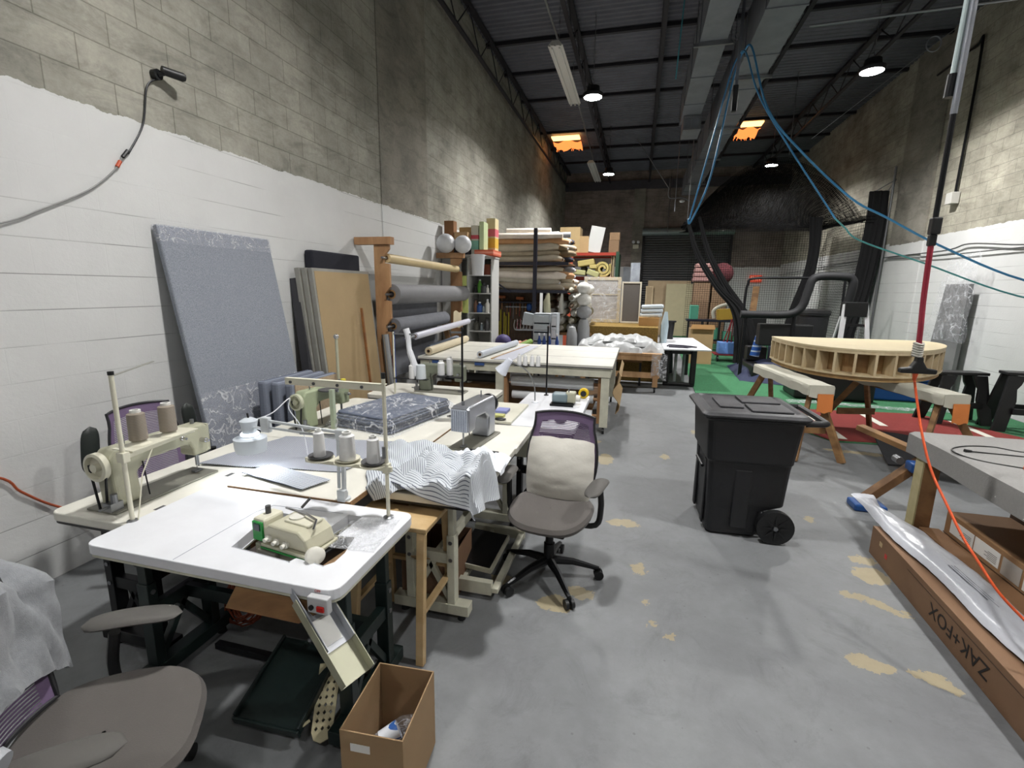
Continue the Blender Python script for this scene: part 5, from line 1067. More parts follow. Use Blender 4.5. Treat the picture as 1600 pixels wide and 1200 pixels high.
MB().tube(curve([(-3.345, 2.61, 2.59), (-3.345, 2.55, 2.50), (-3.345, 2.38, 2.35), (-3.345, 2.12, 2.20), (-3.345, 1.88, 2.08), (-3.345, 1.3, 1.9)], 6), .005, 6).build('grey_cable', mat('grey cable jacket', '#8c8c8a', .7), t)

# ================================================================== LEANING ITEMS ON THE LEFT WALL
def leaning(M_x_top, y0, y1, ztop, x_bot, y_shift, th, mb=None):
    """frame whose local x runs along the wall, y up the leaning face, z toward the room"""
    o = Vector((x_bot, y0+y_shift, 0)); top = Vector((M_x_top, y0, ztop)); return frame(o, (0, 1, 0), top-o), (top-o).length
def grid_fabric(name, c1, c2, f1=1/.012, f2=1/.006):
    return stripes(name, c1, c2, 'X', f1, .3, .8, axis2='Y')
weave = mat('grey woven acoustic fabric', '#7c8088', .9); 
def weave_mat(name, c1, c2, sc_=110.):
    m = mat(name, c1, .85); t = m.node_tree; b = t.nodes['Principled BSDF']; g = nd(t, 'ShaderNodeTexCoord'); L = t.links.new
    mp = nd(t, 'ShaderNodeMapping'); mp.inputs['Scale'].default_value = (3, 1.2, .55); n = nd(t, 'ShaderNodeTexNoise', Scale=sc_, Detail=2.0); L(g.outputs['Object'], mp.inputs[0]); L(mp.outputs[0], n.inputs['Vector'])
    r = nd(t, 'ShaderNodeValToRGB'); e = r.color_ramp.elements; e[0].position = .42; e[1].position = .58; e[0].color = rgba(sc(c1)); e[1].color = rgba(sc(c2)); L(n.outputs['Fac'], r.inputs[0]); L(r.outputs[0], b.inputs['Base Color']); return m
wv = weave_mat('grey woven panel fabric', '#737882', '#8f949d', 190.); wv2 = stripes('blue grey ribbed panel fabric', '#868c99', '#5f6676', 'Z', 110, .45, .85)
t = thing('wrapped_fabric_board', 'tall grey woven panel wrapped in clear film leaning on the white wall', 'panel', (-3.1, 3.45, 0))
Ml, ln = leaning(-3.30, 3.03, 4.12, 2.18, -2.93, -.27, .05); Ml = Ml @ Matrix(((-1, 0, 0, 0), (0, 1, 0, 0), (0, 0, -1, 0), (0, 0, 0, 1))) if (Ml @ Vector((0, 0, 1))-Ml @ Vector((0, 0, 0))).x < 0 else Ml
sg_ = -1 if (Ml @ Vector((1, 0, 0))-Ml @ Vector((0, 0, 0))).y < 0 else 1
xa, xb = (0, 1.07) if sg_ > 0 else (-1.07, 0)
MB().box(xa, xb, .0, ln, -.045, 0, Ml).build('panel', wv, t, bevel=.012)
MB().box(xa-.001, xb+.001, ln-.12, ln+.002, -.047, .002, Ml).build('film_band', film('stretch film top', (.98, .98, 1), .8, 16, .1), t)
MB().grid(lambda u, v: Ml @ Vector((xa+(xb-xa)*u, .35+.65*v, .004+.004*mnoise.noise(Vector((u*4, v*20, 0))))), 20, 30).build('stretch_film', film('stretch film lower', (.98, .98, 1), .9, 10, .1), t)
MB().box(xa+.2, xb-.35, ln+.0, ln+.012, -.03, -.005, Ml).build('top_edge', wv, t) if False else None
# three smaller panels standing in front of it
for i, (x, lab) in enumerate(((-2.96, 'small blue grey fabric panel nearest the tall wrapped panel'), (-2.86, 'small blue grey fabric panel, middle one of the three beside the pale green machine'), (-2.75, 'small grey panel with bare chipboard back beside the pale green machine'))):
    t = thing('acoustic_board', lab, 'panel', (x, 3.3, 0)); y0 = 3.17+.03*i
    MB().box(x, x+.075, y0, y0+.62, 0, 1.02-.01*i).build('padded_face', wv2, t, bevel=.02)
    if i == 2: MB().box(x+.075, x+.082, y0+.03, y0+.60, 0, .99).build('board_back', mat('pale chipboard', '#a8957c', .8, var=.15, vs=40), t); 
# dark cushion board + frames
t = thing('felt_board', 'dark charcoal fabric board sticking up behind the tan paper frame', 'panel', (-3.3, 4.8, 0))
MB().box(-3.345, -3.25, 4.36, 5.24, 0, 2.15).build('board', mat('charcoal felt', '#1e1f29', .95), t, bevel=.02)
alu_f = mat('grey wooden frame', '#8d8c86', .6, var=.1); tanp = mat('tan kraft paper backing', '#a08a66', .7, bump=.35, bs=5, var=.06, vs=3)
for i, (dx, lab) in enumerate(((0, 'grey framed panel at the back of the tan framed stack'), (.06, 'grey framed panel in the middle of the tan framed stack'), (.12, 'grey frame covered with tan paper at the front of the stack'))):
    t = thing('paper_backed_frame', lab, 'panel', (-3.1+dx, 4.8, 0)); o = Vector((-3.05+dx, 4.12+.02*i, 0)); tp = Vector((-3.235+dx, 4.22+.02*i, 1.96)); Mq = frame(o, (0, 1, 0), tp-o); L_ = (tp-o).length; W_ = 1.08-.02*i
    sg2 = 1
    MB().box(0, .045, 0, L_, -.05, 0, Mq).box(W_-.045, W_, 0, L_, -.05, 0, Mq).box(.045, W_-.045, L_-.045, L_, -.05, 0, Mq).box(.045, W_-.045, 0, .045, -.05, 0, Mq).build('frame', alu_f, t, bevel=.002)
    MB().grid(lambda u, v: Mq @ Vector((.03+(W_-.06)*u, .03+(L_-.06)*v, .004+.004*mnoise.noise(Vector((u*3, v*6, i))))), 12, 24, .006).build('paper_backing', tanp, t)
tag(MB().beam((-2.80, 4.72, 0), (-3.02, 4.86, 1.55), .022, .022).build('wooden_stick', wood('brown stick', '#8a5a2c', '#6f4521', .6)), 'thin brown wooden stick leaning on the tan paper panel', 'stick')
tag(MB().beam((-2.98, 5.12, 0), (-3.2, 5.30, 1.66), .07, .04).build('black_strip', black_pl), 'black strip leaning between the tan panel and the timber rack', 'strip')
tag(MB().cyl((-2.85, 5.25, .0), (-2.97, 5.28, 1.22), .045, 20).build('silver_tube', mat('silver foil tube', '#b5b7ba', .25, metal=.8)), 'shiny silver tube standing below the black strip', 'tube')
tag(MB().box(-2.97, -2.93, 5.36, 5.41, .2, 1.0).build('reddish_board', mat('red brown board', '#8a5a48', .6)), 'narrow red brown board behind the silver tube', 'board')
# dark strips left of the frames
tag(MB().beam((-3.08, 4.04, 0), (-3.31, 4.16, 1.86), .05, .09).build('dark_board', mat('dark grey board edge', '#35353a', .7)), 'narrow dark board leaning left of the framed panels', 'board')
t = thing('thread_stand', 'pale green pole with a ball top against the framed panels', 'thread stand', (-2.68, 3.95, 0)); MB().cyl((-2.62, 3.78, .0), (-2.62, 3.78, 1.32), .014, 10).build('pole', mach, t); MB().ball((-2.62, 3.78, 1.34), .025, 6).build('ball_top', chrome, t)

# ================================================================== TIMBER ROLL RACK
t = thing('roll_rack', 'timber rack on the left wall with notched posts holding fabric rolls', 'rack', (-3.0, 6.6, 0))
ar = wood('orange pine board', '#b18a63', '#9c7450', .6, (1, 1, .25))
for y in (5.33, 7.78):
    # notched post profile in XZ: notches open upward toward the room
    x0, x1 = -3.10, -2.90; pr = [(x0, 0), (x1, 0)]
    for z in (.85, 1.30, 1.68, 2.12): pr += [(x1, z-.06), (x1-.075, z-.05), (x1-.075, z+.02), (x1, z+.11)]
    pr += [(x1, 2.28), (x0, 2.28)]
    MB().prism(pr, -.02, .02, Matrix(((1, 0, 0, 0), (0, 0, -1, y), (0, 1, 0, 0), (0, 0, 0, 1)))).build('notched_post', ar, t, bevel=.003)
    MB().box(-3.345, -2.86, y-.045, y+.045, 2.283, 2.37).build('top_beam', ar, t, bevel=.003)
    MB().beam((-3.26, y, 1.3), (-3.0, y, .3), .04, .08).build('brace', ar, t)
def froll(label, p0, p1, r, m, core=True, group=None, pole=None, r1=None):
    p0, p1 = Vector(p0), Vector(p1); d = (p1-p0).normalized(); t = thing('fabric_roll', label, 'fabric roll', tuple(p0), group=group)
    MB().tube([p0, p0+d*.004, p1-d*.004, p1], [r*.97, r, r1 or r, (r1 or r)*.97], 22).build('roll', m, t)
    if core:
        MB().cyl(p0-d*.004, p0+d*.03, r*.45, 16).build('core_tube', mat_core, t); MB().cyl(p0-d*.005, p0+d*.01, r*.30, 14).build('core_hole', black_pl, t)
    if pole: MB().cyl(p0-d*pole, p1+d*pole, .014, 10).build('pole', steel, t)
    return t
mat_core = mat('cardboard core', '#8a6a42', .8)
cream_r = mat('cream vinyl roll', '#cdb98e', .5, var=.05); grey_r = mat('grey fabric roll', '#77777a', .7, var=.05); felt_r = mat('grey felt roll', '#6c6e74', .95, var=.08, vs=12); white_r = mat('white vinyl roll', '#c9c9d6', .4); 
froll('cream vinyl roll on the top pegs of the timber rack', (-2.97, 5.38, 2.13), (-2.97, 7.72, 2.10), .055, cream_r, pole=.12)
froll('thick smooth grey roll on the second pegs of the timber rack', (-2.93, 5.40, 1.70), (-2.93, 7.90, 1.70), .125, grey_r, pole=.14)
froll('grey felt roll on the third pegs of the timber rack', (-2.93, 5.42, 1.31), (-2.93, 7.05, 1.33), .10, felt_r, pole=.16)
tag(MB().grid(lambda u, v: (-3.03+.0*v, 5.5+1.5*u, 1.58-.95*v+.01*math.sin(8*u)), 12, 10, .004).build('hanging_fabric', felt_r), 'grey fabric length hanging behind the third roll on the timber rack', 'fabric')
tag(MB().grid(lambda u, v: (-2.80-.05*v, 7.12+.35*u+.1*v, 1.42-.26*v+.02*math.sin(6*u)), 8, 8, .004).build('cloth_remnant', mat('cream cloth remnant', '#c9bd9f', .9)), 'cream cloth remnant hanging at the right end of the felt roll', 'fabric')
froll('thin white roll at the bottom of the timber rack', (-2.80, 5.75, 1.16), (-2.78, 7.75, 1.24), .045, white_r, pole=.3)
tag(MB().grid(lambda u, v: (-2.885+.004*v, 5.30+.0*v+.05*u, 1.25-.72*v+.0), 2, 10, .003).build('blue_tape', mat('blue masking tape', '#2a55b0', .6)), 'strip of blue tape hanging on the left post of the timber rack', 'tape')
# wall board behind rack
tag(MB().box(-3.355, -3.335, 5.6, 7.6, .9, 1.95).build('wall_board', mat('pale grey board', '#a5a6a4', .7)), 'pale grey board on the wall behind the timber rack rolls', 'board')

# ================================================================== CUTTING TABLE
ZT = .88
ct = thing('cutting_table', 'very large cream cutting table on casters in front of the fabric rack', 'table', (-1.6, 6.8, 0))
for i, (ya, yb_) in enumerate(((5.87, 6.55), (6.555, 7.25), (7.255, 7.88))): MB().box(-2.83, -.245, ya, yb_, ZT-.03, ZT).build('top_board', cream, ct, bevel=.003)
MB().box(-2.80, -.27, 5.885, 5.915, ZT-.15, ZT-.031).box(-.30, -.27, 5.915, 7.85, ZT-.15, ZT-.031).box(-2.80, -2.77, 5.915, 7.85, ZT-.15, ZT-.031).box(-2.77, -.30, 7.82, 7.85, ZT-.15, ZT-.031).build('apron', cream_paint, ct, bevel=.002)
MB().box(-2.83, -.245, 6.549, 6.556, ZT-.002, ZT+.0008).box(-2.83, -.245, 7.249, 7.256, ZT-.002, ZT+.0008).box(-1.50, -1.495, 5.87, 7.88, ZT-.002, ZT+.0008).build('board_seam', grey_pl, ct)
for (x, y) in ((-.33, 5.93), (-1.69, 5.93), (-2.72, 5.93), (-.33, 7.78), (-1.69, 7.78), (-2.72, 7.78)):
    g = MB().box(x-.05, x+.05, y-.035, y+.035, .09, ZT-.15).build('leg', cream_paint, ct, bevel=.002)
    MB().box(x-.012, x+.012, y-.02, y+.02, .05, .09).cyl((x-.014, y, .035), (x+.014, y, .035), .035, 16).build('caster', black_pl, g)
MB().box(-.42, -.385, 5.95, 6.05, .12, .72).build('roll_bracket', ar, ct); MB().box(-1.64, -1.60, 5.95, 6.05, .12, .72).build('roll_bracket', ar, ct)
MB().tube([(-2.83, 5.868, ZT-.036), (-.245, 5.868, ZT-.036)], .006, 4).tube([(-.243, 5.868, ZT-.036), (-.243, 7.88, ZT-.036)], .006, 4).build('edge_trim', grey_pl, ct)
MB().box(-2.62, -.5, 6.1, 7.7, .22, .25).build('lower_shelf', oldwood, ct)
btape = mat('blue painter tape', '#38558c', .7)
for i, x in enumerate((-2.62, -2.02, -1.4, -.98)): MB().box(x, x+.10+.03*(i % 2), 5.868, 5.884, ZT-.10+.02*i, ZT-.04).build('tape_patch', btape, ct)
foil = mat('clear film on roll', '#dcdfe2', .22, metal=.1, bump=.35, bs=18)
for (z, r, x0, y_, lab) in ((.60, .075, -1.56, 6.06, 'fat roll of shiny clear film on the top bracket under the cutting table'), (.40, .055, -1.56, 6.1, 'roll of shiny clear film on the middle bracket under the cutting table'), (.21, .07, -1.56, 6.0, 'roll of shiny clear film on the lowest bracket under the cutting table')):
    rl = froll(lab, (x0, y_, z), (-.48, y_, z), r, foil, core=True); MB().cyl((-.48, y_, z), (-.40, y_, z), .022, 12).build('peg', ar, rl)
for i, (x0, x1, y_, z, r, m_, lab) in enumerate(((-2.7, -1.8, 6.2, .30, .05, black_pl, 'black roll lying on the shelf under the cutting table'), (-2.7, -1.85, 6.25, .42, .06, oldwood, 'brown tube lying under the left half of the cutting table'), (-2.6, -1.8, 6.3, .56, .06, grey_pl, 'dark grey roll under the left half of the cutting table'))):
    froll(lab, (x0, y_, z), (x1, y_, z), r, m_, core=False)
tag(MB().grid(lambda u, v: (-.20+.05*math.sin(9*u), 6.2+1.2*v, .2+.55*u), 10, 14, .006).build('paper_bundle', kraft_l), 'crumpled brown paper hanging at the right side of the cutting table', 'paper')
froll('cream roll lying at the left end of the cutting table', (-2.72, 5.98, .94), (-2.82, 7.75, .94), .055, mat('beige roll', '#c9bda2', .6))
froll('blue grey roll behind the cream one on the cutting table', (-2.86, 6.3, .93), (-2.99, 7.8, .945), .05, mat('blue grey roll', '#8c96a6', .6), core=False)
froll('pale blue white roll across the middle of the cutting table', (-1.98, 5.97, .93), (-1.88, 7.55, .93), .045, mat('pale blue roll', '#c3c9d2', .4))
tag(MB().box(-1.78, -1.52, 5.93, 7.6, ZT+.002, ZT+.010).build('paper_strip', mat('pale lilac sheet', '#c2c4cf', .6)), 'flat pale sheet lying beside the pale blue roll on the cutting table', 'paper')
tag(MB().beam((-1.93+.12, 5.95, ZT+.008), (-1.80+.12, 7.6, ZT+.008), .03, .012).build('wooden_ruler', wood('thin strip', '#b89a74', '#9a7c58', .6)), 'thin wooden strip beside the pale blue roll on the cutting table', 'ruler')

# ================================================================== CORNER SHELF UNIT + BOXES
wl_ = mat('white shelf board', '#b9bab8', .55)
su = thing('shelf_unit', 'white shelf unit with curved shelves behind the timber rack', 'shelf', (-2.9, 8.5, 0))
MB().box(-3.33, -2.57, 8.86, 8.88, 0, 2.33).build('back_board', wl_, su); MB().box(-2.985, -2.965, 8.25, 8.86, 0, 2.33).build('side_board', wl_, su); MB().box(-2.59, -2.57, 8.42, 8.86, 0, 2.33).build('side_board', wl_, su)
MB().box(-3.33, -3.31, 7.95, 8.86, 0, 2.33).box(-3.31, -2.985, 7.95, 7.97, 0, 2.33).build('cabinet_front', wl_, su)
for z in (.62, 1.03, 1.36, 1.71, 2.03, 2.33): 
    MB().prism([(-2.965, 8.855), (-2.965, 8.30)]+[(-2.965+.375*math.sin(a*PI/12), 8.42-.12*math.cos(a*PI/12)) for a in range(0, 7)]+[(-2.59, 8.855)], z-.018, z).build('shelf_board', wl_, su)
MB().box(-3.34, -2.56, 7.93, 8.88, 2.332, 2.352).build('top_board', wl_, su)
random.seed(11)
def smallbox(name, label, x, y, z, w_, d_, h, c, cat='box', group=None, rz=0, bands=None):
    t = thing(name, label, cat, (x, y, z), rz, group=group); M = Matrix.Translation((x, y, z)) @ Matrix.Rotation(rz, 4, 'Z')
    m_ = c if not isinstance(c, str) else mat('box colour '+c, c, .75, var=.05)
    MB().box(-w_/2, w_/2, -d_/2, d_/2, 0, h, M).build('carton', m_, t, bevel=.003)
    MB().box(-.02, .02, -d_/2-.001, d_/2+.001, h-.0, h+.001, M).build('tape', mat_tape, t)
    if bands:
        for (za, zb_, cc) in bands: MB().box(-w_/2-.001, w_/2+.001, -d_/2-.0015, d_/2+.001, h*za, h*zb_, M).build('colour_band', mat('band '+cc, cc, .6), t)
    return t
mat_tape = mat('packing tape', '#a58a60', .4)
smallbox('cardboard_box', 'tall brown box at the left end of the boxes on top of the shelf unit', -3.20, 8.04, 2.353, .17, .16, .56, '#7f5732')
smallbox('cardboard_box', 'black box low in the stack on the shelf unit', -2.99, 8.08, 2.353, .24, .22, .13, '#1d1d24') 
smallbox('cardboard_box', 'yellow orange box on the black box on the shelf unit', -3.0, 8.08, 2.485, .24, .22, .11, '#b98a2e', bands=[(.3, .7, '#8a5a1c')])
smallbox('cardboard_box', 'plain kraft box on the yellow one on the shelf unit', -2.99, 8.08, 2.597, .24, .22, .13, '#a98a62')
smallbox('cardboard_box', 'tan box at the top back of the boxes on the shelf unit', -2.98, 8.42, 2.70, .30, .3, .14, '#b29b6c')
smallbox('cardboard_box', 'box with white, pink and teal bands on the shelf unit', -2.80, 8.30, 2.353, .13, .3, .50, '#c9c7b8', bands=[(.55, .68, '#c8505c'), (.2, .5, '#7fb8a4')])
smallbox('cardboard_box', 'pale yellow box below the banded box at the front of the shelf unit', -2.98, 8.48, 2.353, .2, .3, .34, '#c9b876')
smallbox('cardboard_box', 'light green and cream tall box on the shelf unit', -2.66, 8.22, 2.445, .08, .24, .46, '#b9c79a')
smallbox('cardboard_box', 'tall box with red and yellow bands at the right of the shelf unit boxes', -2.60, 8.55, 2.445, .16, .22, .56, '#cdbf95', bands=[(.45, .68, '#c8606a'), (.1, .4, '#cfa83a')])
smallbox('cardboard_box', 'flat orange red box at the front right of the shelf unit', -2.62, 8.35, 2.353, .34, .5, .09, '#c4583a', bands=[(.3, .7, '#d98a72')])
smallbox('cardboard_box', 'brown box on the top curved shelf, left one', -2.86, 8.62, 2.031, .15, .3, .20, '#7c4a32'); smallbox('cardboard_box', 'red lidded brown box on the top curved shelf, right one', -2.69, 8.62, 2.031, .15, .3, .19, '#8a4a38')
# plastic wrapped balls on the rack
wb = mat('white plastic wrapped bundle', '#c8cace', .4, bump=.5, bs=14)
tag(MB().ball((-3.12, 7.62, 2.51), .155, 10).build('wrapped_bundle', wb), 'round white plastic wrapped bundle on the timber rack, left one', 'bundle')
tag(MB().ball((-2.86, 7.72, 2.50), .145, 10, (1, 1, 1)).build('wrapped_bundle', wb), 'round white plastic wrapped bundle on the timber rack, right one', 'bundle')
tag(MB().tube([(-2.66, 7.9, 2.0), (-2.66, 7.9, 2.35)], [.10, .12], 14).build('plastic_bag', wb), 'white plastic bag hanging below the wrapped bundles', 'bag')
notes = mat('yellow green note paper', '#c3d07c', .8)
tag(MB().box(-2.945, -2.83, 7.895, 7.90, 1.37, 1.69).build('paper_note', notes), 'large yellow green note hanging on the shelf unit', 'note'); tag(MB().box(-2.97, -2.86, 7.895, 7.90, 1.83, 2.0).build('paper_note', notes), 'crumpled yellow note pinned higher on the shelf unit', 'note')
# shelf contents
cols = ['#3a3a3c', '#5da23c', '#46484c', '#d0d0ca', '#6a4a38', '#2b4f8e', '#8e989c', '#c9c9c4', '#4a4a44', '#7d8a90']
k = 0
desc = {1.711: 'under the brown boxes', 1.361: 'on the shelf behind the yellow green note', 1.031: 'on the shelf below the green bottles', .621: 'on the lowest visible curved shelf'}
adj = ['black', 'green', 'dark grey', 'white', 'brown', 'blue', 'grey', 'pale', 'charcoal', 'blue grey']
for z, n in ((1.711, 4), (1.361, 4), (1.031, 3), (.621, 2)):
    for i in range(n):
        x = -2.91+.30*(i+.5)/n; r = .028+.014*((k*7) % 3); h = .12+.05*((k*5) % 3); c = cols[k % 10]
        t = thing('bottle', '%s bottle or jar %s' % (adj[k % 10], desc[z]), 'bottle', (x, 8.42, z))
        MB().lathe([(r, 0), (r, h*.7), (r*.45, h*.85), (r*.45, h)], (x, 8.42, z), 14).build('body', mat('jar '+c, c, .4), t); MB().lathe([(r*.5, h), (r*.5, h+.02), (.001, h+.02)], (x, 8.42, z), 12).build('cap', white if k % 2 else black_pl, t); k += 1

# ================================================================== FABRIC ROLL RACK AGAINST THE LEFT WALL (MIDDLE DISTANCE)
navy_st = mat('dark blue rack steel', '#171a2c', .45)
t = thing('storage_rack', 'tall rack with dark blue uprights stacked with fabric rolls', 'rack', (-2.4, 10.0, 0))
for (x, y) in ((-2.0, 9.46), (-3.05, 9.46), (-2.0, 10.55), (-3.05, 10.55)): MB().box(x-.035, x+.035, y-.03, y+.03, 0, 2.95).build('upright', navy_st, t)
for z in (1.78, 2.32):
    MB().box(-3.3, -1.35, 9.49, 9.53, z-.06, z).box(-3.3, -1.35, 10.5, 10.54, z-.06, z).build('cross_beam', navy_st, t)
    MB().box(-3.3, -1.35, 9.53, 10.5, z-.03, z-.01).build('shelf_board', oldwood, t)
MB().beam((-2.98, 9.45, 2.05), (-2.5, 9.45, 1.72), .02, .03).build('diagonal_brace', navy_st, t)
random.seed(21)
rc = ['#b7ae9c', '#a79c88', '#c7c4ba', '#d2d2cf', '#8f8a7c', '#2a2d3c', '#c3b9a2', '#9e9585', '#d8cfc4', '#b58a62', '#8d8f94', '#dedcd6', '#a8a396', '#74664e']
rm_ = [mat('roll cloth '+c, c, .8, var=.10, vs=5, bump=.3, bs=12) for c in rc]
where = {0: 'on the middle level of the rack', 1: 'on the upper level of the rack', 2: 'on the top of the pile on the rack'}
cn = ['stone', 'taupe', 'pale grey', 'off white', 'olive grey', 'navy', 'cream', 'putty', 'pinkish white', 'tan', 'cool grey', 'white', 'warm grey', 'brown']
idx = 0
for lv_, (zb, nl, ym) in enumerate(((1.785, 4, 6), (2.325, 4, 5))):
    for row in range(nl):
        z = zb+.06+row*.112; n = ym-(row+1)//2
        for j in range(n):
            y = 9.61+.17*j+.05*(row % 2)+.03*random.random(); r = .055+.022*random.random(); xe = -1.24-.34*random.random(); xs = -3.22+.3*random.random(); ci = random.choice((0, 1, 2, 3, 4, 6, 7, 8, 9, 10, 11, 12, 13, 0, 1, 6, 7, 5))
            tl, sg_l, ty = (.05*(random.random()-.5), .035*random.random(), .05*(random.random()-.5))
            if j == 0 and random.random() < .5: xs += .25
            tt = thing('fabric_roll', '%s fabric roll, %s of the rack, row %s up, place %s from front' % (cn[ci], ['middle level', 'upper level'][lv_], ['one', 'two', 'three', 'four'][row], ['one', 'two', 'three', 'four', 'five', 'six'][j]), 'fabric roll', (xs, y, z), group='fabric rolls on the blue rack')
            MB().tube([(xs, y, z+tl), (xs+.02, y, z+tl), ((2*xs+xe)/3, y+.01, z+tl*.4-sg_l*.6), ((xs+2*xe)/3, y+ty, z-tl*.3-sg_l*.4), (xe-.18, y+ty, z-tl*.6+.008), (xe-.05, y+ty, z-tl*.7), (xe, y+ty, z-tl*.8-.015)], [r*.7, r, r*1.08, r*.95, r*1.05, r*.8, r*.55], 14).build('roll', rm_[ci], tt)
            MB().cyl((xe-.01, y+ty, z-tl*.8-.015), (xe+.02, y+ty, z-tl*.8-.02), r*.35, 10).build('core_end', mat_core if idx % 3 else white, tt); idx += 1
for j, (y, z, ci, x1) in enumerate(((9.62, 2.83, 8, -1.5), (9.80, 2.85, 3, -1.6), (9.7, 2.93, 8, -1.75), (10.0, 2.86, 10, -1.4), (10.2, 2.84, 11, -1.5))):
    froll(['pink and white roll lying lowest at the front on top of the rack', 'off white roll second from the front on top of the rack', 'pinkish roll crowning the front of the pile on the rack', 'cool grey roll behind on top of the rack', 'white roll furthest back on top of the rack'][j], (-2.85+.1*j, y, z), (x1, y+.03, z+.02*(j % 2)), .055, rm_[ci], core=True)
tag(MB().ball((-1.95, 10.5, 2.87), .07, 6).build('yellow_ball', mat('yellow ball', '#d0a93c', .6)), 'small yellow ball on the pile behind the blue rack upright', 'ball')
# bundle pile right of the upright
bundle_m = [mat('bundle '+c, c, .7, bump=.5, bs=10, var=.12, vs=6) for c in ('#b9b7ad', '#9d9a8b', '#cfcfca', '#6f6a4e', '#8c8474', '#c7c1b2', '#a4a6a6', '#5c4a38')]
bn = ['stone', 'khaki', 'off white', 'olive', 'taupe', 'cream', 'grey', 'brown']
base = [(-1.58, 9.5, .0)]
spots = []
random.seed(5)
for lv_ in range(6):
    for j in range(4):
        spots.append((-1.78+.24*j+.05*random.random()+(.0 if lv_ < 4 else .0), 9.75+.12*random.random(), 1.02+.155*lv_, .085+.02*random.random()))
hn = ['lowest', 'second', 'third', 'fourth', 'fifth', 'top']; pn = ['leftmost', 'second from left', 'second from right', 'rightmost']
k = 0
for (x, y, z, r) in spots:
    ci = (k*3+k//4) % 8
    tt = thing('cloth_bundle', '%s rolled cloth bundle seen end on, %s row, %s, by blue rack' % (bn[ci], hn[k//4], pn[k % 4]), 'bundle', (x, y, z), group='rolled bundles beside the rack')
    tl = .75+.2*random.random(); dz = -.02+.04*random.random()
    MB().tube([(x, y-.14*random.random(), z-.02), (x, y+.03, z), (x+.04*random.random(), y+.3, z+dz), (x, y+tl, z+dz)], [r*.55, r*.95, r, r*.9], 12).build('bundle', bundle_m[ci], tt)
    MB().tube([(x-.02, y-.16, z-.03), (x, y-.05, z)], [r*.25, r*.6], 8).build('twisted_end', bundle_m[(ci+2) % 8], tt); k += 1
# support shelf of the bundles
t = thing('low_rack', 'low dark shelf carrying the rolled cloth bundles', 'rack', (-1.4, 10.2, 0)); MB().box(-1.95, -.88, 9.72, 10.7, .88, .93).build('shelf_board', oldwood, t)
for (x, y) in ((-1.93, 9.74), (-.90, 9.74), (-1.93, 10.66), (-.90, 10.66)): MB().box(x-.02, x+.02, y-.02, y+.02, 0, .88).build('leg', navy_st, t)
# tall grey wrapped rolls standing
gb = mat('grey plastic wrapped foam', '#8f9193', .45, bump=.5, bs=9)
for (x, y, r, h, z0, lab) in ((-1.22, 9.42, .11, 1.10, 0, 'tall grey plastic wrapped roll standing behind the cutting table'), (-1.02, 9.62, .13, 1.25, 0, 'dark grey wrapped roll standing behind the tall grey one'),):
    t = thing('wrapped_roll', lab, 'roll', (x, y, z0)); MB().lathe([(r*.8, 0), (r, .03), (r*1.04, h*.5), (r*.95, h*.85), (r*.6, h*.97), (.001, h)], (x, y, z0), 18).build('wrapping', gb, t)
for (x, z, r, lab) in ((-1.02, 1.36, .14, 'round grey wrapped bundle stacked on the tall grey roll'), (-1.03, 1.60, .13, 'pale wrapped bundle above the round grey one'), (-1.05, 1.83, .12, 'white knotted bundle at the top of the grey column')):
    tag(MB().ball((x, 9.62, z), r, 8, (1.1, 1, .95)).build('wrapped_bundle', gb if z < 1.5 else bundle_m[2]), lab, 'bundle')
tag(MB().tube([(-1.70, 9.38, 1.72), (-1.73, 9.35, 1.55), (-1.70, 9.35, 1.2), (-1.66, 9.36, .95)], [.02, .07, .075, .02], 12).build('hanging_bolt', mat('sage cloth', '#8e8c74', .8, bump=.3)), 'long sage cloth bundle hanging against the rack', 'bundle')
tag(MB().tube([(-1.46, 9.55, 1.72), (-1.47, 9.55, 1.5), (-1.46, 9.55, 1.32)], [.02, .05, .045], 12).build('hanging_bolt', mat('pale grey cloth', '#b9b8b0', .8, bump=.3)), 'short pale cloth bundle hanging right of the sage one', 'bundle')

# ================================================================== TOOL WALL
t = thing('pegboard', 'dark pegboard with hanging hand tools under the fabric rack', 'tool wall', (-2.6, 9.9, 0))
MB().box(-3.0, -2.02, 10.1, 10.12, .62, 1.72).build('board', mat('brown wire backboard', '#574536', .8), t)
mb = MB()
for i in range(21): mb.box(-3.0+.049*i, -2.996+.049*i, 10.092, 10.098, .62, 1.72)
for i in range(23): mb.box(-3.0, -2.02, 10.09, 10.094, .62+.049*i, .624+.049*i)
mb.build('wire_grid', mat('wire', '#4d433a', .5), t); MB().box(-3.05, -2.02, 9.9, 10.1, 1.50, 1.53).build('tool_shelf', navy_st, t)
yel = mat('yellow level', '#a99b2c', .6); wood_h = wood('tool handle', '#a87a4c', '#80582f', .6)
for i, (x, z0, z1) in enumerate(((-2.86, .66, 1.35), (-2.78, .66, 1.30), (-2.74, .75, 1.22), (-2.68, .8, 1.30), (-2.90, .66, 1.1))):
    tag(MB().box(x-.012, x+.012, 10.04, 10.085, z0, z1).build('level', yel), 'yellow level hanging on the pegboard, %s from the left' % ['second', 'third', 'fourth', 'rightmost', 'leftmost'][i], 'level', group='yellow levels on the pegboard')
for i, (x, z, c) in enumerate(((-2.82, 1.62, '#9a5a30'), (-2.42, 1.60, '#b06030'))):
    q = thing('mallet', 'mallet with %s head on the tool shelf' % ('a pale banded' if i == 0 else 'an orange'), 'mallet', (x, 10.0, z-.24)); MB().box(x-.08, x+.08, 9.96, 10.04, z-.03, z+.03).build('head', mat('mallet '+c, c, .6), q, bevel=.01); MB().cyl((x, 10.0, z-.26), (x, 10.0, z-.03), .012, 8).build('handle', wood_h, q)
random.seed(9)
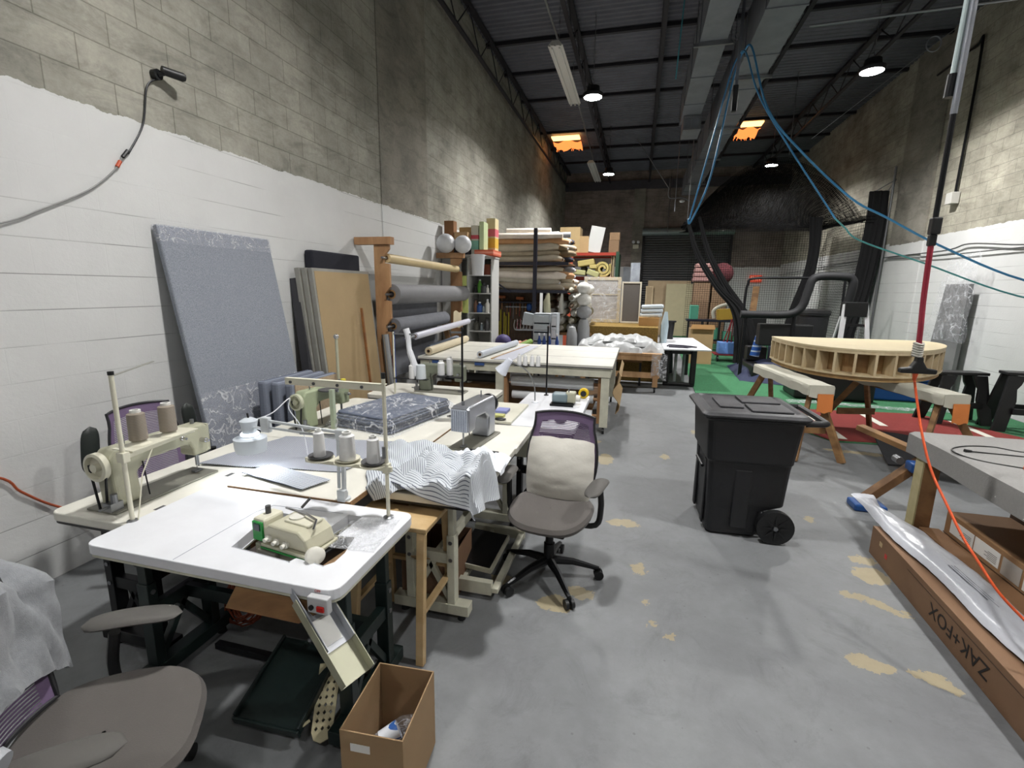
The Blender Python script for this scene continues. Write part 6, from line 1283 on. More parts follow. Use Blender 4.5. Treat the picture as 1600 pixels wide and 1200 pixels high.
for i in range(10):
    x = -2.72+.068*i; q = thing('hammer', 'hand tool with a %s handle hanging in the row on the pegboard, %s from left' % (['wooden', 'red', 'steel'][i % 3], ['first', 'second', 'third', 'fourth', 'fifth', 'sixth', 'seventh', 'eighth', 'ninth', 'tenth'][i]), 'tool', (x, 10.06, 1.3), group='hand tools in the pegboard row')
    MB().cyl((x, 10.06, 1.26-.05*(i % 3)), (x, 10.06, 1.50), .009, 6).build('handle', [wood_h, mat('red grip', '#8a3a30', .5), steel][i % 3], q); MB().box(x-.03, x+.03, 10.045, 10.075, 1.40, 1.43).build('head', steel, q)
for i in range(6):
    x = -2.52+.07*i; tag(MB().tube(curve([(x-.02, 10.05, 1.14), (x-.035, 10.03, 1.02+.02*(i % 2)), (x, 10.0, .93), (x+.04, 10.03, 1.02), (x+.03, 10.05, 1.16)], 4), .011, 7).build('clamp', mat('pale clamp %d' % i, ['#b9b4ae', '#a05a64', '#c9c6be', '#9aa0a6', '#b7aaa8', '#c4c4c0'][i], .5)), '%s spring clamp hanging on the pegboard' % ['pale', 'reddish', 'white', 'blue grey', 'pinkish', 'light grey'][i], 'clamp', group='clamps on the pegboard')
tag(MB().ball((-2.22, 10.0, 1.42), .075, 8, (.8, .6, 1.2)).build('blue_tool_bag', mat('blue nylon', '#1c4a8c', .6)), 'blue pouch hanging at the right of the pegboard tools', 'pouch')
# clutter on the far side of the cutting table
tag(MB().ball((-2.40, 8.62, .80), .16, 8, (1.0, .8, 1)).build('purple_bundle', mat('purple wrap', '#3e3566', .6, bump=.4, bs=12)), 'dark purple bundle behind the pale roll on the cutting table', 'bundle')
t = thing('side_bench', 'narrow bench behind the cutting table holding drawers and bottles', 'bench', (-1.9, 8.9, 0)); MB().box(-2.5, -1.3, 8.4, 9.3, .60, .64).build('bench_top', oldwood, t)
for (x, y) in ((-2.46, 8.44), (-1.34, 8.44), (-2.46, 9.26), (-1.34, 9.26)): MB().box(x-.025, x+.025, y-.025, y+.025, 0, .60).build('leg', oldwood, t)
for i, (x, c) in enumerate(((-2.34, '#7a5a40'), (-2.22, '#b98a72'), (-2.10, '#9b6a52'), (-2.02, '#6c8a3a'))):
    tag(MB().tube([(x, 8.5, .70+.02*i), (x+.14, 8.7, .78+.02*i)], [.06, .05], 10).build('spool_roll', mat('trim '+c, c, .7)), '%s roll of trim lying on the bench behind the cutting table' % ['brown', 'pinkish tan', 'reddish', 'green'][i], 'roll', group='rolls of trim on the bench')
clearbox = mat('translucent drawer', '#a9b3ba', .3, bump=.1)
def drawers(label, x0, x1, y0, y1, z0, z1, n, m_):
    t = thing('drawer_unit', label, 'drawers', ((x0+x1)/2, (y0+y1)/2, z0)); fr_ = mat('drawer frame', '#bcc3c9', .4)
    MB().box(x0, x1, y1-.01, y1, z0, z1).box(x0, x0+.012, y0, y1-.01, z0, z1).box(x1-.012, x1, y0, y1-.01, z0, z1).box(x0, x1, y0, y1, z1, z1+.012).build('frame', fr_, t)
    h = (z1-z0)/n
    for i in range(n):
        d_ = MB().box(x0+.016, x1-.016, y0-.012, y1-.015, z0+.012+i*h, z0+h-.012+i*h).build('drawer', m_, t, bevel=.006); MB().box((x0+x1)/2-.05, (x0+x1)/2+.05, y0-.025, y0-.0125, z0+h*.7+i*h, z0+h*.8+i*h).build('handle', fr_, d_)
drawers('translucent plastic drawer unit behind the cutting table', -1.90, -1.58, 8.95, 9.28, .645, 1.33, 4, clearbox)
drawers('slim white drawer tower beside the translucent drawer unit', -1.56, -1.45, 8.95, 9.28, .645, 1.34, 3, mat('white drawer', '#ccd0d8', .4))
t = thing('tilted_tray', 'tilted grey translucent bin left of the drawer unit', 'bin', (-2.02, 9.2, 1.1)); MB().prism([(0, 0), (.22, -.02), (.24, .20), (.04, .24)], 0, .15, frame((-2.14, 9.15, 1.12), (1, 0, 0), (0, 0, 1))).build('bin', clearbox, t, bevel=.01)
for i in range(4):
    x = -1.74+.095*i+(.05 if i > 2 else 0); q = thing('spray_bottle', 'blue and white bottle in front of the drawers, %s from left' % ['first', 'second', 'third', 'fourth'][i], 'bottle', (x, 8.75, .645), group='blue and white bottles by the drawers')
    MB().lathe([(.032, 0), (.034, .2), (.014, .27), (.014, .30)], (x, 8.75, .645), 14).build('body', mat('blue label %d' % i, '#2c4a90', .4), q); MB().lathe([(.035, .05), (.035, .14)], (x, 8.75, .645), 14).build('label', white, q); MB().lathe([(.016, .30), (.02, .34), (.001, .345)], (x, 8.75, .645), 12).build('cap', white, q)
# stacked boxes further back above the rolls
t = thing('pallet_rack', 'far rack of shelves behind the roll rack holding boxes and foam', 'rack', (-1.2, 12.8, 0))
rust = mat('orange red rack beam', '#9c3322', .5)
for (x, y) in ((-2.2, 12.3), (-.55, 12.3), (-2.2, 13.3), (-.55, 13.3)): MB().box(x-.04, x+.04, y-.04, y+.04, 0, 2.72).build('upright', mat('green rack post', '#22402f', .5), t)
for z in (2.12, 2.70):
    MB().box(-2.2, -.55, 12.27, 12.31, z-.07, z).build('beam', rust, t); MB().box(-2.2, -.55, 13.29, 13.33, z-.07, z).build('beam', rust, t); MB().box(-2.2, -.55, 12.31, 13.29, z-.03, z-.005).build('deck_board', oldwood, t)
smallbox('cardboard_box', 'large tan box highest above the fabric rolls', -1.74, 12.6, 2.70, .50, .5, .62, '#b39b70'); smallbox('cardboard_box', 'long brown box behind the big tan one', -2.05, 13.05, 2.70, .5, .4, .50, '#a98a5c')
smallbox('cardboard_box', 'open tan box left of the tilted white board', -1.40, 12.55, 2.70, .22, .4, .40, '#ad9066', rz=.1)
tag(MB().cbox((-1.10, 12.4, 3.02), (.34, .03, .62), (0, .18, 0)).build('white_board', mat('white foam board', '#c6c8c6', .6)), 'tilted white board standing on the far rack', 'board')
smallbox('cardboard_box', 'brown striped box at the right end of the far rack top', -.66, 12.6, 2.70, .24, .4, .30, '#7b6248'); smallbox('cardboard_box', 'brown box on the striped box at the end of the far rack', -.65, 12.6, 3.003, .24, .4, .18, '#84694c')
tag(MB().box(-1.72, -1.55, 11.6, 11.64, 0, 2.72).build('orange_sign', mat('orange red sheet', '#b9563c', .6)), 'orange red sheet edged in white standing among the fabric rolls', 'sheet')
foam = mat('yellow foam', '#b5a669', .9, bump=.3, bs=60)
# rolled foam seen end on: spiral
q = thing('foam_roll', 'coiled yellow foam roll on the far rack under the red beam', 'foam', (-.92, 12.4, 2.3)); sp2 = []
mb = MB(); pts = [( (.025+.0115*a)*math.cos(a), (.025+.0115*a)*math.sin(a)) for a in [i*.40 for i in range(34)]]
MB().grid(lambda u, v: (-.90+pts[min(33, int(u*33+.001))][0], 12.35+.8*v, 2.32+pts[min(33, int(u*33+.001))][1]), 33, 2, .055).build('foam_sheet', foam, q)
for (x, z, sx, sz, rz_, lab) in ((-1.30, 2.45, .40, .14, -.15, 'yellow foam slab leaning at the upper left of the foam pile'), (-1.45, 2.22, .3, .12, .1, 'yellow foam block at the lower left of the foam pile'), (-1.12, 2.2, .30, .14, .35, 'greenish foam offcut left of the coiled roll'), (-1.12, 2.36, .18, .10, 0, 'small tan foam block above the greenish offcut')):
    tag(MB().cbox((x, 12.4, z), (sx, .5, sz), (0, rz_, 0)).build('foam_block', foam if sx != .30 else mat('greenish foam', '#a9a878', .9), bevel=.02), lab, 'foam')
tag(MB().ball((-1.36, 12.4, 2.3), .09, 8).build('grey_ball', grey_pl), 'dark grey ball in the foam pile on the far rack', 'ball')
for i, x in enumerate((-.70, -.66)): tag(MB().box(x, x+.015, 12.35, 12.9, 2.12+.01*i, 2.66).build('thin_board', pale), 'thin pale board standing upright at the right end of the far rack, %s' % ['left one', 'right one'][i], 'board')

# ================================================================== FRAMES, CRATE, WORK TABLE 2
mus = stripes('mustard osb edge', '#8f7434', '#6e5624', 'X', 30, .5, .8)
must = mat('mustard patterned board', '#8c7132', .8, col2='#5f4a1e', vs=45)
t = thing('plywood_crate', 'mustard brown chipboard crate behind the grey plastic sacks', 'crate', (-.3, 10.4, 0)); MB().box(-1.0, .42, 9.82, 11.36, .70, 1.08).build('upper_side', must, t, bevel=.004); MB().box(-1.0, .42, 9.82, 11.2, 0, .69).build('lower_side', must, t, bevel=.004); MB().box(-1.0, .42, 9.805, 9.82, .66, .72).build('batten', pine, t)
def wframe(label, x0, x1, y, z0, z1, m_, pm_, wd=.07, name='framed_screen', film_=True, bars=()):
    t = thing(name, label, 'frame', ((x0+x1)/2, y, z0)); MB().box(x0, x0+wd, y, y+.04, z0, z1).box(x1-wd, x1, y, y+.04, z0, z1).box(x0+wd, x1-wd, y, y+.04, z1-wd, z1).box(x0+wd, x1-wd, y, y+.04, z0, z0+wd).build('frame', m_, t, bevel=.003)
    if pm_: MB().box(x0+wd, x1-wd, y+.01, y+.02, z0+wd, z1-wd).build('inner_panel', pm_, t)
    for z in bars: MB().box(x0+wd, x1-wd, y+.002, y+.02, z-.012, z+.012).build('rail', m_, t)
    if film_: MB().grid(lambda u, v: (x0-.005+(x1-x0+.01)*u, y-.012-.006*mnoise.noise(Vector((u*5, v*9, 1))), z0+(z1-z0)*v), 16, 20).build('plastic_wrap', film('frame film '+label[:8], (1, 1, 1), .8, 7, .12), t)
    return t
cwood = mat('cream frame wood', '#b9ac90', .6, var=.08)
wframe('large plastic wrapped cream wooden frame standing on the crate', -1.19, -.38, 11.0, 1.085, 2.08, cwood, mat('grey backing', '#a5a19d', .7), bars=(1.70,))
wframe('grey screened frame beside the plastic wrapped one', -.36, .06, 10.95, 1.085, 1.98, mat('pale frame', '#c0b9a9', .6), mat('dark grey screen', '#57524e', .8), wd=.035, film_=False)
tag(MB().box(-.2, .0, 11.25, 11.3, 1.085, 2.4).build('pale_print', mat('pale grey printed sheet', '#9aa0a8', .7, col2='#7d838d', vs=8)), 'pale blue grey panel above the grey screened frame', 'panel')
t = thing('foam_stack', 'stack of white plastic wrapped cushions right of the screened frame', 'foam', (.28, 10.5, 1.2))
for i in range(3): MB().cbox((.28+.01*i, 10.55, 1.30+.085*i), (.44, .4, .08), (0, -.05, 0)).build('wrapped_cushion', mat('pale blue white wrap %d' % i, '#b9c4cc', .4, bump=.5, bs=14), t, bevel=.025)
smallbox('cardboard_box', 'plain brown carton under the white wrapped cushions', .24, 10.45, 1.085, .40, .4, .17, '#a5804e')
tag(MB().tube([(.55, 10.3, .75), (.56, 10.3, 1.1), (.57, 10.3, 1.38)], [.07, .08, .03], 12).build('plastic_bag', mat('translucent blue bag', '#9fb0b8', .3, bump=.5, bs=14)), 'pale blue plastic bag hanging at the end of the crate', 'bag')
t = thing('black_stool', 'small black stool behind the white topped table', 'stool', (.72, 11.2, 0)); MB().lathe([(.13, 1.12), (.13, 1.15)], (.72, 11.2, 0), 20).build('seat', black_pl, t); MB().lathe([(.11, .4), (.08, .8), (.10, 1.12)], (.72, 11.2, 0), 16).build('body', black_pl, t); MB().lathe([(.14, 0), (.11, .4)], (.72, 11.2, 0), 16).build('base', black_pl, t)
t = thing('work_table', 'low timber work table on casters covered with grey plastic sacks', 'table', (-.2, 9.2, 0))
MB().box(-.97, .47, 8.72, 9.72, .66, .70).build('table_top', pine, t, bevel=.003); MB().box(-.95, .45, 8.74, 8.78, .57, .66).box(-.95, .45, 8.74, 8.78, .26, .36).build('rail', pine, t)
for (x, y) in ((.38, 8.76), (-.90, 8.76), (.38, 9.66), (-.90, 9.66)):
    g = MB().box(x-.045, x+.045, y-.03, y+.03, .10, .66).build('leg', pine, t); MB().cyl((x-.015, y, .05), (x+.015, y, .05), .05, 14).box(x-.02, x+.02, y-.02, y+.02, .06, .10).build('caster', black_pl, g)
sack = mat('grey plastic sack', '#b2b4b5', .28, bump=.9, bs=9, var=.1, vs=8)
random.seed(4)
for i, (x, y, z, a, b) in enumerate(((-.68, 9.2, .73, .36, .20), (-.22, 9.1, .73, .34, .20), (.22, 9.2, .73, .30, .18), (-.5, 9.3, .83, .38, .16), (0, 9.25, .83, .34, .16), (-.28, 9.28, .90, .30, .12))):
    tag(MB().grid(lambda u, v: (x+a*(2*u-1)*(1+.12*mnoise.noise(Vector((v*3, i, 0)))), y+.36*(2*v-1), z-.03+b*.85*max(0, (1-abs(2*u-1)**3)*(1-abs(2*v-1)**3))**.4*(1+.75*mnoise.noise(Vector((u*4, v*4, i*3.1))))), 24, 20, .012).build('plastic_sack', sack), 'grey plastic sack on the timber work table, %s' % ['lower left one', 'lower middle one', 'lower right one', 'upper left one', 'upper right one', 'topmost one'][i], 'sack', group='grey plastic sacks on the work table')
MBp = MB().grid(lambda u, v: (.30+.26*u, 8.70-.012*math.sin(8*u), .70-.42*v+.05*math.sin(5*u)*v), 12, 14, .003)
tag(MBp.build('plastic_film', film('hanging film', (1, 1, 1), .8, 12)), 'clear plastic film hanging off the corner of the timber work table', 'plastic')
t = thing('frame_bench', 'small dark legged bench under the timber work table', 'bench', (-.1, 9.6, 0)); MB().box(-.35, .15, 9.3, 9.6, .45, .50).build('seat', oldwood, t)
for x in (-.32, .12): MB().box(x-.02, x+.02, 9.32, 9.36, 0, .45).build('leg', black_pl, t)
# white topped table
t = thing('white_table', 'white topped table on a black plastic base standing on the turf edge', 'table', (.9, 10.4, 0))
MB().prism([(.48, 9.2), (1.36, 9.30), (1.28, 11.7), (.40, 11.5)], .72, .745).build('table_top', white, t, bevel=.003)
MB().box(.56, .66, 9.5, 9.62, .05, .72).box(1.04, 1.14, 9.5, 9.62, .05, .72).box(.56, 1.14, 9.52, 9.60, 0, .07).box(.66, 1.04, 9.53, 9.59, .62, .72).build('base', black_pl, t, bevel=.02)
MB().cyl((.78, 9.7, .06), (.78, 9.7, .72), .03, 10).cyl((.94, 9.8, .06), (.94, 9.8, .72), .03, 10).build('clear_post', mat('grey acrylic post', '#8c9392', .2), t); MB().box(.56, .66, 10.9, 11.0, 0, .72).box(1.04, 1.14, 10.9, 11.0, 0, .72).build('rear_leg', black_pl, t)
tag(MB().tube([(.62, 9.5, .76), (.95, 9.45, .76), (1.12, 9.55, .762), (.9, 9.75, .76), (.64, 9.8, .76), (.6, 9.6, .76)], .014, 8, closed=False).build('black_tool', mat('dark purple frame', '#2d2938', .4)), 'flat black looped tool lying on the white topped table', 'tool')

# ================================================================== BACK AREA
beige = mat('beige door panel', '#b8b090', .6, var=.05); tanb = mat('tan board', '#b09c7e', .7, var=.1, vs=3)
tag(MB().box(.36, 2.02, 20.9, 20.98, 0, 2.22).build('beige_panel', tanb), 'wide tan board leaning in front of the roll up door', 'panel')
tag(MB().box(1.08, 2.08, 20.7, 20.78, 0, 2.10).build('beige_panel', beige), 'plain beige panel in front of the tan boards by the roll up door', 'panel')
wframe('narrow tan framed board left of the beige panels', .28, .58, 20.75, 0, 2.0, pale, tanb, wd=.05, film_=False)
tag(MB().box(-.70, -.05, 21.80, 21.87, 0, 2.80).build('painted_sheet', mat('streaked pale blue sheet', '#aab0b8', .7, col2='#8e959e', vs=3)), 'streaked pale sheet against the back column', 'sheet')
for i, (x, z, w_, h, c) in enumerate(((2.10, 0, .55, .72, '#806650'), (2.10, .725, .55, .72, '#806650'), (2.12, 1.45, .52, .68, '#8b7058'), (2.68, 0, .5, .75, '#806650'), (2.68, .755, .5, .68, '#876c52'), (2.70, 1.44, .5, .62, '#826850'))):
    smallbox('carton', 'large brown carton by the netting, %s' % ['left stack bottom', 'left stack middle', 'left stack top', 'right stack bottom', 'right stack middle', 'right stack top'][i], x, 18.2, z, w_, .5, h, c, bands=None)
for i in range(4):
    z = 2.135+.155*i; x = 2.12; q = tag(MB().cbox((x, 18.15, z+.075), (.66-.04*i, .5, .145)).build('insulation_batt', mat('pink batt %d' % i, '#a8807c', .8, bump=.4, bs=20), bevel=.04), 'pink wrapped insulation batt on the left carton stack, %s' % ['lowest', 'second', 'third', 'topmost'][i], 'insulation', group='pink insulation batts')
tag(MB().ball((2.75, 18.1, 2.42), .36, 8, (1, .6, 1)).build('red_mesh_bag', mat('dark red mesh bag', '#6a2c34', .9, col2='#3a2426', vs=30, bump=.8, bs=40)), 'dark red mesh bag on the right carton stack behind the net', 'bag')
teal = mat('teal foam', '#58a48c', .8); ybr = mat('mustard yellow foam', '#b9973a', .8)
tag(MB().box(1.58, 1.82, 15.8, 16.1, .96, 1.38).build('teal_block', teal, bevel=.01), 'upright teal foam block on the dark bench', 'foam')
t = thing('dark_bench', 'dark bench with foam and cushions behind the kraft carton', 'bench', (2.2, 16, 0)); MB().box(1.5, 3.0, 15.7, 16.3, .90, .955).build('bench_top', navy_st, t)
for x in (1.55, 1.95, 2.45, 2.95): MB().box(x-.03, x+.03, 15.72, 15.8, 0, .90).build('leg', black_pl, t)
MB().box(1.6, 2.9, 15.9, 16.2, .3, .34).build('lower_shelf', navy_st, t)
tag(MB().cbox((2.66, 15.95, 1.13), (.56, .3, .32), (0, -.08, 0)).build('yellow_block', ybr, bevel=.01), 'mustard yellow foam slab on the dark bench beside the net', 'foam')
tag(MB().tube(curve([(2.28, 15.85, 1.0), (2.25, 15.85, 1.22), (2.45, 15.85, 1.38), (2.85, 15.85, 1.46), (3.02, 15.85, 1.3)], 5), .05, 10).build('white_hose', mat('white padded tube', '#b8b5a8', .6)), 'white padded tube draped around the yellow foam slab', 'tube')
for i, x in enumerate((1.78, 2.35, 2.6)): tag(MB().box(x, x+.14+.1*(i == 2), 15.95, 16.15, .345, .60+.1*(i % 2)).build('teal_block', teal), 'teal foam piece under the dark bench, %s' % ['left', 'middle', 'right'][i], 'foam')
kb = thing('kraft_carton', 'open tan carton standing on the turf before the dark bench', 'box', (1.55, 12.9, 0)); MB().box(1.32, 1.86, 12.7, 13.2, .0, .88).build('carton', kraft_l, kb, bevel=.003)
MB().prism([(1.30, 0), (1.88, 0), (1.86, .12), (1.34, .12)], 0, .004, Matrix(((1, 0, 0, 0), (0, .45, 0, 12.62), (0, .9, 0, .885), (0, 0, 0, 1)))).build('box_flap', mat('light flap', '#c19a66', .8), kb)
redm = mat('red tubular metal', '#8e1b22', .4)
t = thing('red_cart', 'red metal folding cart standing by the black net curtain', 'cart', (2.35, 13.6, 0))
MB().tube([(2.30, 13.5, .22), (2.38, 13.5, 1.10), (2.5, 13.5, 1.12), (2.62, 13.5, .22)], .018, 8).build('front_frame', redm, t); MB().tube([(2.16, 13.8, .05), (2.42, 13.7, 1.05)], .015, 8).build('strut', redm, t); MB().tube([(2.44, 13.6, .24), (2.44, 13.6, 1.1)], .015, 8).build('upright', redm, t)
MB().box(2.02, 2.66, 13.3, 13.9, .17, .20).build('platform', redm, t, bevel=.01)
for (x, y) in ((2.1, 13.36), (2.6, 13.36)): MB().lathe([(.03, -.02), (.08, -.02), (.08, .02), (.03, .02)], (0, 0, 0), 16, Matrix.Translation((x, y, .08)) @ Matrix.Rotation(PI/2, 4, 'Y')).build('wheel', black_pl, t)
tag(MB().box(2.12, 2.55, 13.4, 13.8, .205, .50).build('blue_box', mat('pale blue box', '#5f86c4', .5), bevel=.01), 'pale blue box sitting on the red cart', 'box')
tag(MB().grid(lambda u, v: (2.12+1.25*u+.1*v, 10.5+2.4*v-.5*u, .015+.35*max(0, math.sin(PI*u)*math.sin(PI*min(1, v*1.05)))**.7+.05*mnoise.noise(Vector((u*6, v*6, 1)))), 26, 26, .01).build('navy_cloth', mat('navy tarp', '#1f2744', .8, bump=.3, bs=20)), 'dark navy cloth heaped on the turf behind the wheeled cart', 'cloth')

# ================================================================== BLACK NETTING CAGE
netm = mat('black netting cord', '#08080a', .95, spec=.1)
def net(fn, nu, nv, su, sv, r=.0035):
    mb = MB()
    for i in range(nu+1): mb.tube([fn(i/nu, j/sv) for j in range(sv+1)], r, 3, cap=False)
    for j in range(nv+1): mb.tube([fn(i/su, j/nv) for i in range(su+1)], r, 3, cap=False)
    return mb
ng = thing('net_cage', 'black batting cage netting hung from the roof at the right rear', 'net', (3.2, 15, 0))
net(lambda u, v: Vector((1.5+3.8*u, 16.6+.12*math.sin(9*u+4*v), .02+3.7*v)), 56, 54, 16, 14, .0045).build('rear_net', netm, ng)
net(lambda u, v: Vector((5.25+.08*math.sin(9*v+5*u), 13.3+3.3*u, .3+3.5*v)), 46, 50, 12, 12, .0045).build('side_net', netm, ng)
def rooff(k, dz, yy): 
    def f(u, v):
        x = 1.15+4.0*u; top = 3.55+1.35*math.sin(PI*min(1, u*1.08))**.8*(1-.0*v)
        zb = 3.75
        z = top*(1-v)**1.0+zb*v+.10*math.sin(11*u+k)*math.sin(PI*v)+dz
        return Vector((x+.05*math.sin(7*v+k), 13.2+yy*v, z))
    return f
for k, (dz, yy) in enumerate(((0, 3.4), (-.07, 3.2), (-.14, 3.3))): net(rooff(k*1.7, dz, yy), 95, 60, 14, 24, .0045).build('roof_net', netm, ng)
def bunch(path, r0, name, seed, n=46, pleats=9, flat=.5):
    P_ = curve(path, 8); N = len(P_); rr = r0 if isinstance(r0, list) else [r0]*len(path)
    mb = MB(); vs = []; K = 54
    for i, p in enumerate(P_):
        f = i/(N-1)*(len(rr)-1); a = int(min(f, len(rr)-2)); r = rr[a]*(1-(f-a))+rr[a+1]*(f-a)
        for k in range(K):
            th = 2*PI*k/K; q = r*(1+.28*math.sin(pleats*th+seed+i*.05)); vs.append(p+Vector((q*math.cos(th), q*flat*math.sin(th), 0)))
    mb.add(vs, [(i*K+k, i*K+(k+1) % K, (i+1)*K+(k+1) % K, (i+1)*K+k) for i in range(N-1) for k in range(K)], None, True)
    return mb.build(name, mat('gathered black net '+name+str(seed), '#0b0b0e', .9), ng)
bunch([(1.07, 13.2, 3.55), (1.38, 13.2, 2.72), (1.92, 13.2, 1.92), (2.46, 13.2, 1.36), (2.68, 13.2, .7), (2.74, 13.2, .0)], [.035, .06, .09, .16, .22, .24], 'gathered_curtain', 1)
bunch([(1.35, 13.25, 3.62), (1.62, 13.25, 2.8), (2.02, 13.25, 2.08), (2.42, 13.25, 1.5), (2.62, 13.25, 1.1)], [.03, .06, .08, .12, .14], 'gathered_curtain', 2)
bunch([(5.18, 13.3, 4.1), (5.2, 13.3, 3.2), (5.1, 13.3, 1.8), (4.92, 13.3, .9), (4.85, 13.3, .1)], [.16, .17, .16, .17, .2], 'gathered_curtain', 3)
bunch([(4.05, 13.6, 3.6), (4.10, 13.6, 2.9), (4.05, 13.6, 2.2), (3.85, 13.6, 1.2), (3.8, 13.6, .3)], [.12, .10, .10, .14, .16], 'gathered_curtain', 4)
MB().tube([(1.07, 13.2, 3.55), (1.07, 13.2, 6.7)], .01, 5).tube([(5.3, 13.3, 4.0), (5.48, 13.3, 4.35)], .012, 5).tube([(3.2, 13.2, 4.95), (3.2, 13.2, 6.7)], .01, 5).build('hanging_line', steel, ng)
t = thing('net_pole', 'metal pole and bracket at the top right corner of the black net', 'pole', (5.4, 13.2, 0)); MB().cyl((5.4, 13.2, 0), (5.4, 13.2, 4.6), .025, 10).build('pole', steel, t); MB().beam((5.4, 13.2, 4.3), (5.1, 13.25, 4.1), .02, .02).build('bracket', steel, t)
tag(MB().box(5.35, 5.39, 13.5, 14.0, 1.3, 3.0).build('pale_batten', mat('pale grey batten', '#8f9094', .7)), 'pale board behind the gathered net at the right wall', 'board')

# fitness frames, bins, ladder
padm = mat('black foam padding', '#0f1014', .7)
t = thing('exercise_machine', 'black exercise machine with a thick padded arch behind the netting', 'exercise machine', (3.7, 11, 0))
MB().tube(curve([(3.98, 11.2, .1), (4.02, 11.1, 1.2), (4.08, 11, 1.9), (4.04, 11, 2.08), (3.9, 11, 2.12), (3.5, 11, 2.12), (3.36, 11, 2.05), (3.31, 11, 1.85), (3.22, 11, 1.5), (3.0, 11, 1.36), (2.5, 11, 1.34), (2.1, 11, 1.34)], 6), .08, 14).build('padded_arch', padm, t)
MB().box(2.35, 4.1, 10.6, 11.9, .06, .30).build('deck', black_pl, t, bevel=.02); MB().cyl((3.1, 11, .3), (3.12, 11, 1.4), .04, 10).build('post', black_mt, t); MB().cyl((2.2, 11, .0), (2.2, 11, 1.36), .035, 10).build('post', black_mt, t)
MB().box(2.5, 3.5, 11.0, 11.3, .7, 1.15).build('console', black_pl, t, bevel=.02)
t = thing('exercise_rig', 'thinner black tubular frame left of the padded arch', 'exercise machine', (2.8, 12, 0))
MB().tube(curve([(2.35, 12, 0), (2.35, 12, 1.6), (2.38, 12, 1.98), (2.5, 12, 2.1), (3.3, 12, 2.12), (4.2, 12, 2.1), (4.3, 12, 1.9), (4.3, 12, 0)], 5), .028, 10).build('frame', black_mt, t)
for i in range(3): tag(MB().cbox((2.6+.5*i, 11.6+.1*i, .47+.0*i), (.4, .3, .3)).build('dark_crate', [black_pl, navy_st, grey_pl][i], bevel=.02), '%s crate piled behind the exercise machine deck' % ['black', 'navy', 'dark grey'][i], 'crate')
tag(MB().box(3.0, 3.5, 11.9, 12.2, .9, 1.02).build('yellow_rope', mat('dull yellow strap', '#8f7430', .7), bevel=.03), 'dull yellow strap pile behind the exercise machine', 'strap')
tag(MB().beam((2.95, 14.0, 1.0), (3.05, 14.3, 1.95), .16, .03).build('wooden_board', oldwood), 'brown board standing in a dark bin behind the net', 'board'); tag(MB().box(2.6, 3.3, 13.9, 14.4, .6, 1.15).build('dark_bin', black_pl, bevel=.03), 'dark bin holding the brown board behind the net', 'bin')
tag(MB().tube([(2.55, 11.45, .42), (2.62, 11.45, .85)], [.10, .09], 12).build('blue_bag', stripes('blue and white bag', '#2457a8', '#b9c6dc', 'Z', 9, .3, .5)), 'blue and white bag beside the black netting curtain', 'bag')
t = thing('black_barrel', 'tall black round bin behind the exercise machine', 'bin', (3.8, 12.1, 0)); MB().lathe([(.27, 0), (.31, 1.30), (.33, 1.32), (.33, 1.36)], (3.8, 12.1, 0), 26).build('body', padm, t); MB().lathe([(.34, 1.36), (.33, 1.42), (.2, 1.45), (.001, 1.45)], (3.8, 12.1, 0), 26).build('lid', black_pl, t)
t = thing('step_ladder', 'white and black step ladder standing behind the round wooden frame', 'ladder', (3.8, 10, 0)); wal = mat('white ladder rail', '#dcdddf', .5)
for s_ in (-1, 1):
    MB().beam((3.82+s_*.29, 9.75, 0), (3.80+s_*.16, 10.0, 1.60), .055, .07).build('front_rail', wal, t); MB().beam((3.82+s_*.27, 10.55, 0), (3.80+s_*.15, 10.08, 1.56), .025, .04).build('rear_leg', wal, t)
for i, z in enumerate((.32, .62, .93, 1.24)): MB().box(3.80-.27+.03*i, 3.80+.27-.03*i, 9.80+.04*i, 9.98+.03*i, z-.03, z+.012).build('step', black_pl, t)
MB().box(3.62, 3.98, 9.93, 10.15, 1.38, 1.64).build('top_cap', black_pl, t, bevel=.01)
t = thing('blue_tote', 'blue plastic tote on the turf beneath the round frame', 'tote', (4.3, 9.5, 0)); MB().prism([(3.98, 9.3), (4.78, 9.3), (4.78, 9.85), (3.98, 9.85)], .012, .36).build('tub', mat('blue tote plastic', '#1c4c94', .4), t, bevel=.03); MB().box(3.95, 4.81, 9.27, 9.88, .36, .41).build('lid', mat('dark blue lid', '#183d78', .4), t, bevel=.02)
tag(MB().box(2.7, 3.9, 9.0, 9.7, .012, .50).build('storage_case', black_pl, bevel=.03), 'long black trunk on the turf beneath the round wooden frame', 'trunk')
tag(MB().grid(lambda u, v: (2.5+2.4*u, 8.55+.22*v+.06*math.sin(7*u), .02+.03*abs(mnoise.noise(Vector((u*12, v*4, 1))))), 40, 6, .003).build('plastic_film', film('film on turf', (1, 1, 1), .8, 14)), 'crumpled clear plastic strip on the green turf behind the red carpet', 'plastic')

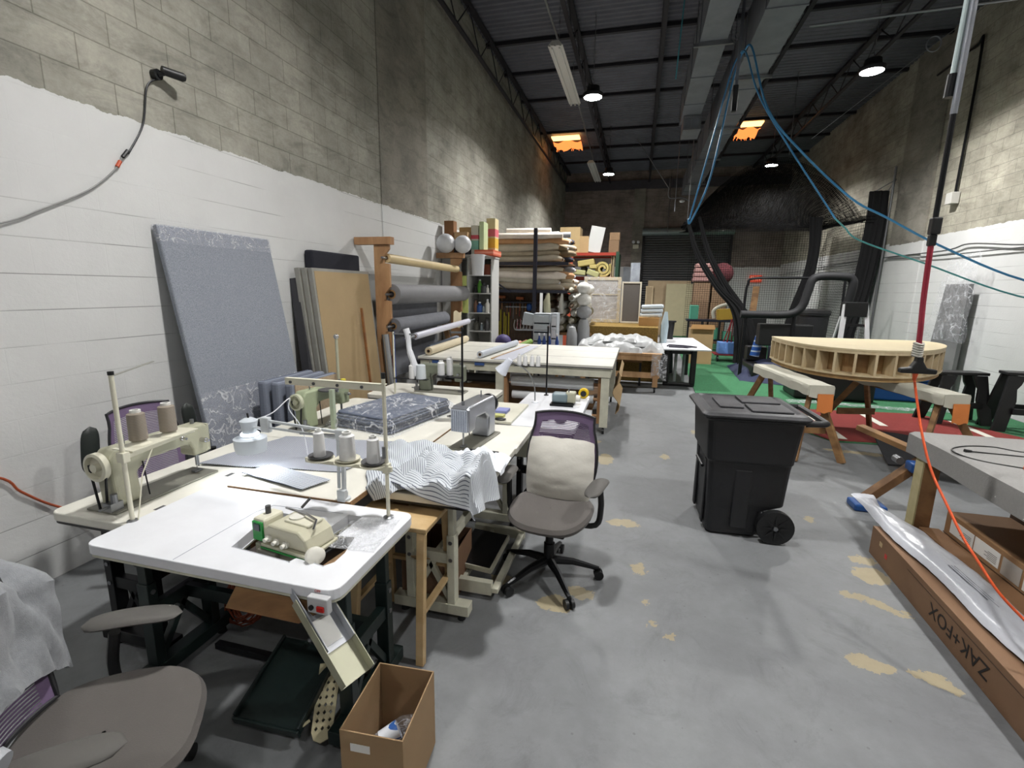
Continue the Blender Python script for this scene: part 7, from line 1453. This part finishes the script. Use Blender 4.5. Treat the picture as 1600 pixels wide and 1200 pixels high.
# ================================================================== ROUND WOODEN FRAME ON SAWHORSES
t = thing('round_frame', 'round pale wooden drum frame with many compartments resting on sawhorses', 'frame', (2.8, 6.8, .82))
front = [(1.875, 7.52), (1.88, 7.1), (1.97, 6.62), (2.14, 6.30), (2.38, 6.12), (2.62, 6.07), (2.86, 6.11), (3.10, 6.24), (3.34, 6.46), (3.55, 6.73), (3.70, 7.0), (3.79, 7.28), (3.79, 7.5), (3.70, 7.62)]
ol = [(p.x, p.y) for p in curve([(a, b, 0) for a, b in front], 5)]
def inset(poly, k, c=(2.8, 7.05)): return [(c[0]+(p[0]-c[0])*k, c[1]+(p[1]-c[1])*k) for p in poly]
MB().prism(ol, 1.160, 1.180).build('top_board', mat('pale birch ply', '#cfc09c', .55, var=.05, vs=4), t); MB().prism(inset(ol, .995), 1.125, 1.1595, holes=[inset(ol, .93)[::-1]]).build('top_rim', pale, t)
MB().prism(ol, .872, .892).build('bottom_board', pale, t); MB().prism(inset(ol, .97), .822, .8715, holes=[inset(ol, .90)[::-1]]).build('bottom_rim', wood('tan ply rim', '#bd9c6a', '#a98758', .6), t)
L_ = [0]; 
for i in range(1, len(ol)): L_.append(L_[-1]+math.dist(ol[i], ol[i-1]))
def at(s_):
    for i in range(1, len(ol)):
        if L_[i] >= s_: f = (s_-L_[i-1])/(L_[i]-L_[i-1]); return Vector((ol[i-1][0]+(ol[i][0]-ol[i-1][0])*f, ol[i-1][1]+(ol[i][1]-ol[i-1][1])*f, 0)), Vector((ol[i][0]-ol[i-1][0], ol[i][1]-ol[i-1][1], 0)).normalized()
    return Vector((*ol[-1], 0)), Vector((1, 0, 0))
nst = 21
for i in range(nst):
    p, tg = at(.012+(L_[-1]-.02)*i/(nst-1)); nr = Vector((-tg.y, tg.x, 0)); c0 = Vector((2.8, 7.0, 0))-p; nr = nr if nr.dot(c0) > 0 else -nr
    Mq = Matrix(((nr.x, tg.x, 0, p.x), (nr.y, tg.y, 0, p.y), (0, 0, 1, 0), (0, 0, 0, 1))); MB().box(.004, .17, -.013, .013, .893, 1.124, Mq).build('divider', pale, t)
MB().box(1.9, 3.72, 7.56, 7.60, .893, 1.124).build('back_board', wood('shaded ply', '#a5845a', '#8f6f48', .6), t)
mb = MB(); ins = inset(ol, .80)
for a, b in zip(ins[:-1], ins[1:]): mb.beam((a[0], a[1], 1.008), (b[0], b[1], 1.008), .012, .23)
mb.build('inner_wall', wood('inner ply wall', '#a98a60', '#94744c', .6), t)
def sawhorse(label, a, b, ztop, foot=.36, pad=True, flap=True, spl=.28):
    a, b = Vector((a[0], a[1], 0)), Vector((b[0], b[1], 0)); d = (b-a).normalized(); q = Vector((-d.y, d.x, 0)); t = thing('sawhorse', label, 'sawhorse', tuple((a+b)/2))
    zt = ztop-.045; U = Vector((0, 0, 1))
    MB().beam(a+U*(zt-.05), b+U*(zt-.05), .09, .09).build('top_beam', oldwood, t, bevel=.003)
    for e, s_ in ((a+d*.12, -1), (b-d*.12, 1)):
        for w_ in (-1, 1):
            MB().beam(e+q*w_*foot+d*s_*spl, e+q*w_*.03+U*(zt-.02), .045, .07).build('leg', oldwood, t, bevel=.002)
        MB().beam(e+q*foot*.62+d*s_*.05+U*.30, e-q*foot*.62+d*s_*.05+U*.30, .03, .08).build('cross_brace', oldwood, t)
    if pad:
        Mq = Matrix(((d.x, q.x, 0, a.x), (d.y, q.y, 0, a.y), (0, 0, 1, 0), (0, 0, 0, 1))); Lg = (b-a).length
        def pf(u, v):
            s_ = (v-.5)*2; x = -.03+(Lg+.06)*u; w = abs(s_)
            if w < .55: y = .12*s_/.55; z = ztop
            else: y = math.copysign(.12+.015, s_); z = ztop-(w-.55)/.45*(.11+.03*mnoise.noise(Vector((u*6, s_, 3))))
            return Mq @ Vector((x, y+.006*math.sin(u*25), z+.004*mnoise.noise(Vector((u*9, v*4, 1)))))
        MB().grid(pf, 40, 22, .012).build('padded_cover', mat('cream canvas pad', '#c2c0b2', .8, bump=.2, bs=40), t)
        for e, s_ in ((0, -1), (Lg, 1)): MB().grid(lambda u, v: Mq @ Vector((e+s_*(.032+.01*v), -.125+.25*u, ztop-.13*v-.0+.01*math.sin(7*u)*v)), 8, 6, .008).build('cover_end', mat('cream canvas end', '#bab8aa', .8), t)
        if flap: MB().grid(lambda u, v: Mq @ Vector((-.05-.015*v, -.12+.16*u, ztop-.09-.20*v+.01*math.sin(9*u)*v)), 8, 8, .004).build('orange_flap', mat('orange cloth', '#c8773a', .8), t)
    return t
sawhorse('wooden sawhorse with cream pad and long orange flap under the left of the round frame', (1.96, 5.72), (1.74, 7.15), .818, .24)
sawhorse('wooden sawhorse with cream pad under the right side of the round frame', (3.12, 5.62), (2.80, 7.0), .818, .38)
# collapsed wooden trestle with blue clamps
t = thing('folding_trestle', 'worn wooden trestle with blue plastic feet between the cart and the cloth table', 'trestle', (2.1, 4.7, 0))
MB().beam((2.02, 4.85, .60), (2.36, 4.35, .50), .09, .045).build('arm', oldwood, t, bevel=.003)
MB().beam((1.93, 4.42, .05), (2.34, 4.40, .50), .10, .06).build('leg', wood('dark worn leg', '#7c5a38', '#5c4026', .7), t, bevel=.003)
bl = mat('blue plastic clamp', '#1d4a86', .4)
MB().box(2.20, 2.38, 4.30, 4.42, .38, .46).build('blue_clamp', bl, t, bevel=.015); MB().box(1.86, 2.10, 4.32, 4.50, 0, .06).build('blue_foot', bl, t, bevel=.015); MB().cyl((2.14, 4.36, .46), (2.14, 4.44, .46), .03, 12).build('bolt_wheel', steel, t)
tag(MB().grid(lambda u, v: (2.55+.9*u+.05*v, 5.4+.55*v-.3*u, .10+.20*v*(1-u*.4)+.03*math.sin(5*u)), 14, 10, .02).build('black_sheet', padm), 'black sheet slumped between the two sawhorses', 'sheet')
# black plastic trestles by the right wall
def ptrestle(label, x0, x1, y, rz, ztop=.74):
    M = Matrix.Translation(((x0+x1)/2, y, 0)) @ Matrix.Rotation(rz, 4, 'Z'); w_ = (x1-x0)/2; t = thing('plastic_trestle', label, 'trestle', ((x0+x1)/2, y, 0), rz)
    MB().box(-w_, w_, -.11, .11, ztop-.04, ztop, M).build('top_shelf', black_pl, t, bevel=.008)
    for s_ in (-1, 1):
        for f_ in (-1, 1):
            MB().prism([(s_*(w_-.02), ztop-.04), (s_*(w_-.20), ztop-.04), (s_*(w_-.16), ztop-.16), (s_*(w_-.12), ztop-.22), (s_*(w_-.13), ztop-.38), (s_*(w_-.05), .0), (s_*(w_+.10), .0), (s_*(w_+.02), ztop-.3)], -.02, .02, M @ Matrix.Translation((0, f_*.17, 0)) @ Matrix.Rotation(f_*.12, 4, 'X') @ Matrix(((1, 0, 0, 0), (0, 0, -1, 0), (0, 1, 0, 0), (0, 0, 0, 1)))).build('leg', black_pl, t, bevel=.006)
    for f_ in (-1, 1): MB().box(-w_+.08, w_-.08, f_*.18-.015, f_*.18+.015, .25, .33, M).build('side_rail', black_pl, t, bevel=.005)
ptrestle('black plastic trestle with a flat top by the right wall, the left one', 4.15, 4.75, 8.0, R(8)); ptrestle('black plastic trestle nearest the right edge of the view', 4.80, 5.42, 7.75, R(-4), .80)
# board and plastic on the right wall
tag(MB().prism([(9.85, 0), (10.75, 0), (10.45, 1.98), (9.80, 1.98)], 5.34, 5.40, Matrix(((0, 0, 1, 0), (1, 0, 0, 0), (0, 1, 0, 0), (0, 0, 0, 1)))).build('grey_board', mat('grey leaning board', '#7f7f7f', .6)), 'grey board leaning against the painted right wall', 'board')
tag(MB().grid(lambda u, v: (5.28-.04*mnoise.noise(Vector((u*5, v*5, 2))), 9.55+(1.25-.45*v)*u, 1.0+1.5*v-.1*u*v), 22, 26).build('clear_plastic', film('hanging clear plastic', (.97, .97, .98), .75, 6, .1)), 'crumpled clear plastic sheet hanging over the grey board on the right wall', 'plastic')
# blue air hoses
hb = mat('blue air hose', '#3a86b8', .4)
tag(MB().tube(curve([(.68, 8, 2.87), (.66, 8, 2.84), (.70, 8, 2.83), (.89, 8, 3.33), (1.0, 8, 3.95), (1.10, 8, 4.7), (1.17, 7.98, 5.0), (1.2, 7.9, 5.04), (1.25, 7.6, 4.95), (1.4, 7, 4.0), (1.85, 7, 3.47), (2.44, 7, 2.93), (2.84, 7, 2.70), (3.45, 7, 2.36), (4.33, 7, 1.97), (5.3, 7, 1.8)], 6), .013, 8).build('air_hose', hb), 'blue air hose looping over the duct and swooping to the right, the upper one', 'hose')
tag(MB().tube(curve([(.68, 8.05, 2.87), (.82, 8.05, 3.55), (.95, 8.05, 4.2), (1.08, 8.05, 4.85), (1.15, 8.0, 5.02), (1.18, 7.6, 4.9), (1.3, 7.1, 4.2), (1.7, 7.1, 3.59), (2.33, 7.1, 2.71)], 6), .011, 8).build('air_hose', hb), 'blue air hose hanging beside the duct, the lower one', 'hose')
tag(MB().tube(curve([(2.33, 7.1, 2.71), (2.45, 7.1, 2.60), (2.64, 7.1, 2.44), (3.35, 7.1, 2.17), (4.36, 7.1, 1.79), (5.4, 7.1, 1.6)], 6), .010, 8).build('teal_hose', mat('teal hose', '#4f9a9e', .4)), 'thin teal hose continuing from the blue one towards the right wall', 'hose')
tag(MB().tube([(.42, 8.5, 6.7), (.35, 8.5, 5.0)], .012, 6).build('hose_end', mat('teal hanging hose', '#4b93a0', .4)), 'short teal hose end hanging from the roof left of the ducts', 'hose')
tag(MB().ball((-3.02, 1.52, 1.26), .06, 6, (1.2, 1, .6)).build('black_lamp_head', black_pl), 'black object edge at the far left above the table', 'fixture') if False else None
